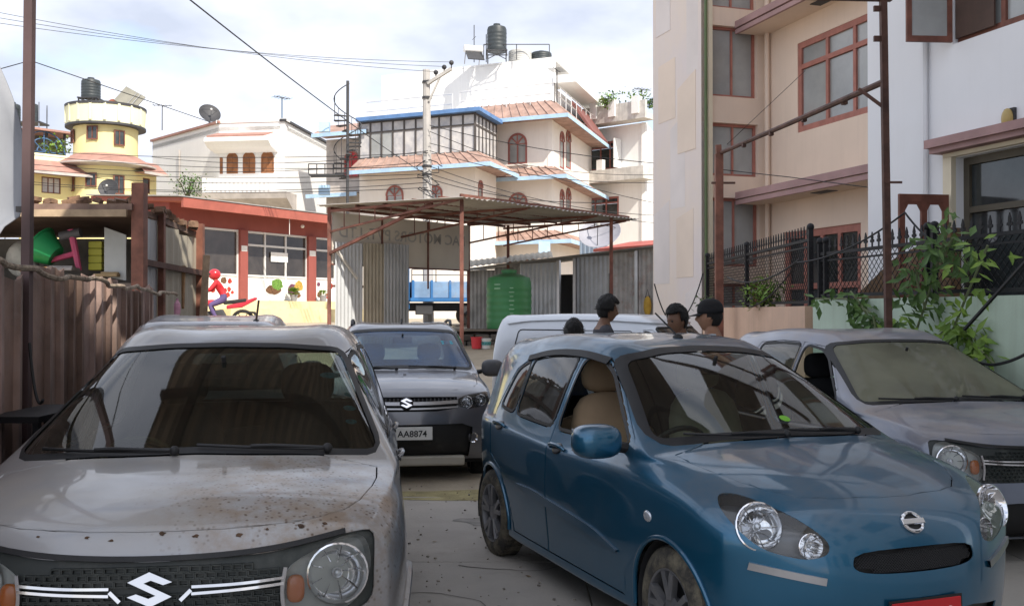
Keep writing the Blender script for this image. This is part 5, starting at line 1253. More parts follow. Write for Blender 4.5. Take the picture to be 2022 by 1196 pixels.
# ---- white house to the right
hD = empty('white_house', (*U(1230, 58), 1.3), 0, 'weathered white house with roof garden and maroon windows next to the pink building', 'house')
wD = Wall(U(1140, 60), U(1275, 57)); wE = Wall(U(1275, 57), U(1300, 62)); z5 = zat(248, 58)
hs = [wD.rect(1164, 280, 1226, 336), wD.rect(1150, 390, 1222, 440)]
wall_holes('wall', wD, 0, wD.len, 1, z5, hs, WHT, hD); wall_holes('wall', wE, .002, wE.len, 1, z5, [], WHT, hD)
for h in hs: window(wD, h, ARCHR, WIN, hD, cols=3, trans=h[3]-.35, fw=.12, inset=.05)
for v0, v1, o_ in ((246, 236, 1.0), (362, 338, 1.2)):
    o = MB(); wD.box(o, -.5, wD.len+.6, zat(v0, 58), zat(v1, 58), .002, o_); o.build('balcony', mat('stained_white', (.62, .60, .56), .9, var=.15, streak=.7, dirtcol=(.3, .29, .27)), hD)
o = MB(); wD.box(o, .2, wD.len+.6, zat(236, 58), zat(212, 58), .8, 1.0); o.build('parapet', mat('stained_white', (.62, .60, .56)), hD)
for t in (.35, .62, .95): o = MB(); wD.box(o, wD.len*t, wD.len*t+.45, zat(236, 58), zat(203, 58), .7, 1.1); o.build('parapet_pier', WHT, hD)
o = MB(); wD.box(o, 2.2, 2.6, zat(338, 58), zat(318, 58), .9, 1.2); o.build('balcony_pier', WHT, hD)
q = MB(); wD.box(q, hs[0][1]-.02, hs[0][1]+.06, hs[0][2], hs[0][3], .05, .75); q.build('casement', WHT, hD); adopt(hD)
for i, (u, r_) in enumerate(((1195, .5), (1212, .6), (1258, .7), (1282, .5))): bush('roof_plant', (*U(u, 57.5), zat(214, 57.5)), r_, 1.2*r_+.2, 130, ['small leafy roof plant nearest the cream house eave', 'bushy roof plant beside the first parapet pier', 'bushy roof plant under the thin antenna', 'roof plant touching the pink building edge'][i], 'plant', LEAFM if i % 2 else LEAFL, .26, rnd=20+i, group='roof garden plants')
yagi((*U(1268, 57), zat(215, 57)), 1.1, 'thin antenna above the roof garden plants', .5)
# ---- low structures between
lb = empty('lean_to', (*U(1200, 32), 1.3), 0, 'low lean-to of blue grey sheets with a red roof beside the white house', 'shed')
w = Wall(U(1145, 33), U(1200, 32)); o = MB(); corrug(o, w.P(0, 1.2, 0), w.d, zat(468, 32.5)-1.2, w.len, .2, .02); o.build('metal_sheet', mat('blue_grey_tin', (.38, .46, .54), .5, .3, var=.1), lb, solid=.01)
w = Wall(U(1192, 31), U(1300, 29)); o = MB(); o.prism([(0, zat(492, 30)), (.0, zat(486, 30)), (1.5, zat(472, 31)), (1.5, zat(478, 31))], -.5, w.len, lambda a, b, t: w.P(t, b, -a)); o.build('roof', mat('red_sheet', (.45, .10, .07), .6), lb); o = MB(); w.box(o, 0, w.len, 1.2, zat(492, 30), -.3, -.1); o.build('wall', SOFF, lb); adopt(lb)
dish((*U(1186, 30), zat(475, 30)), .62, (-.25, -.8, .75), mat('grey_dish_mesh', (.30, .30, .34), .6), 'big grey satellite dish behind the canopy post', -.18)
bush('tree', (*U(368, 46), zat(392, 46)), .75, 1.1, 420, 'small round leafy tree in front of the white arched house', 'tree', LEAFM, .17, 6, rnd=31)
# ---- utility pole and lines
up = empty('utility_pole', (*U(846, 31), gz(31)), 0, 'grey concrete utility pole with three insulators on a steel arm', 'utility pole'); pz = zat(138, 31)-gz(31); PX = up.location
o = MB(); o.tube([(0, 0, 0), (-.07, 0, pz)], [.17, .11], 8); o.build('shaft', mat('pole_concrete', (.46, .44, .42), .9, var=.1), up, smooth=True)
arm = [Vector((-.02, -.12, pz-.45)), Vector((.72, -.35, pz-.05))]; o = MB(); o.bar(arm[0], arm[1], .09); o.bar((.02, -.12, pz-1.0), arm[0].lerp(arm[1], .55), .05); o.build('cross_arm', mat('galvanised_arm', (.5, .48, .45), .6), up)
for t in (.35, .7, 1.0): o = MB(); p = arm[0].lerp(arm[1], t); o.tube([p, p+Vector((0, 0, .12))], .02, 6); o.ball(p+Vector((0, 0, .18)), .075); o.build('insulator', STEELD, up)
for z in (.42, .9, 3.0, 3.25): o = MB(); o.lathe([(.14, pz-z), (.15, pz-z), (.15, pz-z+.07), (.14, pz-z+.07)], 10, Matrix.Translation((-.05, 0, 0)), cap=False); o.build('clamp_band', STEELD, up)
for i in range(7):
    rs2 = random.Random(i); o = MB(); c = Vector((.05, -.22, pz-3.0-.42*i)); P = [c+Vector((.35*rs2.uniform(.6, 1.2)*math.cos(a+i), .12*math.sin(a), .28*rs2.uniform(.5, 1)*math.sin(a))) for a in [2*math.pi*k/16 for k in range(17)]]; o.tube(P, .016, 5); o.build('cable_coil', CABLE, up)
A = lambda t: PX+arm[0].lerp(arm[1], t)+Vector((0, 0, .2))
G_ = 'overhead wires strung from the utility pole'
for i, (t, u, v) in enumerate(((.35, -900, -185), (.7, -900, -150), (1.0, -900, -118))): cable([A(t), at(u, v, 20)], .007, 'thin high wire running from the pole insulators across the open sky', G_, sag=.55, n=40)
cable([PX+Vector((.03, -.2, pz-3.3)), at(370, -4, 12), at(-300, -420, 5)], .010, 'dark cable slanting steeply from the pole up over the white arched house', sag=.1)
cable([at(-700, 330, 44), at(60, 120, 40), at(440, 250, 52)], .02, 'thin wire slanting down behind the black tank on the round tower')
yy = [(0, 292, 700, 304), (0, 298, 655, 330), (0, 318, 655, 322), (0, 330, 700, 345), (40, 338, 660, 352), (0, 352, 655, 362), (40, 362, 690, 372), (300, 310, 840, 300)]
for i, (u0, v0, u1, v1) in enumerate(yy): cable([at(u0, v0, 40), PX+Vector((0, -.2, zat(v1, 31)-gz(31)))], .011, 'black service cable stretched low across the fronts of the far houses', 'service cables across the far houses', sag=.25+.06*(i % 3), n=30)
for i, (v0, u1, v1, Y) in enumerate(((250, 1400, 330, 26), (300, 1300, 360, 30), (262, 1290, 400, 34), (330, 1290, 425, 34), (345, 1290, 440, 36), (285, 1290, 345, 40), (355, 1180, 400, 28))): cable([PX+Vector((.05, -.2, zat(v0, 31)-gz(31))), at(u1, v1, Y)], .011, 'black cable descending from the pole towards the pink building', 'cables between the pole and the pink building', sag=.2+.1*(i % 2), n=26)
cable([at(1290, 320, 22), at(1560, 350, 15.5), at(1730, 372, 13.4)], .007, 'long thin cable crossing the pink facade to the white building')
cable([at(1300, 390, 19.8), at(1420, 300, 18.5), at(1590, 140, 16.6)], .0045, 'thin wire rising diagonally across the pink facade')
# ================================================================ middle distance
# ---- red restaurant
MAROON = mat('maroon_paint', (.31, .085, .07), .7, var=.1, scale=1)
ALUM = mat('white_aluminium', (.66, .66, .66), .5, var=.04)
DGLASS = mat('dim_shop_glass', (.075, .065, .06), .10, var=.3, scale=.7, spec=.7)
PLINTH = mat('yellow_plinth_paint', (.74, .63, .36), .9, var=.08, scale=1.5, dirt=.3, dirtcol=(.5, .38, .2))
POSTW = mat('poster_white', (.80, .79, .77), .6, var=.02)
rd = Vector((math.sin(math.radians(31)), math.cos(math.radians(31)))); R0 = Vector(U(372, 33)); R1 = R0+rd*7.4
rs_ = empty('restaurant', (R0.x+1.8, R0.y+3, gz(34)), 0, 'low maroon restaurant with food posters below its shop windows and a yellow plinth', 'shop'); Rw = Wall(R0, R1)
zpl, zgr = zat(594, 35.5), gz(34)-.3
def rz(v, u): return Rw.hit(u, v)[1]
def rs1(u, v=550): return Rw.hit(u, v)[0]
ztop = rz(455, 480)
o = MB(); Rw.box(o, -.8, 7.4, zgr, zpl, -3, .9); o.build('plinth', PLINTH, rs_); o = MB(); Rw.box(o, .6, 7.4, zgr, zpl-.28, .9, 1.3); o.build('step', PLINTH, rs_); 
o = MB(); Rw.box(o, -.8, 7.4, ztop-.05, ztop+.75, -3, .02); o.build('beam', MAROON, rs_)
o = MB(); o.prism([(1.15, ztop+.42), (1.25, ztop+.42), (1.25, ztop+.72), (-3.2, ztop+1.02), (-3.2, ztop+.88), (1.15, ztop+.62)], -1.3, 7.6, lambda a, b, t: Rw.P(t, b, a)); o.build('roof', mat('orange_red_fascia', (.38, .11, .08), .6, var=.1), rs_)
o = MB(); o.prism([(1.28, ztop+.735), (1.28, ztop+.765), (-3.2, ztop+1.06), (-3.2, ztop+1.03)], -1.5, 6.2, lambda a, b, t: Rw.P(t, b, a)); o.build('roof_sheet', mat('grey_roof_sheet', (.38, .37, .36), .6, .2, var=.1), rs_)
for u0, u1 in ((469, 484), (604, 619)):
    o = MB(); a, b = rs1(u0), rs1(u1); Rw.box(o, a, b, zpl, ztop, -.2, .14); o.build('column', MAROON, rs_)
    o = MB(); Rw.box(o, a+.04, b-.04, lerp(zpl, ztop, .70), lerp(zpl, ztop, .78), .142, .15); o.build('switch_box', WHT, rs_)
bays = [(395, 468, [398, 468]), (485, 604, [485, 522, 563, 604]), (620, 660, [620, 660])]
zsill, ztr = lerp(zpl, ztop, .36), lerp(zpl, ztop, .80)
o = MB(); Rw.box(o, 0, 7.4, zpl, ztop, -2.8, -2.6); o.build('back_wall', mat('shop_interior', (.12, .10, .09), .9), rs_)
FOODR = [mat('food_brown', (.20, .10, .05), .7, var=.3, scale=20), mat('food_green', (.18, .36, .06), .7, var=.3, scale=20), mat('food_yellow', (.62, .40, .08), .7, var=.3, scale=20), mat('food_red', (.55, .06, .04), .7, var=.3, scale=20), mat('food_purple', (.20, .07, .12), .7, var=.3, scale=20)]
for bi, (u0, u1, ms) in enumerate(bays):
    a, b = rs1(u0), rs1(u1); f = MB()
    for u in ms: s = rs1(u); Rw.box(f, s-.035, s+.035, zpl, ztop, -.04, .04)
    for z in (zpl+.04, zsill, ztop-.04)+((ztr,) if bi else ()): Rw.box(f, a+.036, b-.036, z-.035, z+.035, -.036, .036)
    fr_ = f.build('window_frame', ALUM, rs_)
    for k in range(len(ms)-1):
        p, q = rs1(ms[k])+.036, rs1(ms[k+1])-.036
        o = MB(); Rw.box(o, p, q, zsill+.036, (ztr if bi else ztop)-.04, -.012, -.004); o.build('pane', DGLASS, fr_)
        if bi: o = MB(); Rw.box(o, p, q, ztr+.036, ztop-.08, -.012, -.004); o.build('pane', DGLASS, fr_)
        pn = MB(); Rw.box(pn, p, q, zpl+.076, zsill-.036, -.012, .004); po_ = pn.build('poster', POSTW if not (bi == 1 and k == 0) else ALUM, fr_)
        def blob(cx, cz, rx, rz2, m, nm, n=18, j=.16, off=.0055):
            rq = random.Random(int(cx*1000+cz*77)); c = MB(); c.prism([(p+(q-p)*cx+rx*math.cos(t)*(1+rq.uniform(-j, j)), lerp(zpl, zsill, cz)+rz2*math.sin(t)*(1+rq.uniform(-j, j))) for t in [2*math.pi*i/n for i in range(n)]], off, off+.0015, lambda x, y, t: Rw.P(x, y, t)); e = c.build(nm, m, fr_)
        if bi == 1 and k == 1: blob(.5, .30, .42, .16, ALUM, 'printed_plate', j=.02, off=.0048); blob(.42, .48, .38, .17, FOODR[0], 'printed_dish'); blob(.62, .68, .30, .19, FOODR[1], 'printed_salad', off=.0075)
        if bi == 1 and k == 2: blob(.5, .45, .44, .36, ALUM, 'printed_plate', j=.02, off=.0048); blob(.36, .48, .26, .24, FOODR[4], 'printed_dish'); blob(.66, .64, .22, .19, FOODR[2], 'printed_dish', off=.0075); blob(.52, .26, .26, .11, FOODR[0], 'printed_dish', off=.0085)
        if bi == 0:
            for (x, y, r_, m) in ((.62, .78, .13, 0), (.80, .76, .1, 3), (.55, .42, .09, 3), (.66, .40, .09, 3), (.78, .44, .09, 3), (.60, .22, .10, 3), (.74, .22, .1, 3), (.88, .32, .07, 3), (.3, .4, .1, 3)): blob(x, y, r_, r_*.9, FOODR[m], 'printed_food')
        if bi == 2:
            for (x, y, r_, m) in ((.2, .75, .10, 4), (.8, .7, .16, 3), (.25, .3, .14, 0), (.7, .25, .15, 3)): blob(x, y, r_, r_*.8, FOODR[m], 'printed_food')
a = rs1(533); o = MB(); Rw.box(o, a, a+.85, lerp(zpl, ztop, .58), lerp(zpl, ztop, .72), .042, .05); o.build('paper_notice', POSTW, rs_)
a = rs1(566); o = MB(); o.ball(Rw.P(rs1(577), ztop+.3, .5), .07); o.build('lamp_bulb', WHT, rs_); o = MB(); o.tube([Rw.P(rs1(526), ztop+.75, 1.1), Rw.P(rs1(526), ztop-.12, 1.1)], .012, 5); o.build('hanging_cord', WHT, rs_)
adopt(rs_)
for i, (u, lab) in enumerate(((562, 'potted green plant on the plinth below the salad poster'), (620, 'small potted plant on the plinth beside the maroon column'))):
    p = Rw.P(rs1(u), zpl+.002, .45); po2 = empty('potted_plant', p, 0, lab, 'plant'); o = MB(); o.lathe([(.001, 0), (.10, 0), (.14, .2), (.15, .2), (.15, .23), (.12, .23), (.11, .19), (.001, .18)], 14, None, cap=False); o.build('pot', mat('grey_pot', (.28, .28, .30), .8), po2, smooth=40)
    lf = MB(); rq = random.Random(40+i)
    for k in range(160 if i == 0 else 70): d = Vector((rq.uniform(-1, 1), rq.uniform(-1, 1), rq.uniform(-.2, 1))); leaf_mesh(lf, d*(.13 if i == 0 else .09)+Vector((0, 0, .3 if i == 0 else .28)), d, (0, 0, 1), .13, .07)
    tag(lf.build('foliage', LEAFL, po2, flipfix=False), kind='stuff'); o = MB(); o.tube([(0, 0, .18), (0, 0, .32)], .012, 5); o.build('stem', BARK, po2)
# ---- steel canopy with the sign seen from behind
CN = mat('canopy_steel', (.24, .10, .075), .7, .2, var=.25, scale=4, dirt=.3, dirtcol=(.16, .12, .10))
SHEETU = mat('canopy_tin', (.40, .37, .33), .6, .3, var=.15, scale=1.2, streak=.3, dirtcol=(.28, .22, .17))
cd = Vector((.636, .772)); ce = Vector((.772, -.636)); cL = Vector((-3.97, 22.0)); cN = cL+ce*3.85; cR = cN+cd*5.9; cB_ = cL+cd*5.9; ZC = 3.95
cn = empty('steel_canopy', (cL.x+2.5, cL.y+1, gz(22)), 0, 'rusty steel canopy roofed with corrugated sheets on thin posts', 'canopy')
def c3(p, z): return Vector((p.x, p.y, z))
NS = 8; 
for i in range(NS):
    o = MB(); a = cL+cd*(-.15+(6.2)*i/NS)-ce*.25; corrug(o, c3(a, ZC+.03+.012*(i % 2)), (cd.x, cd.y, 0), 4.3, 6.2/NS+.04, .15, .016, up=Vector((ce.x, ce.y, -.03)), nrm=Vector((0, 0, 1)), seg=6); o.build('roof_sheet', SHEETU, cn, solid=.004)
for p, z0, nm in ((cL, 1.0, 0), (cN+cd*.15-ce*.1, .7, 0), (cL+cd*4.52, 1.1, 0), (cN+cd*5.2, .9, 0), (cR-ce*3.7, 1.0, 0)): o = MB(); o.bar(c3(p, gz(p.y)-.2), c3(p, ZC-.02), .075); o.build('post', CN, cn)
for t in (0, .22, .44, .66, .85, 1.0): o = MB(); a = cL+ce*3.85*t; o.bar(c3(a, ZC-.035), c3(a+cd*5.95, ZC-.035), .045, .06); o.build('purlin', CN, cn)
for t in (0, .36, .77, 1.0):
    a = cL+cd*5.9*t; o = MB(); o.bar(c3(a, ZC-.10), c3(a+ce*3.9, ZC-.10), .05); o.bar(c3(a, ZC-.55), c3(a+ce*3.8, ZC-.12), .04)
    for k in range(1, 8): b = a+ce*3.85*k/8; o.bar(c3(b, ZC-.10), c3(b, ZC-.55+.43*k/8), .02)
    o.build('truss', CN, cn)
o = MB(); o.bar(c3(cL, ZC-1.02), c3(cL+ce*3.0+cd*.1, ZC-.12), .06); o.build('brace', CN, cn)
adopt(cn)
Sw = Wall(cL+ce*.05, cL+ce*.05+cd*4.5); zs0, zs1 = Sw.hit(880, 531)[1], ZC-.12
sg = empty('sign_board', c3(cL, gz(22)), 0, 'beige sign board under the canopy, its lettering seen mirrored from behind', 'sign')
SGN = mat('sign_sheet', (.72, .67, .59), .75, var=.06, scale=.8); LETT = mat('faint_lettering', (.50, .49, .47), .8, var=.15, scale=3)
for i, (a, b) in enumerate(((.04, 1.5), (1.5, 3.0), (3.0, 4.48))): o = MB(); Sw.box(o, a+.004, b-.004, zs0, zs1, -.03, 0); o.build('sign_panel', SGN, sg)
for a in (1.5, 3.0): o = MB(); Sw.box(o, a-.018, a+.018, zs0-.5, zs1, .002, .03); o.build('frame_bar', CN, sg)
o = MB(); Sw.box(o, 0, 4.5, zs0-.03, zs0, -.03, .03); o.build('frame_bar', CN, sg)
me = text_mesh('BAC MOTORS PVT. LTD', .30, LETT, .001, .004, sx=1.12); wdt = max(v.co.x for v in me.vertices)-min(v.co.x for v in me.vertices)
k = 4.1/wdt; me.transform(Matrix.Diagonal((-k, 1.15, 1, 1))); me.flip_normals()
o = linkmesh('lettering', me, sg); Mx = Matrix((Sw.d, Vector((0, 0, 1)), Sw.n)).transposed().to_4x4(); Mx.translation = Sw.P(2.28, zs1-.42, .003); o.matrix_basis = Mx; adopt(sg); o.matrix_parent_inverse = Matrix.Translation(-sg.location)
# tin screen under the sign
ts_ = empty('tin_screen', c3(cL, gz(22)), 0, 'upright screen of pale corrugated tin sheets under the mirrored sign', 'screen')
for i, (m, w_) in enumerate(((mat('pale_tin', (.56, .58, .60), .5, .35, var=.06, scale=1.2, streak=.2, dirtcol=(.35, .33, .30)), .80), (GALVB, .64), (GALV, .78))):
    a0_ = (0.04, .84, 1.46)[i]; o = MB(); corrug(o, Sw.P(a0_, .9, .10+.012*i), Sw.d, Sw.hit(720, 482)[1]-.9+.02*i, w_, .105, .012, nrm=Sw.n, seg=8); o.build('metal_sheet', m, ts_, solid=.003)
o = MB(); Sw.box(o, 0, 2.25, 2.2, 2.25, .05, .08); Sw.box(o, 0, 2.25, 1.25, 1.30, .05, .08); o.build('rail', CN, ts_)
o = MB(); o.bar(Sw.P(.02, 3.0, .16), Sw.P(.62, 2.4, .16), .05); o.build('brace', mat('pale_pipe', (.6, .58, .55), .5), ts_); adopt(ts_)
# ---- grey tin shed on the right
g2 = empty('tin_shed', (1.2, 26, 1.2), 0, 'long grey tin shed with a dark doorway behind the green tank', 'shed'); T0, T1 = Vector((-1.2, 27.2)), Vector((3.5, 24.0)); Tw = Wall(T0, T1)
zr0, zr1 = Tw.hit(1048, 524)[1], Tw.hit(1285, 490)[1]
o = None; n = 7; da = (Tw.hit(1105, 560)[0], Tw.hit(1137, 560)[0]); a = 0; mats_ = [mat('dark_tin', (.27, .26, .24), .6, .3, var=.2), mat('dark_tin', (.27, .26, .24)), GALV, GALV, mat('stained_tin', (.52, .51, .50), .6, .2, var=.2, dirt=.45, dirtcol=(.30, .17, .12)), mat('stained_tin', (.52, .51, .50)), GALVB]
sp2 = [0, .9, 1.7, da[0], None, da[1], da[1]+.95, da[1]+1.7, Tw.len+.1]
zr = lambda a: lerp(zr0-.12, zr1, a/Tw.len)
mi = 0
for i in range(len(sp2)-1):
    if sp2[i] is None or sp2[i+1] is None: continue
    o = MB(); corrug(o, Tw.P(sp2[i], .6, 0), Tw.d, zr((sp2[i]+sp2[i+1])/2)-.6, sp2[i+1]-sp2[i]-.01, .13, .012, nrm=Tw.n); o.build('metal_sheet', mats_[min(mi, 6)], g2, solid=.004); mi += 1
for a in (da[0], da[1], da[1]+1.72): o = MB(); Tw.box(o, a-.04, a+.04, .6, zr(a), .0, .08); o.build('post', CHROMED, g2)
o = MB(); o.add([Tw.P(-.2, zr(0)+.03, .35), Tw.P(Tw.len+.3, zr(Tw.len)+.05, .35), Tw.P(Tw.len+.3, zr(Tw.len)+.25, -2.5), Tw.P(-.2, zr(0)+.2, -2.5)], [(0, 1, 2, 3)]); o.build('roof', mat('dark_tin', (.27, .26, .24)), g2, solid=.03)
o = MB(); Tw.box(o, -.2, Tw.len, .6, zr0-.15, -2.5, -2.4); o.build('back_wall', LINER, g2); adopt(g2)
rl = Tw.P(Tw.hit(1040, 530)[0], zr0+.02, .55); o = MB(); corrug(o, rl+Vector((-1.2, -.1, -.08)), (1, .1, .12), 1.0, 2.2, .15, .014, up=Vector((0, .95, .2)), nrm=Vector((0, -.2, 1))); tag(o.build('loose_sheet', GALVB, solid=.006), 'bent loose roofing sheet lying over the green tank', 'sheet')
q = empty('tarpaulin_bag', Tw.P(Tw.hit(1283, 570)[0], 1.7, .12), 0, 'yellow bag hanging on the grey tin shed near the pink building', 'bag'); o = MB(); o.ball((0, 0, .1), .16, 12, 8, (.6, .5, 1.5)); o.build('bag_body', mat('yellow_bag', (.62, .40, .06), .7, var=.2), q, smooth='all'); o = MB(); o.tube([(-.05, 0, .3), (0, 0, .5), (.05, 0, .3)], .012, 5); o.build('strap', CABLE, q)
# ---- green tank on its stand, ledge, buckets
GT = mat('green_tank_plastic', (.06, .27, .10), .45, var=.08, scale=1.5, up=.3)
tp = Vector((-.07, 23.2, 0)); wt = water_tank((tp.x, tp.y, 1.28), .51, 1.30, GT, 'large green plastic water tank on a brick ledge beside the grey tin shed', ribs=6)
for k in range(7):
    o = MB(); o.box((.06, -.523, .35+.095*k), (.12 if k % 2 else .08, .006, .02)); o.build('raised_mark', mat('pale_green_print', (.35, .62, .40), .5), wt)
for k in range(2): o = MB(); o.box((-.26, -.455, 1.0-.09*k), (.15, .006, .025), rz=-.5); o.build('raised_mark', mat('pale_green_print', (.35, .62, .40), .5), wt)
ld2 = empty('stone_ledge', (0, 23.3, .8), 0, 'rough dark stone ledge carrying the green tank and buckets', 'ledge'); STN = mat('dark_stone', (.15, .13, .11), .95, var=.3, scale=3, bump=.6, bscale=8)
for i in range(9):
    for j in range(3):
        rq = random.Random(i*7+j); o = MB(); o.box((-1.35+.34*i+(j % 2)*.15, 22.95+.02*rq.random(), .78+.155*j), (.32, .42, .145), rz=rq.uniform(-.05, .05)); o.build('stone', STN, ld2, bevel=.025)
o = MB(); o.bb(-1.5, 1.6, 22.75, 23.9, 1.23, 1.275); o.build('slab', mat('ledge_slab', (.26, .22, .18), .9, var=.2), ld2); o = MB(); o.bb(-1.5, 1.6, 23.2, 24.1, .6, 1.228); o.build('core', STN, ld2); adopt(ld2)
for (u, v, col, r_, h_, lab) in ((941, 693, (.62, .04, .05), .12, .25, 'red plastic bucket standing beside two white ones'), (960, 695, (.72, .73, .70), .11, .22, 'white paint bucket with a teal label beside the red bucket'), (992, 694, (.70, .66, .50), .11, .24, 'cream paint bucket with a yellow label under the green tank')):
    p = at(u, v, 21.6); p.z = gz(21.6)+.005; b = empty('bucket', p, 0, lab, 'bucket'); o = MB(); o.lathe([(.001, 0), (r_*.85, 0), (r_, h_), (r_*1.06, h_), (r_*1.06, h_-.02), (r_*.98, h_-.02), (r_*.95, h_-.01), (r_*.82, .02), (.001, .02)], 20, None, cap=False); o.build('pail', mat('bucket%d' % u, col, .5, var=.08), b, smooth=40)
    o = MB(); o.tube([(r_*math.cos(a), r_*.5*math.sin(a)-.0, h_-.02+.1*abs(math.sin(a))) for a in [math.pi*i/12 for i in range(13)]], .005, 5); o.build('handle', STEELD, b)
    if u > 950: o = MB(); o.lathe([(r_*.925, h_*.35), (r_*.98, h_*.7)], 20, None, cap=False); o.build('print_band', mat('bucket_label%d' % u, (.12, .45, .45) if u < 970 else (.65, .5, .05), .5, var=.4, scale=30), b, smooth=40)
# ---- blue truck behind the sign
BT = mat('truck_blue', (.035, .16, .40), .5, var=.12, scale=2, dirt=.25, dirtcol=(.25, .22, .18)); BTL = mat('faded_truck_blue', (.20, .32, .50), .6, var=.15, scale=2, dirt=.4, dirtcol=(.3, .27, .22))
tr = empty('tipper_truck', (*U(872, 30), gz(30)-.02), .18, 'blue tipper truck parked behind the sign board', 'truck'); tr.scale = (.82, .82, .80); tz = .0
o = MB(); o.bb(-1.15, 1.5, -.9, .9, 1.02, 1.62); o.build('cargo_bed', BTL, tr, bevel=.02)
for x in (-1.1, -.45, .2, .85, 1.45): o = MB(); o.bb(x-.04, x+.04, -.95, -.9, .98, 1.66); o.build('bed_rib', BT, tr)
o = MB(); o.bb(-1.2, 1.55, -.96, -.9, .90, 1.02); o.bb(-1.2, 1.55, .9, .96, .9, 1.02); o.build('bed_sill', BT, tr)
o = MB(); o.prism([(-2.4, .6), (-1.22, .6), (-1.22, 2.1), (-1.35, 2.2), (-2.15, 2.2), (-2.4, 1.4)], -.85, .85, lambda a, b, t: (a, t, b)); o.build('cab', BT, tr, bevel=.04)
o = MB(); o.prism([(-2.2, 1.45), (-1.45, 1.45), (-1.45, 2.05), (-2.08, 2.05)], -.86, -.855, lambda a, b, t: (a, t, b)); o.build('cab_window', WIN, tr)
o = MB(); o.bb(-2.3, 1.4, -.35, .35, .55, .85); o.build('chassis', STEELD, tr)
for x in (-1.0, .6): o = MB(); o.bb(x, x+.6, -.8, -.55, .42, .8); o.build('side_tank', STEELD, tr, bevel=.03)
for x in (-1.85, 1.0):
    for s in (1, -1):
        w = empty('wheel', (x, s*.72, .40), 0 if s > 0 else math.pi, parent=tr); o = MB(); Mw = Matrix.Rotation(-math.pi/2, 4, 'X'); o.lathe([(.22, -.22), (.36, -.22), (.40, -.18), (.40, -.04), (.36, 0), (.24, .0), (.22, -.03)], 30, Mw, cap=False); o.build('tyre', mat('dusty_tyre', (.14, .125, .11), .9, var=.2), w, smooth=40); o = MB(); o.lathe([(.23, -.04), (.15, -.06), (.12, -.02), (.06, .02), (.001, .02)], 20, Mw, cap=False); o.build('rim', mat('dusty_rim', (.26, .22, .16), .8, var=.2), w, smooth=40)
o = MB()
for z in (1.85, 2.05): o.bar((-1.15, -.9, z), (1.5, -.9, z), .03)
for x in (-1.15, -.3, .6, 1.5): o.bar((x, -.9, 1.6), (x, -.9, 2.05), .03)
o.build('side_rail', STEELD, tr)
bks = empty('sack_pile', (*U(822, 26), gz(26)), 0, 'pale cement sacks heaped below the truck', 'sacks'); 
for i, (x, y, z) in enumerate(((-.25, 0, .1), (.25, .05, .1), (0, .02, .27))): o = MB(); o.box((x, y, z), (.5, .35, .18), rz=.1*i); o.build('sack', mat('cement_sack', (.62, .57, .48), .9, var=.1), bks, smooth='all', sub=2)
# ---- motorbike and rider
mbk = empty('motorbike', (*U(432, 27), gz(27)), math.pi+.2, 'red motorbike parked in front of the restaurant posters', 'motorbike'); RB = mat('bike_red', (.50, .03, .05), .35, coat=.5)
for x in (-.62, .66):
    w = empty('wheel', (x, 0, .3), 0, parent=mbk); Mw = Matrix.Rotation(math.pi/2, 4, 'X'); o = MB(); o.tube([(.27*math.cos(a), 0, .27*math.sin(a)) for a in [2*math.pi*i/24 for i in range(25)]], .045, 8, cap=False); o.build('tyre', RUBBER, w, smooth=True); o = MB(); o.lathe([(.1, -.03), (.1, .03), (.001, .03)], 14, Mw, cap=False)
    for i in range(6): a = math.pi*i/3; o.bar((0, 0, 0), (.25*math.cos(a), 0, .25*math.sin(a)), .02)
    o.build('rim', ALLOYD, w)
o = MB(); o.prism([(-.25, .35), (.3, .3), (.35, .55), (-.1, .62)], -.13, .13, lambda a, b, t: (a, t, b)); o.build('engine', STEELD, mbk, bevel=.03)
o = MB(); o.box((.18, 0, .78), (.5, .26, .22)); o.build('fuel_tank', RB, mbk, smooth='all', sub=2)
o = MB(); o.prism([(-.2, .72), (-.55, .80), (-.98, .95), (-1.0, .88), (-.6, .66), (-.2, .62)], -.11, .11, lambda a, b, t: (a, t, b)); o.build('tail', RB, mbk, bevel=.03)
o = MB(); o.box((-.42, 0, .82), (.6, .24, .1), ry=.12); o.build('seat', RUBBER, mbk, bevel=.03)
o = MB(); o.tube([(.66, 0, .3), (.5, 0, .75), (.42, 0, 1.0)], .03, 6); o.tube([(.42, -.33, 1.05), (.46, 0, 1.0), (.42, .33, 1.05)], .018, 6); o.build('fork', CHROMED, mbk)
o = MB(); o.tube([(.1, -.12, .3), (-.4, -.16, .3), (-.85, -.18, .42)], .04, 8); o.build('exhaust', CHROMED, mbk); o = MB(); o.prism([(-.6, .58), (-.95, .55), (-1.02, .35), (-.98, .35), (-.9, .5), (-.6, .52)], -.08, .08, lambda a, b, t: (a, t, b)); o.build('mudguard', BLACKP, mbk)
o = MB(); o.bar((.1, .15, .3), (.05, .32, .01), .025); o.build('side_stand', STEELD, mbk)
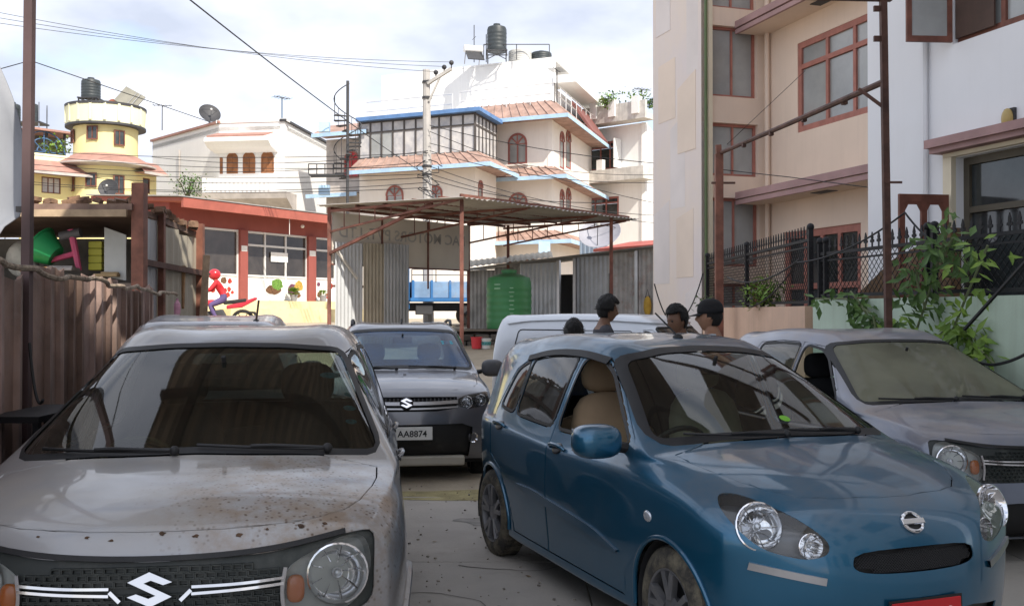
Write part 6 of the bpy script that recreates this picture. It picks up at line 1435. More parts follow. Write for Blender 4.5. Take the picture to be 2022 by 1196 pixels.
# ---------------------------------------------------------------- the blue hatchback
BLUE = mat('blue_metallic_paint', (.014, .125, .23), .28, .6, var=.06, coat=1.0, up=.8, dirtcol=(.15, .135, .125), scale=1.2)
GLC = glass('clear_car_glass', (.60, .70, .64), .03)
GLD = glass('tinted_car_glass', (.22, .25, .25), .06)
def micra_custom(sp, sh, root):
    fr = lambda s: (lambda c, n_: c.x > 2.35 and c.y*s > .25 and c.z > .5)
    for s in (1, -1):
        P = smoothpoly([(s*a, b) for a, b in ((.41, .655), (.50, .632), (.65, .668), (.733, .75), (.742, .825), (.70, .872), (.62, .868), (.50, .80), (.40, .71))], 2)
        lamp(sh, root, P, 'front', s, fr(s), [(s*.645, .768, .098), (s*.472, .69, .052)], m_house=mat('grey_lamp_housing', (.13, .13, .135), .3, .4))
        P2 = [(s*a, b) for a, b in ((.72, .62), (.42, .545), (.42, .52), (.73, .595))]
        sh.strip([(s*.70, .605), (s*.56, .575), (s*.43, .55)], 'front', s, .03, .014, 'bumper_chrome_strip', CHROMED, root)
        # side moulding and repeater
        sh.strip([(1.95, .46), (1.6, .51), (.9, .555), (.55, .575)], 'side', s, .05, .012, 'side_moulding', BLUE, root, taper=True)
        p, nn = sh.surf(2.29, .70, 'side', s); mb = MB(); mb.ball((0, 0, 0), .032, 14, 8, (1.2, .85, .35)); q = mb.build('side_repeater', LENSB, root, smooth='all'); q.matrix_local = facing(p, nn)
        sh.strip([(1.30, 1.375), (1.02, 1.41), (.6, 1.405), (.25, 1.35)], 'side', s, .035, .012, 'rain_visor', BLACKP, root)
        # claw scratches on the doors
        for k in range(5):
            x0 = 1.0+.045*k-(.04 if k < 2 else 0); sh.strip([(x0, .56), (x0+.018, .52)], 'side', s, .008, .0015, 'scratch', SILVERI, root, n=3)
    # upper grille
    G = smoothpoly([(-.33, .60), (-.30, .675), (.30, .675), (.33, .60), (.24, .575), (-.24, .575)], 2)
    fs = sh.cut(G, 'front', lambda c, n_: c.x > 2.6); g = sh.take(fs, 'grille', BLACKP, root, off=-.03)
    mb = MB()
    for i in range(-26, 27):
        for sg in (1, -1):
            a = []
            for k in range(6):
                y = i*.013+sg*(k-2.5)*.02; z = .58+k*.019
                if inpoly(y, z, G): p, nn = sh.surf(y, z, 'front'); a.append(p-nn*.016)
            if len(a) > 1: mb.tube(a, .0022, 4)
    tag(mb.build('grille_mesh', BLACKP, g), kind='stuff')
    G2 = [(-.5, .24), (-.55, .40), (.55, .40), (.5, .24)]
    fs = sh.cut(smoothpoly(G2, 1), 'front', lambda c, n_: c.x > 2.7); sh.take(fs, 'lower_intake', BLACKP, root, off=-.03)
    # emblem: ring with a bar
    p, nn = sh.surf(0, .765, 'front'); M = facing(p+nn*.006, nn); e = empty('emblem', (0, 0, 0), parent=root)
    mb = MB(); mb.tube([(.047*math.cos(a), .043*math.sin(a), 0) for a in [2*math.pi*i/32 for i in range(33)]], .008, 8, cap=False); q = mb.build('ring', CHROME, e, smooth=True); q.matrix_local = M
    mb = MB(); mb.box((0, 0, .004), (.118, .026, .012)); q = mb.build('bar', CHROME, e, bevel=.003); q.matrix_local = M
    mb = MB(); mb.lathe([(.046, -.004), (.001, -.003)], 24, None, cap=False); q = mb.build('backing', BLACKP, e); q.matrix_local = M
    p, nn = sh.surf(.0, .385, 'front'); plate(root, p+Vector((.02, 0, 0)), (1, 0, .05), .36, .15, PLRED, [('.', .12, .05, .05, 2)], WHITEP)
    # antenna
    p, nn = sh.surf(1.12, 0, 'top'); a = empty('antenna', p, parent=root)
    mb = MB(); mb.ball((0, 0, .0), .035, sc=(1.3, .8, .7)); mb.build('antenna_base', BLACKP, a, smooth='all')
    mb = MB(); mb.tube([(0, 0, .01), (-.07, -.05, .09), (-.12, -.09, .15)], .005, 6); mb.build('rod', BLACKP, a)
    for nm, c, r in (('leaf_sticker', (.62, .46), .03),):
        q, nn = sh.surf(.05, 1.11, 'front'); mb = MB(); mb.lathe([(r, 0), (.001, .001)], 9, None, cap=False); o = mb.build(nm, mat('leaf_green', (.2, .55, .03), .5), root); o.matrix_local = facing(q+nn*.002, nn)
micra = dict(name='hatchback_car', loc=(.617, 7.22, 0), rz=-math.pi/2+.358, label='blue metallic hatchback with round headlights and beige seats, driver window open', paint=BLUE, R=.292, wb=2.45, arch=.335, track=.815, rim='micra', tyrem=RUBBERM, steer=-.0, tw=.17,
  st=[(-.42, .34, .735, .66, 1.00, .55, 1.33, .30, 1.40, 1.415, -.04, -.10, -.12), (-.18, .30, .795, .73, .99, .575, 1.39, .31, 1.465, 1.48, 0, -.02, -.03), (.22, .20, .824, .765, .975, .585, 1.425, .32, 1.505, 1.52, 0, 0, 0),
      (.70, .19, .832, .778, .955, .58, 1.432, .315, 1.512, 1.527, 0, 0, 0), (1.08, .19, .834, .778, .94, .565, 1.412, .305, 1.492, 1.507, 0, 0, 0), (1.30, .19, .834, .776, .935, .552, 1.375, .30, 1.452, 1.468, 0, .03, .04),
      (1.74, .19, .832, .772, .935, .64, 1.18, .355, 1.25, 1.262, 0, .06, .08), (2.12, .20, .832, .76, .94, .715, .985, .40, 1.03, 1.04, .02, .12, .15), (2.26, .20, .832, .748, .935, .70, .965, .395, 1.0, 1.008, .02, .11, .14),
      (2.48, .21, .832, .735, .91, .645, .94, .36, .968, .975, 0, .07, .09), (2.70, .21, .815, .705, .865, .585, .90, .32, .925, .932, 0, .05, .07), (2.86, .22, .765, .64, .805, .52, .835, .285, .858, .864, .03, .09, .11)],
  front=[(3.085, .775), (3.145, .66), (3.17, .47), (3.14, .31), (3.05, .23)], rear=[(-.60, .98), (-.63, .80), (-.63, .55), (-.60, .38), (-.5, .33)],
  crease=[(7, 6, 9, .35)], cowl=(2.22, 1.0), header=(1.3, 1.43), seatm=(SEATB, SEATC, SEATB), mirror=(1.92, .965), mirsz=(.15, .25, .17), mirsides=(-1,),
  wipers=[(-.05, 1.035, -.55, 1.045), (.42, 1.03, -.02, 1.055)],
  windows=[dict(name='windscreen', proj='front', poly=[(-.50, 1.385), (-.26, 1.425), (0, 1.435), (.26, 1.425), (.50, 1.385), (.68, 1.03), (.38, 1.06), (0, 1.07), (-.38, 1.06), (-.68, 1.03)], filt=lambda c, n_: 1.2 < c.x < 2.4 and n_.x > .04 and c.z > .96, mat=GLC, rim=.03),
           dict(name='window_pane', proj='side', poly=[(1.06, .985), (1.92, .995), (1.86, 1.04), (1.42, 1.305), (1.25, 1.37), (1.06, 1.385)], mat=GLC, door=0, open=-1),
           dict(name='window_pane', proj='side', poly=[(.36, 1.01), (.96, .99), (.97, 1.385), (.66, 1.39), (.36, 1.35)], mat=GLD, door=1),
           dict(name='quarter_window', proj='side', poly=[(.02, 1.03), (.30, 1.015), (.31, 1.335), (.14, 1.27)], mat=GLD, door=1),
           dict(name='rear_screen', proj='rear', poly=[(-.45, 1.32), (.45, 1.32), (.55, 1.02), (-.55, 1.02)], filt=lambda c, n_: c.x < -.2 and n_.x < -.3, mat=GLD)],
  doors=[dict(id=0, poly=[(1.01, .25), (2.0, .25), (2.04, .5), (2.02, .93), (1.97, 1.02), (1.44, 1.345), (1.25, 1.405), (1.01, 1.425)], handle=(1.16, .875)),
         dict(id=1, poly=[(1.005, .25), (.42, .25), (.36, .42), (.2, .62), (-.02, .70), (-.06, 1.0), (.1, 1.28), (.34, 1.39), (.66, 1.425), (1.005, 1.425)], handle=(.16, .905))],
  bonnet=[(2.2, -.67), (2.2, .67), (2.45, .66), (2.75, .56), (2.93, .38), (3.0, 0), (2.93, -.38), (2.75, -.56), (2.45, -.66)], custom=micra_custom)
# ---------------------------------------------------------------- the two boxy hatchbacks
DSILV = mat('dusty_silver_paint', (.37, .375, .39), .33, .45, var=.08, coat=.8, up=.75, dirt=.10, dirtcol=(.34, .30, .24), spots=(48, .40, (.11, .07, .045)), smask=(-.76, 3.74, .95, .62), scale=1.4)
DBLUE = mat('dusty_blue_grey_paint', (.22, .25, .32), .35, .45, var=.08, coat=.8, up=1.0, dirtcol=(.34, .30, .27), scale=1.4)
GLF = glass('dark_cabin_glass', (.30, .35, .32), .035, (.30, .29, .22))
GLM = glass('filthy_car_glass', (.45, .48, .42), .75, (.22, .22, .16), .8, 1.6)
GMESH = mat('grille_black', (.035, .042, .04), .5, var=.2, dirt=.5, dirtcol=(.12, .125, .115))
def ignis_custom(sp, sh, root):
    fr = lambda c, n_: c.x > 2.55 and c.z > .4
    # the black face: grille and lamps in one frame
    top = [(-.725, .905), (-.62, .895), (-.37, .855), (0, .84), (.37, .855), (.62, .895), (.725, .905)]
    P = roundpoly([(.72, .655), (.60, .615), (.40, .63), (-.40, .63), (-.60, .615), (-.72, .655)]+top, .05)
    for s in (1, -1):
        Lp = smoothpoly([(s*a, b) for a, b in ((.425, .645), (.56, .62), (.68, .68), (.715, .79), (.69, .885), (.61, .89), (.48, .835), (.42, .79))], 2)
        lamp(sh, root, Lp, 'front', s, fr, [(s*.60, .765, .10), (s*.462, .73, .036, 'amber')], depth=.05, m_house=SILVERI)
        # orange side lamp
    G = [(-.46, .615), (-.455, .775), (-.25, .80), (0, .795), (.25, .80), (.455, .775), (.46, .615)]
    fs = sh.cut(P, 'front', fr); fs2 = fs
    g = sh.take(fs, 'grille', GMESH, root, off=-.012)
    mb = MB()
    for r_ in range(9):
        z = .645+r_*.0215
        for i in range(-13, 14):
            y = i*.034+(r_ % 2)*.017
            if abs(y) < .41 and z < (.83-.04*abs(y)) and not (.738 < z < .77):
                p, nn = sh.surf(y, z, 'front'); M = facing(p-nn*.006, nn)
                for q in ((-.0145, 0, .004, .012), (.0145, 0, .004, .012)): mb.box(M@Vector((q[0], 0, 0)), (.012, .004, .017))
                mb.box(M@Vector((0, .0085, 0)), (.012, .033, .004)); mb.box(M@Vector((0, -.0085, 0)), (.012, .033, .004))
    tag(mb.build('grille_mesh', GMESH, g), kind='stuff')
    for s in (1, -1):
        for dz in (.008, -.010): sh.strip([(s*.13, .752+dz*1.2), (s*.28, .756+dz), (s*.42, .766+dz)], 'front', s, .009, .016, 'chrome_bar', CHROME, g)
        sh.strip([(s*.095, .72), (s*.128, .752)], 'front', s, .012, .014, 'chrome_bar', CHROME, g, n=6)
    for s in (1, -1): sh.strip([(s*a, b) for a, b in ((.425, .805), (.412, .73), (.425, .65))], 'front', s, .012, .012, 'lamp_chrome_edge', CHROMED, g)
    p, nn = sh.surf(0, .758, 'front'); q = linkmesh('emblem', suzuki((.14, .11), CHROME), root); q.matrix_local = facing(p+nn*.012, nn)
    sh.strip([(y, z+.006) for y, z in top[1:-1]], 'front', 1, .016, .006, 'bonnet_edge_seal', BLACKP, root)
    P2 = [(-.60, .26), (-.66, .44), (-.4, .50), (.4, .50), (.66, .44), (.60, .26)]
    fs = sh.cut(smoothpoly(P2, 1), 'front', lambda c, n_: c.x > 2.7); sh.take(fs, 'lower_intake', BLACKP, root, off=-.03)
    if sp.get('stick'):
        rq = random.Random(11); RP = mat('rust_chip', (.13, .075, .045), .9, var=.3, scale=30)
        for y in (-.52, -.38, -.22, -.14, .02, .13, .27, .36, .47, .55):
            p, nn = sh.surf(3.02-.25*abs(y)**2-.02*rq.random(), y, 'top'); M = facing(p+nn*.0012, nn, (1, 0, 0)); q = MB(); r = rq.uniform(.005, .012)
            q.add([M@Vector((r*rq.uniform(.5, 1.2)*1.4*math.cos(t), r*rq.uniform(.4, 1.1)*math.sin(t), 0)) for t in [2*math.pi*i/9 for i in range(9)]], [tuple(range(9))]); q.build('rust_chip', RP, root)
        for (y, z, r, sx) in ((.505, 1.37, .028, 1.9), (.60, 1.285, .02, 1.3), (.605, 1.235, .022, 1.5), (.615, 1.185, .02, 1.4)):
            p, nn = sh.surf(y, z, 'front'); mb = MB(); mb.lathe([(r, 0), (.001, .001)], 14, Matrix.Diagonal((sx, 1, 1, 1)), cap=False); o = mb.build('sticker', TEAL, root); o.matrix_local = facing(p-nn*.012, nn)
    for s in (1, -1): sh.strip([(1.1, 1.50), (.6, 1.535), (.0, 1.53), (-.3, 1.49)], 'side', s, .02, .03, 'roof_rail', BLACKP, root) if False else None
IST = [(-.46, .36, .77, .70, 1.04, .58, 1.40, .32, 1.475, 1.485, -.02, -.06, -.07), (-.2, .32, .82, .76, 1.03, .60, 1.455, .33, 1.525, 1.535, 0, -.02, -.02), (.22, .21, .842, .79, 1.01, .615, 1.495, .34, 1.562, 1.572, 0, 0, 0),
      (.70, .20, .845, .80, .995, .61, 1.51, .335, 1.578, 1.588, 0, 0, 0), (1.06, .20, .845, .80, .985, .595, 1.492, .325, 1.562, 1.572, 0, 0, 0), (1.30, .20, .845, .80, .98, .575, 1.44, .315, 1.508, 1.518, 0, .03, .035),
      (1.74, .20, .845, .80, .98, .68, 1.24, .37, 1.30, 1.31, 0, .05, .065), (2.14, .21, .845, .805, .985, .775, 1.045, .43, 1.085, 1.09, .01, .11, .13), (2.27, .21, .845, .80, .98, .755, 1.02, .42, 1.052, 1.057, .01, .10, .12),
      (2.50, .22, .845, .79, .965, .73, 1.0, .40, 1.03, 1.035, 0, .06, .08), (2.74, .23, .82, .755, .94, .68, .965, .38, .99, .993, 0, .06, .08), (2.88, .24, .78, .715, .905, .63, .925, .35, .935, .935, .03, .085, .105)]
def ignis(**k):
    d = dict(name='hatchback_car', R=.30, wb=2.435, arch=.345, track=.83, rim='six', st=IST, lip=.022,
      front=[(3.05, .84), (3.075, .71), (3.10, .50), (3.07, .33), (3.0, .25)], fpow=3.4, rear=[(-.60, 1.0), (-.63, .80), (-.63, .55), (-.60, .42), (-.5, .36)],
      crease=[(7, 6, 9, .4), (11, 6, 9, .35)], cowl=(2.22, 1.05), header=(1.3, 1.47), seatm=(SEATD, SEATD, SEATD), wipers=[(-.08, 1.085, -.62, 1.09), (.52, 1.08, .0, 1.105)],
      windows=[dict(name='windscreen', proj='front', poly=[(-.535, 1.465), (-.27, 1.485), (0, 1.49), (.27, 1.485), (.535, 1.465), (.735, 1.075), (.40, 1.10), (0, 1.11), (-.40, 1.10), (-.735, 1.075)], filt=lambda c, n_: 1.15 < c.x < 2.4 and n_.x > .04 and c.z > 1.0, mat=k.pop('wsm', GLF), rim=.02),
           dict(name='window_pane', proj='side', poly=[(1.06, 1.03), (1.84, 1.045), (1.80, 1.10), (1.42, 1.36), (1.28, 1.42), (1.06, 1.45)], mat=GLD, door=0, open=k.pop('open', 0)),
           dict(name='window_pane', proj='side', poly=[(.30, 1.05), (.97, 1.035), (.98, 1.455), (.66, 1.46), (.30, 1.44)], mat=GLD, door=1),
           dict(name='rear_screen', proj='rear', poly=[(-.5, 1.38), (.5, 1.38), (.58, 1.07), (-.58, 1.07)], filt=lambda c, n_: c.x < -.25 and n_.x < -.3, mat=GLC)],
      doors=[dict(id=0, poly=[(1.01, .26), (1.98, .26), (2.02, .5), (2.0, .975), (1.9, 1.085), (1.46, 1.385), (1.28, 1.455), (1.01, 1.485)], handle=(1.16, .915)),
         dict(id=1, poly=[(1.005, .26), (.43, .26), (.38, .42), (.2, .64), (.05, .72), (.05, 1.2), (.26, 1.465), (.66, 1.49), (1.005, 1.485)], handle=(.2, .95))],
      bonnet=[(2.23, -.73), (2.23, .73), (2.5, .73), (2.8, .65), (2.93, .50), (2.985, .28), (3.0, 0), (2.985, -.28), (2.93, -.50), (2.8, -.65), (2.5, -.73)], custom=ignis_custom)
    d.update(k); return d
# ---------------------------------------------------------------- the grey SUV
GREYP = mat('grey_metallic_paint', (.16, .165, .185), .30, .5, var=.05, coat=1.0, up=.3, dirtcol=(.26, .24, .22), scale=1.4)
GREYB = mat('grey_cladding', (.10, .10, .105), .5, var=.1, dirt=.2)
SKID = mat('silver_skid_plate', (.5, .47, .40), .5, .2, var=.1, dirt=.3)
def brezza_custom(sp, sh, root):
    fr = lambda c, n_: c.x > 2.5 and c.z > .3
    for s in (1, -1):
        Lp = smoothpoly([(s*a, b) for a, b in ((.50, .83), (.66, .80), (.83, .845), (.86, .93), (.80, .965), (.58, .935), (.50, .90))], 1)
        lamp(sh, root, Lp, 'front', s, fr, [(s*.60, .87, .06), (s*.745, .885, .055)], depth=.06)
        p, nn = sh.surf(s*.66, .52, 'front'); mb = MB(); mb.lathe([(.055, -.01), (.05, .01), (.03, -.015), (.001, -.02)], 20, None, cap=False); q = mb.build('fog_lamp', REFLEC, root, smooth=30); q.matrix_local = facing(p+nn*.005, nn)
        sh.strip([(s*.68, 1.565), (s*.69, 1.565)], 'side', s, .01, .01, 'x', BLACKP, root) if False else None
        # roof rails
        P = []
        for x in (-.25, -.15, .1, .5, .9, 1.0): 
            q, nn = sh.surf(x, s*.585, 'top'); P.append(q+Vector((0, 0, .045 if -.2 < x < .95 else .0)))
        mb = MB(); mb.tube(P, .018, 8); mb.build('roof_rail', BLACKP, root, smooth=True)
    G = [(-.50, .82), (-.50, .925), (-.25, .93), (0, .93), (.25, .93), (.50, .925), (.50, .82), (.3, .79), (-.3, .79)]
    fs = sh.cut(G, 'front', fr); g = sh.take(fs, 'grille', BLACKP, root, off=-.03)
    mb = MB()
    for i in range(-12, 13):
        p, nn = sh.surf(i*.04, .90, 'front'); mb.box(p-nn*.02, (.02, .012, .05))
    mb.build('grille_slat', GREYB, g)
    for z, w in ((.862, .030), (.815, .014)): sh.strip([(-.50, z+.012), (-.2, z), (.2, z), (.50, z+.012)], 'front', 1, w, .02, 'chrome_bar', CHROMED, g)
    p, nn = sh.surf(0, .862, 'front'); M = facing(p+nn*.03, nn); mb = MB(); mb.ball((0, 0, -.012), .065, 16, 10, (1.05, 1, .3)); q = mb.build('emblem_disc', BLACKP, root, smooth='all'); q.matrix_local = M
    q = linkmesh('emblem', suzuki((.115, .10), CHROME), root); q.matrix_local = M@Matrix.Translation((0, 0, .006))
    P2 = [(-.62, .33), (-.66, .62), (-.55, .665), (.55, .665), (.66, .62), (.62, .33)]
    fs = sh.cut(P2, 'front', lambda c, n_: c.x > 2.7); sh.take(fs, 'lower_intake', BLACKP, root, off=-.035)
    p, nn = sh.surf(0, .29, 'front'); mb = MB(); mb.box((p.x+.0, 0, .30), (.07, 1.15, .10)); mb.build('skid_plate', SKID, root, bevel=.02)
    p, nn = sh.surf(0, .585, 'front'); plate(root, p+Vector((.03, 0, 0)), (1, 0, .03), .50, .125, WHITEP, [('B AA8874', .02, -.006, .085, 1.0)], BLACKP)
    for i, z in ((0, 1.05), (1, 1.02)):
        p, nn = sh.surf(2.52+.07*i, 0, 'top'); mb = MB(); mb.box((0, 0, .002), (.03, .035, .004)); q = mb.build('bonnet_mark', GREYB, root); q.matrix_local = facing(p, nn, (1, 0, 0))
    p, nn = sh.surf(1.02, .0, 'top'); mb = MB(); mb.tube([p, p+Vector((-.06, 0, .05))], .012, 6); mb.build('antenna', BLACKP, root)
    p, nn = sh.surf(.50, 1.42, 'front'); mb = MB(); mb.box((0, 0, 0), (.13, .07, .002)); q = mb.build('sticker', TEAL, root); q.matrix_local = facing(p-nn*.006, nn)
brezza = dict(name='suv_car', label='grey metallic SUV with white number plate parked facing the gap between two hatchbacks', paint=GREYP, R=.335, wb=2.5, arch=.39, track=.875, rim='six', lip=.03, archm=GREYB, tw=.2,
  st=[(-.5, .42, .83, .76, 1.10, .63, 1.42, .35, 1.49, 1.50, -.02, -.05, -.06), (-.2, .36, .88, .81, 1.09, .65, 1.51, .36, 1.575, 1.585, 0, 0, 0), (.22, .25, .895, .835, 1.075, .665, 1.55, .365, 1.612, 1.62, 0, 0, 0),
      (.72, .24, .895, .84, 1.06, .66, 1.565, .36, 1.628, 1.636, 0, 0, 0), (1.08, .24, .895, .84, 1.05, .645, 1.55, .35, 1.612, 1.62, 0, 0, 0), (1.34, .24, .895, .84, 1.045, .63, 1.505, .345, 1.562, 1.57, 0, .03, .035),
      (1.72, .24, .895, .835, 1.045, .705, 1.31, .385, 1.365, 1.372, 0, .04, .05), (2.06, .25, .895, .825, 1.05, .775, 1.115, .43, 1.155, 1.16, .01, .08, .10), (2.2, .25, .895, .82, 1.045, .765, 1.09, .42, 1.125, 1.13, .01, .08, .10),
      (2.5, .27, .895, .825, 1.03, .745, 1.065, .41, 1.10, 1.107, 0, .05, .06), (2.82, .28, .88, .81, .995, .72, 1.025, .40, 1.055, 1.06, 0, .05, .06), (3.02, .30, .85, .785, .955, .69, .965, .38, .985, .985, .03, .09, .11)],
  front=[(3.23, .90), (3.27, .76), (3.28, .56), (3.24, .40), (3.16, .31)], fpow=3.0, rear=[(-.68, 1.0), (-.72, .80), (-.72, .55), (-.7, .42), (-.6, .42)], crease=[(7, 6, 9, .4), (11, 6, 9, .3)],
  cowl=(2.15, 1.10), header=(1.34, 1.53), seatm=(SEATD, SEATD, SEATD), mirror=(1.86, 1.085), mirm=GREYB, mirsz=(.12, .24, .19), wipers=[(-.08, 1.135, -.62, 1.15), (.55, 1.135, .05, 1.165)], tyrem=RUBBER,
  windows=[dict(name='windscreen', proj='front', poly=[(-.585, 1.52), (-.3, 1.54), (0, 1.545), (.3, 1.54), (.585, 1.52), (.745, 1.15), (.42, 1.175), (0, 1.185), (-.42, 1.175), (-.745, 1.15)], filt=lambda c, n_: 1.15 < c.x < 2.3 and n_.x > .04 and c.z > 1.05, mat=glass('painted_reflection_glass', (.25, .36, .50), .30, (.10, .19, .36)), rim=.03),  # blue sky reflection put into the glass tint and film colour
           dict(name='window_pane', proj='side', poly=[(1.08, 1.09), (1.88, 1.10), (1.84, 1.16), (1.48, 1.42), (1.30, 1.49), (1.08, 1.51)], mat=GLD, door=0),
           dict(name='window_pane', proj='side', poly=[(.15, 1.12), (.99, 1.095), (1.0, 1.51), (.6, 1.515), (.2, 1.48)], mat=GLD, door=1),
           dict(name='rear_screen', proj='rear', poly=[(-.55, 1.44), (.55, 1.44), (.62, 1.12), (-.62, 1.12)], filt=lambda c, n_: c.x < -.3 and n_.x < -.3, mat=GLC)],
  doors=[dict(id=0, poly=[(1.03, .34), (2.0, .34), (2.03, .55), (2.0, 1.04), (1.93, 1.15), (1.52, 1.45), (1.30, 1.53), (1.03, 1.545)], handle=(1.18, .985)),
         dict(id=1, poly=[(1.025, .34), (.47, .34), (.42, .5), (.22, .7), (.08, .78), (.06, 1.2), (.18, 1.51), (.6, 1.55), (1.025, 1.545)], handle=(.22, 1.01))],
  bonnet=[(2.15, -.74), (2.15, .74), (2.5, .76), (2.9, .73), (3.07, .55), (3.12, .3), (3.13, 0), (3.12, -.3), (3.07, -.55), (2.9, -.73), (2.5, -.76)], custom=brezza_custom)
build_car(micra)
build_car(ignis(loc=(-1.57, 6.36, 0), rz=-math.pi/2+.128, label='dusty silver hatchback with rust spots on its bonnet and teal stickers in the windscreen', paint=DSILV, stick=1, wheelm=mat('olive_wheel_cover', (.16, .14, .06), .7)))
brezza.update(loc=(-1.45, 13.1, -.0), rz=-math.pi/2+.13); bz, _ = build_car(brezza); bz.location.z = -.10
i2, _ = build_car(ignis(loc=(2.84, 9.6, 0), rz=-math.pi/2+.20, label='blue grey hatchback with a filthy dust coated windscreen beside the green wall', paint=DBLUE, wsm=GLM, open=-1)); i2.location.z = -.07
# ---- tall narrow silver hatchback behind the dusty one, seen from the rear
SILV = mat('clean_silver_paint', (.42, .43, .46), .32, .45, var=.04, coat=.9, up=.35, dirtcol=(.4, .38, .35))
def wagon_custom(sp, sh, root):
    for s in (1, -1):
        fs = sh.cut([(s*.66, .78), (s*.75, .78), (s*.75, 1.12), (s*.66, 1.10)], 'rear', lambda c, n_: c.x < -.2); sh.take(fs, 'tail_light', mat('tail_lamp_red', (.42, .02, .02), .25, coat=.6), root, off=.003)
    p, nn = sh.surf(-.1, -.33, 'top'); a = empty('antenna', p, parent=root); q = MB(); q.ball((0, 0, 0), .03, sc=(1.6, .8, .6)); q.build('antenna_base', BLACKP, a, smooth='all'); q = MB(); q.tube([(0, 0, 0), (-.02, -.02, .16)], .008, 6); q.build('rod', mat('brown_rod', (.12, .07, .05), .6), a)
WST = [(r[0], r[1], r[2]*.88, r[3]*.88, r[4]*1.02, r[5]*.90, r[6]*1.035, r[7]*.9, r[8]*1.03, r[9]*1.03, *r[10:]) for r in IST]
wg = ignis(loc=(-2.30, 7.78, 0), rz=math.pi/2+.2, label='plain silver tall hatchback parked nose away behind the dusty silver one', paint=SILV, custom=wagon_custom, st=WST, track=.72, level=2)
wg['windows'] = [dict(name='windscreen', proj='front', poly=[(-.5, 1.47), (.5, 1.47), (.66, 1.12), (-.66, 1.12)], filt=lambda c, n_: 1.15 < c.x < 2.4 and n_.x > .3 and c.z > 1.0, mat=GLC), dict(name='window_pane', proj='side', poly=[(1.06, 1.08), (1.82, 1.09), (1.42, 1.38), (1.06, 1.47)], mat=GLD, door=0), dict(name='window_pane', proj='side', poly=[(.3, 1.10), (.97, 1.085), (.98, 1.48), (.30, 1.47)], mat=GLD, door=1),
   dict(name='rear_screen', proj='rear', poly=[(-.46, 1.43), (.46, 1.43), (.58, 1.12), (-.58, 1.12)], filt=lambda c, n_: c.x < -.25 and n_.x < -.2, mat=glass('mauve_tinted_glass', (.30, .27, .30), .12))]
build_car(wg)
# ---- white van
VANW = mat('van_white_paint', (.66, .69, .73), .35, .1, var=.03, coat=.7, up=.25, dirtcol=(.45, .43, .4))
def van_custom(sp, sh, root):
    for s in (1, -1):
        sh.strip([(2.15, 1.48), (1.2, 1.56), (0, 1.55), (-.4, 1.5)], 'side', s, .02, .03, 'rain_gutter', VANW, root)
        fs = sh.cut(roundpoly([(s*.42, .60), (s*.62, .60), (s*.62, .74), (s*.42, .74)], .03), 'front', lambda c, n_: c.x > 2.0); sh.take(fs, 'headlight', REFLEC, root, off=.004)
        sh.strip([(.62, .3), (.62, 1.4)], 'side', s, .012, .003, 'door_gap', BLACKP, root); sh.strip([(1.62, .3), (1.62, 1.4)], 'side', s, .012, .003, 'door_gap', BLACKP, root)
van = dict(name='white_van', cat='van', loc=(.62, 14.0, 0), rz=-math.pi/2+.967, label='white panel van with blank side panels parked across the yard behind the people', paint=VANW, R=.28, wb=1.84, arch=.32, track=.68, rim='six', cabin=False, custom=van_custom, level=2,
  st=[(-.60, .34, .68, .64, 1.0, .56, 1.46, .3, 1.53, 1.54, 0, 0, 0), (-.35, .30, .705, .67, 1.0, .60, 1.52, .33, 1.60, 1.615, 0, 0, 0), (.2, .24, .71, .675, .99, .605, 1.545, .335, 1.625, 1.64, 0, 0, 0), (.8, .24, .71, .675, .98, .605, 1.545, .335, 1.625, 1.64, 0, 0, 0), (1.3, .24, .71, .675, .97, .60, 1.53, .33, 1.61, 1.625, 0, 0, 0),
      (1.68, .24, .71, .675, .96, .585, 1.48, .325, 1.55, 1.562, 0, .03, .04), (1.98, .25, .71, .672, .95, .615, 1.23, .345, 1.28, 1.29, 0, .04, .05), (2.26, .26, .705, .66, .93, .635, .97, .36, .99, .995, .02, .06, .07), (2.36, .27, .69, .64, .90, .60, .92, .34, .935, .94, .03, .07, .08), (2.45, .28, .66, .60, .85, .54, .86, .31, .87, .87, .03, .07, .08)],
  front=[(2.58, .80), (2.62, .68), (2.63, .50), (2.62, .38), (2.56, .3)], rear=[(-.68, .95), (-.70, .8), (-.70, .55), (-.68, .4), (-.62, .34)], crease=[(7, 6, 9, .3)], cowl=(2.2, .97), header=(1.7, 1.5), seatm=(SEATD,)*3,
  windows=[dict(name='windscreen', proj='front', poly=[(-.54, 1.46), (.54, 1.46), (.58, 1.02), (-.58, 1.02)], filt=lambda c, n_: 1.5 < c.x < 2.4 and n_.x > .3 and c.z > .95, mat=GLD),
    dict(name='side_panel', proj='side', poly=[(-.28, 1.06), (.52, 1.06), (.52, 1.42), (-.2, 1.42)], mat=VANW, rim=.014), dict(name='side_panel', proj='side', poly=[(.70, 1.06), (1.50, 1.06), (1.50, 1.42), (.70, 1.42)], mat=VANW, rim=.008), dict(name='window_pane', proj='side', poly=[(1.66, 1.04), (2.06, 1.03), (1.86, 1.32), (1.72, 1.40), (1.66, 1.41)], mat=GLD, door=0)],
  doors=[dict(id=0, poly=[(1.64, .42), (2.2, .42), (2.22, .95), (1.92, 1.34), (1.75, 1.44), (1.64, 1.44)], handle=(1.74, .9))], bonnet=[(2.28, -.55), (2.28, .55), (2.42, .45), (2.42, -.45)])
build_car(van)
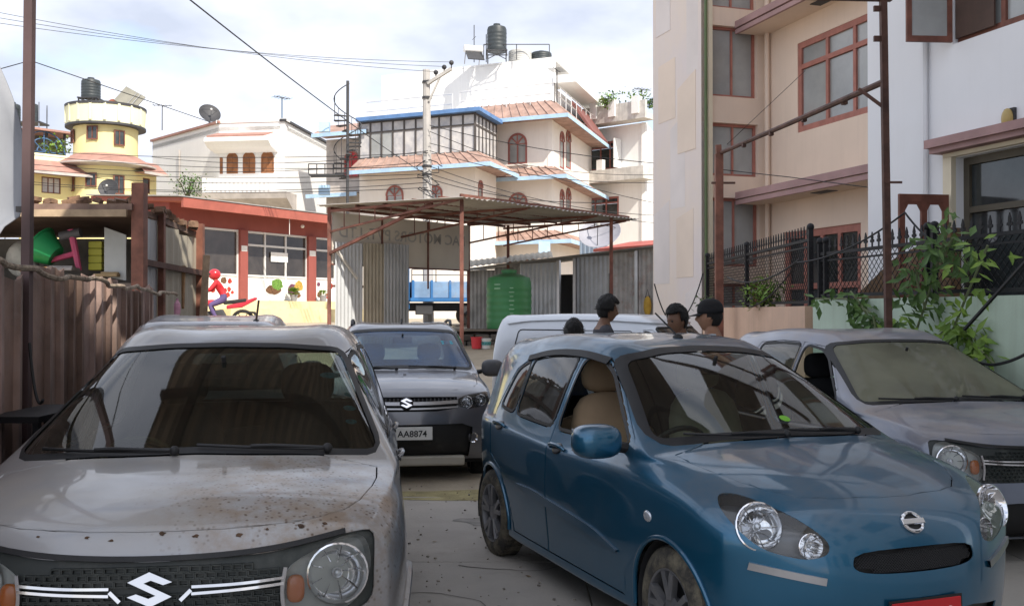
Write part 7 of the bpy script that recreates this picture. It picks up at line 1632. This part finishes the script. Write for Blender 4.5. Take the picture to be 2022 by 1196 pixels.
# ================================================================ people
SKIN = mat('brown_skin', (.22, .115, .07), .55, var=.1, scale=12); SKIN2 = mat('warm_skin', (.36, .19, .115), .55, var=.1, scale=12); HAIR = mat('black_hair', (.012, .010, .009), .5, var=.3, scale=60, bump=.8, bscale=160)
def head_mesh(mats, m_skin, hair='short', curl=.0, rnd=1):
    """head about the origin at the chin-neck joint, facing +x; returns an MB with skin(0) and hair(1) faces"""
    rq = random.Random(rnd); nu, nv = 36, 28; V_ = []; 
    for i in range(nv+1):
        t = math.pi*i/nv
        for j in range(nu):
            p = 2*math.pi*j/nu; x, y, z = math.sin(t)*math.cos(p), math.sin(t)*math.sin(p), math.cos(t)
            X, Y, Z = x*.098, y*.076, z*.122
            if Z < 0: k = 1+.25*Z/.122; Y *= (1-.35*(-Z/.122)**1.5); X = X*(1-.12*(-Z/.122)) + (.012*(-Z/.122) if x > 0 else .018*(-Z/.122))
            f = max(0, x)
            X += f*(.026*math.exp(-((y/.16)**2))*math.exp(-(((Z+.022)/.020)**2)))       # nose
            X += f*(.010*math.exp(-((y/.12)**2))*math.exp(-(((Z-.005)/.022)**2)))
            X += f*(.008*math.exp(-(((Z-.032)/.012)**2)))*(1 if abs(y) < .7 else 0)          # brow
            X -= f*(.010*math.exp(-(((abs(y)-.38)/.16)**2))*math.exp(-(((Z-.012)/.014)**2)))  # eye sockets
            X += f*(.007*math.exp(-((y/.25)**2))*math.exp(-(((Z+.060)/.010)**2)))           # lips
            X += f*(.009*math.exp(-((y/.3)**2))*math.exp(-(((Z+.100)/.016)**2)))            # chin
            V_.append((X, Y, Z+.135))
    fs = []; mi = []
    for i in range(nv):
        for j in range(nu):
            fs.append((i*nu+j, (i+1)*nu+j, (i+1)*nu+(j+1) % nu, i*nu+(j+1) % nu))
            c = V_[i*nu+j]; z = c[2]-.135; x = c[0]/.1
            hairy = z > .065+.0*x or (x < .25 and z > .0) or (x < -.15 and z > -.06)
            mi.append(1 if hairy else 0)
    return V_, fs, mi
def person(loc, rz, label, shirt, trousers, skin, joints, hairstyle='short', cap=False, rnd=1, neck=None, headturn=0, headtilt=0, extra=None, hairlift=.02, helmet=None):
    """joints: dict of skeleton points in metres, figure facing +x; one continuous skinned body"""
    root = empty('person', loc, rz, label, 'person'); J = {k: Vector(v) for k, v in joints.items()}
    names = []; rad = []; ed = []
    def nd(n_, p, r): names.append((n_, Vector(p))); rad.append(r); return len(names)-1
    pel = nd('tr', J['pelvis'], .15); 
    wst = nd('sh', J['pelvis'].lerp(J['chest'], .45), .135); ch = nd('sh', J['chest'], .155); up_ = nd('sh', J['chest'].lerp(J['neck'], .62), .115); nk = nd('sk', J['neck'], .060); hd = nd('sk', J['neck'].lerp(J['head'], 1.15), .050)
    ed += [(pel, wst), (wst, ch), (ch, up_), (up_, nk), (nk, hd)]
    for s in 'lr':
        so2 = nd('sh', J['sho_'+s], .072); el = nd('sh', J['elb_'+s], .047); wr = nd('sk', J['wri_'+s], .030); ed += [(up_, so2), (so2, el), (el, wr)]
        m_ = nd('sh', J['sho_'+s].lerp(J['elb_'+s], .5), .058); ed.remove((so2, el)); ed += [(so2, m_), (m_, el)]
        d = (J['wri_'+s]-J['elb_'+s]).normalized(); pm = nd('sk', J['wri_'+s]+d*.05, .032); ed.append((wr, pm)); sd3 = Vector((0, 0, 1)).cross(d); sd3 = sd3.normalized() if sd3.length > .1 else Vector((1, 0, 0)); dn = d.cross(sd3).normalized()
        for k, (off, ln) in enumerate(((-.028, .07), (-.010, .085), (.010, .08), (.027, .062))):
            a = nd('sk', J['wri_'+s]+d*.095+sd3*off, .0095); b = nd('sk', J['wri_'+s]+d*(.095+ln*.5)+sd3*off+dn*.008, .009); c = nd('sk', J['wri_'+s]+d*(.095+ln*.85)+sd3*off+dn*.03, .0075); ed += [(pm, a), (a, b), (b, c)]
        a = nd('sk', J['wri_'+s]+d*.05+sd3*-.042, .011); b = nd('sk', J['wri_'+s]+d*.085+sd3*-.06+dn*.012, .0095); ed += [(pm, a), (a, b)]
        hp = nd('tr', J['hip_'+s], .098); kn = nd('tr', J['kne_'+s], .064); an = nd('tr', J['ank_'+s], .045); ft = nd('shoe', J['ank_'+s]+Vector((.13, 0, -.045)), .036); hl = nd('shoe', J['ank_'+s]+Vector((-.04, 0, -.05)), .034)
        th = nd('tr', J['hip_'+s].lerp(J['kne_'+s], .4), .088); ed += [(pel, hp), (hp, th), (th, kn), (kn, an), (an, ft), (an, hl)]
    me = bpy.data.meshes.new('b'); me.from_pydata([tuple(p) for _, p in names], ed, []); ob = bpy.data.objects.new('b', me); C.objects.link(ob)
    sk = ob.modifiers.new('s', 'SKIN'); sk.use_smooth_shade = True; sv = me.skin_vertices[0].data
    for i, r in enumerate(rad): sv[i].radius = (r, r*(.78 if i in (wst, ch) else 1)); sv[i].use_root = i == 0
    if True:
        sv[ch].radius = (.155, .12); sv[pel].radius = (.15, .12)
    ss_ = ob.modifiers.new('u', 'SUBSURF'); ss_.levels = ss_.render_levels = 2
    dg = bpy.context.evaluated_depsgraph_get(); bm_ = bpy.data.meshes.new_from_object(ob.evaluated_get(dg)); bpy.data.objects.remove(ob)
    cols = {'sk': 0, 'sh': 2, 'tr': 3, 'shoe': 4}; NP = np.array([tuple(p) for _, p in names])
    vs_ = [tuple(v.co) for v in bm_.vertices]; fs_ = [tuple(p.vertices) for p in bm_.polygons]; mi_ = []
    for p in bm_.polygons:
        k = int(((NP-np.array(tuple(p.center)))**2).sum(1).argmin()); mi_.append(cols[names[k][0]])
    hv, hf, hm = head_mesh(None, skin, rnd=rnd); H = Matrix.Translation(J['neck'].lerp(J['head'], .25)+Vector((.022, 0, -.012)))@Euler((0, headtilt, headturn)).to_matrix().to_4x4(); rq = random.Random(rnd)
    k = len(vs_); vs_ += [tuple(H@Vector(v)) for v in hv]; fs_ += [tuple(i+k for i in f) for f in hf]; mi_ += [0]*len(hf)
    me = bpy.data.meshes.new('body'); me.from_pydata(vs_, [], fs_); setmat(me, [skin, HAIR, shirt, trousers, BLACKP]); me.polygons.foreach_set('material_index', mi_); me.polygons.foreach_set('use_smooth', [True]*len(fs_)); me.update(); o = bpy.data.objects.new('body', me); C.objects.link(o); o.parent = root
    # ears, eyes
    q = MB()
    for s in (1, -1): q.ball(H@Vector((-.002, s*.078, .135)), .026, 10, 8, (.75, .35, 1.15))
    q.build('ear', skin, root, smooth='all')
    q = MB()
    for s in (1, -1): q.ball(H@Vector((.080, s*.031, .147)), .0115, 10, 8)
    q.build('eye', mat('eye_dark', (.05, .045, .04), .2), root, smooth='all')
    if helmet:
        q = MB(); q.ball((0, 0, 0), .15, 24, 16, (1.08, .92, 1.0)); h = q.build('helmet', helmet, root, smooth='all'); h.matrix_local = H@Matrix.Translation((-.005, 0, .15)); q = MB(); q.ball((.03, 0, .0), .142, 20, 12, (1.0, .86, .42)); h2 = q.build('visor', BLACKP, h, smooth='all'); h2.matrix_local = Matrix.Translation((.012, 0, .005))
    else:
        hv2 = []; keep = [i for i, m_ in enumerate(hm) if m_]; ids = sorted({i for f in keep for i in hf[f]}); mp2 = {i: n_ for n_, i in enumerate(ids)}; c0 = Vector((0, 0, .135))
        for i in ids:
            p = Vector(hv[i]); d = (p-c0).normalized(); lift = hairlift*(.45+.9*max(0, d.z))*(1+rq.uniform(-.25, .25)); hv2.append(H@(p+d*(lift if not cap else .006)))
        q = MB(); q.add(hv2, [tuple(mp2[i] for i in hf[f]) for f in keep]); hr = q.build('hair', HAIR, root, smooth='all', solid=.012)
        if not cap:
            t = MB()
            for i in range(260):
                p = Vector(hv[rq.choice(ids)]); d = (p-c0).normalized()
                if d.z < -.1: continue
                b = p+d*hairlift*.6; dd = (d+Vector((rq.uniform(-.6, .6), rq.uniform(-.6, .6), rq.uniform(-.2, .5)))).normalized(); s_ = dd.orthogonal().normalized()*.007; t.add([H@(b+s_), H@(b-s_), H@(b+dd*rq.uniform(.02, .04))], [(0, 1, 2)])
            tag(t.build('hair_tuft', HAIR, hr, flipfix=False), kind='stuff')
        if cap:
            CAPM = mat('black_cap', (.016, .016, .018), .85, bump=.3); q = MB(); q.lathe([(.104, .0), (.106, .03), (.098, .07), (.070, .105), (.03, .122), (.001, .124)], 24, Matrix.Diagonal((1.03, .86, 1, 1)), cap=False); c_ = q.build('cap', CAPM, root, smooth='all', solid=.006); c_.matrix_local = H@Matrix.Translation((-.006, 0, .168))@Euler((0, .05, 0)).to_matrix().to_4x4()
            q = MB(); P = []
            for i in range(9): a = math.radians(-62+15.5*i); P.append([(.10*math.cos(a), .085*math.sin(a), .004), (.10*math.cos(a)+.085*math.cos(a)**.8, .082*math.sin(a), -.016+.0*a)])
            q.grid(P); v_ = q.build('visor', CAPM, c_, smooth='all', solid=.005)
    return root
def standing(h=1.72, lean=0, arms=0.1):
    k = h/1.75
    return {a: (x*k, y*k, z*k) for a, (x, y, z) in dict(pelvis=(0, 0, .95), chest=(.0, 0, 1.24), neck=(-.01+lean*.2, 0, 1.46), head=(.02+lean*.3, 0, 1.56), sho_l=(-.01, .185, 1.40), sho_r=(-.01, -.185, 1.40), elb_l=(-.02, .26, 1.12), elb_r=(-.02, -.26, 1.12), wri_l=(.10, .25, .90), wri_r=(.10, -.25, .90),
      hip_l=(0, .09, .90), hip_r=(0, -.09, .90), kne_l=(.02, .10, .50), kne_r=(.02, -.10, .50), ank_l=(0, .11, .085), ank_r=(0, -.11, .085)).items()}
GREYT = mat('grey_shirt', (.45, .45, .46), .85); BLUES = mat('pale_blue_shirt', (.50, .55, .60), .85); JEAN = mat('dark_jeans', (.03, .04, .07), .9); DTS = mat('dark_tshirt', (.05, .05, .06), .9)
X = lambda u, Y: (u-CX)/F*Y
person((X(1193, 10.6), 10.6, 0), 0.15, 'young man with thick black hair and dark shirt standing before the white van', DTS, JEAN, SKIN, standing(1.83), rnd=2, hairlift=.034, headtilt=.12)
person((X(1406, 8.55), 8.55, 0), math.pi-.25, 'man in a black cap and pale blue shirt standing beyond the blue hatchback', BLUES, JEAN, SKIN2, standing(1.76), cap=True, rnd=3)
person((X(1345, 9.5), 9.5, 0), math.pi+.5, 'dark haired person partly hidden next to the man in the cap', GREYT, JEAN, SKIN, standing(1.72), rnd=4, hairlift=.026, headtilt=.2)
stp = standing(1.56); person((X(1133, 9.6), 9.6, 0), math.pi/2, 'short person with only the crown of black hair showing over the blue roof', DTS, JEAN, SKIN, stp, rnd=5, hairlift=.022)
REDJ = mat('red_jacket', (.58, .02, .03), .7, var=.12, scale=6); PURP = mat('purple_trousers', (.10, .07, .18), .85)
rid = dict(pelvis=(-.18, 0, .92), chest=(-.02, 0, 1.18), neck=(.08, 0, 1.38), head=(.14, 0, 1.47), sho_l=(.05, .18, 1.32), sho_r=(.05, -.18, 1.32), elb_l=(.22, .28, 1.12), elb_r=(.22, -.28, 1.12), wri_l=(.40, .30, 1.10), wri_r=(.40, -.30, 1.10), hip_l=(-.14, .11, .88), hip_r=(-.14, -.11, .88), kne_l=(.22, .20, .72), kne_r=(.22, -.20, .72), ank_l=(.02, .20, .32), ank_r=(.02, -.20, .32))
person((*U(432, 27), gz(27)), math.pi*1.0+.2, 'rider in a red helmet, red jacket and purple trousers sitting on the motorbike', REDJ, PURP, SKIN2, rid, rnd=6, helmet=mat('red_helmet', (.55, .02, .03), .25, coat=.6))
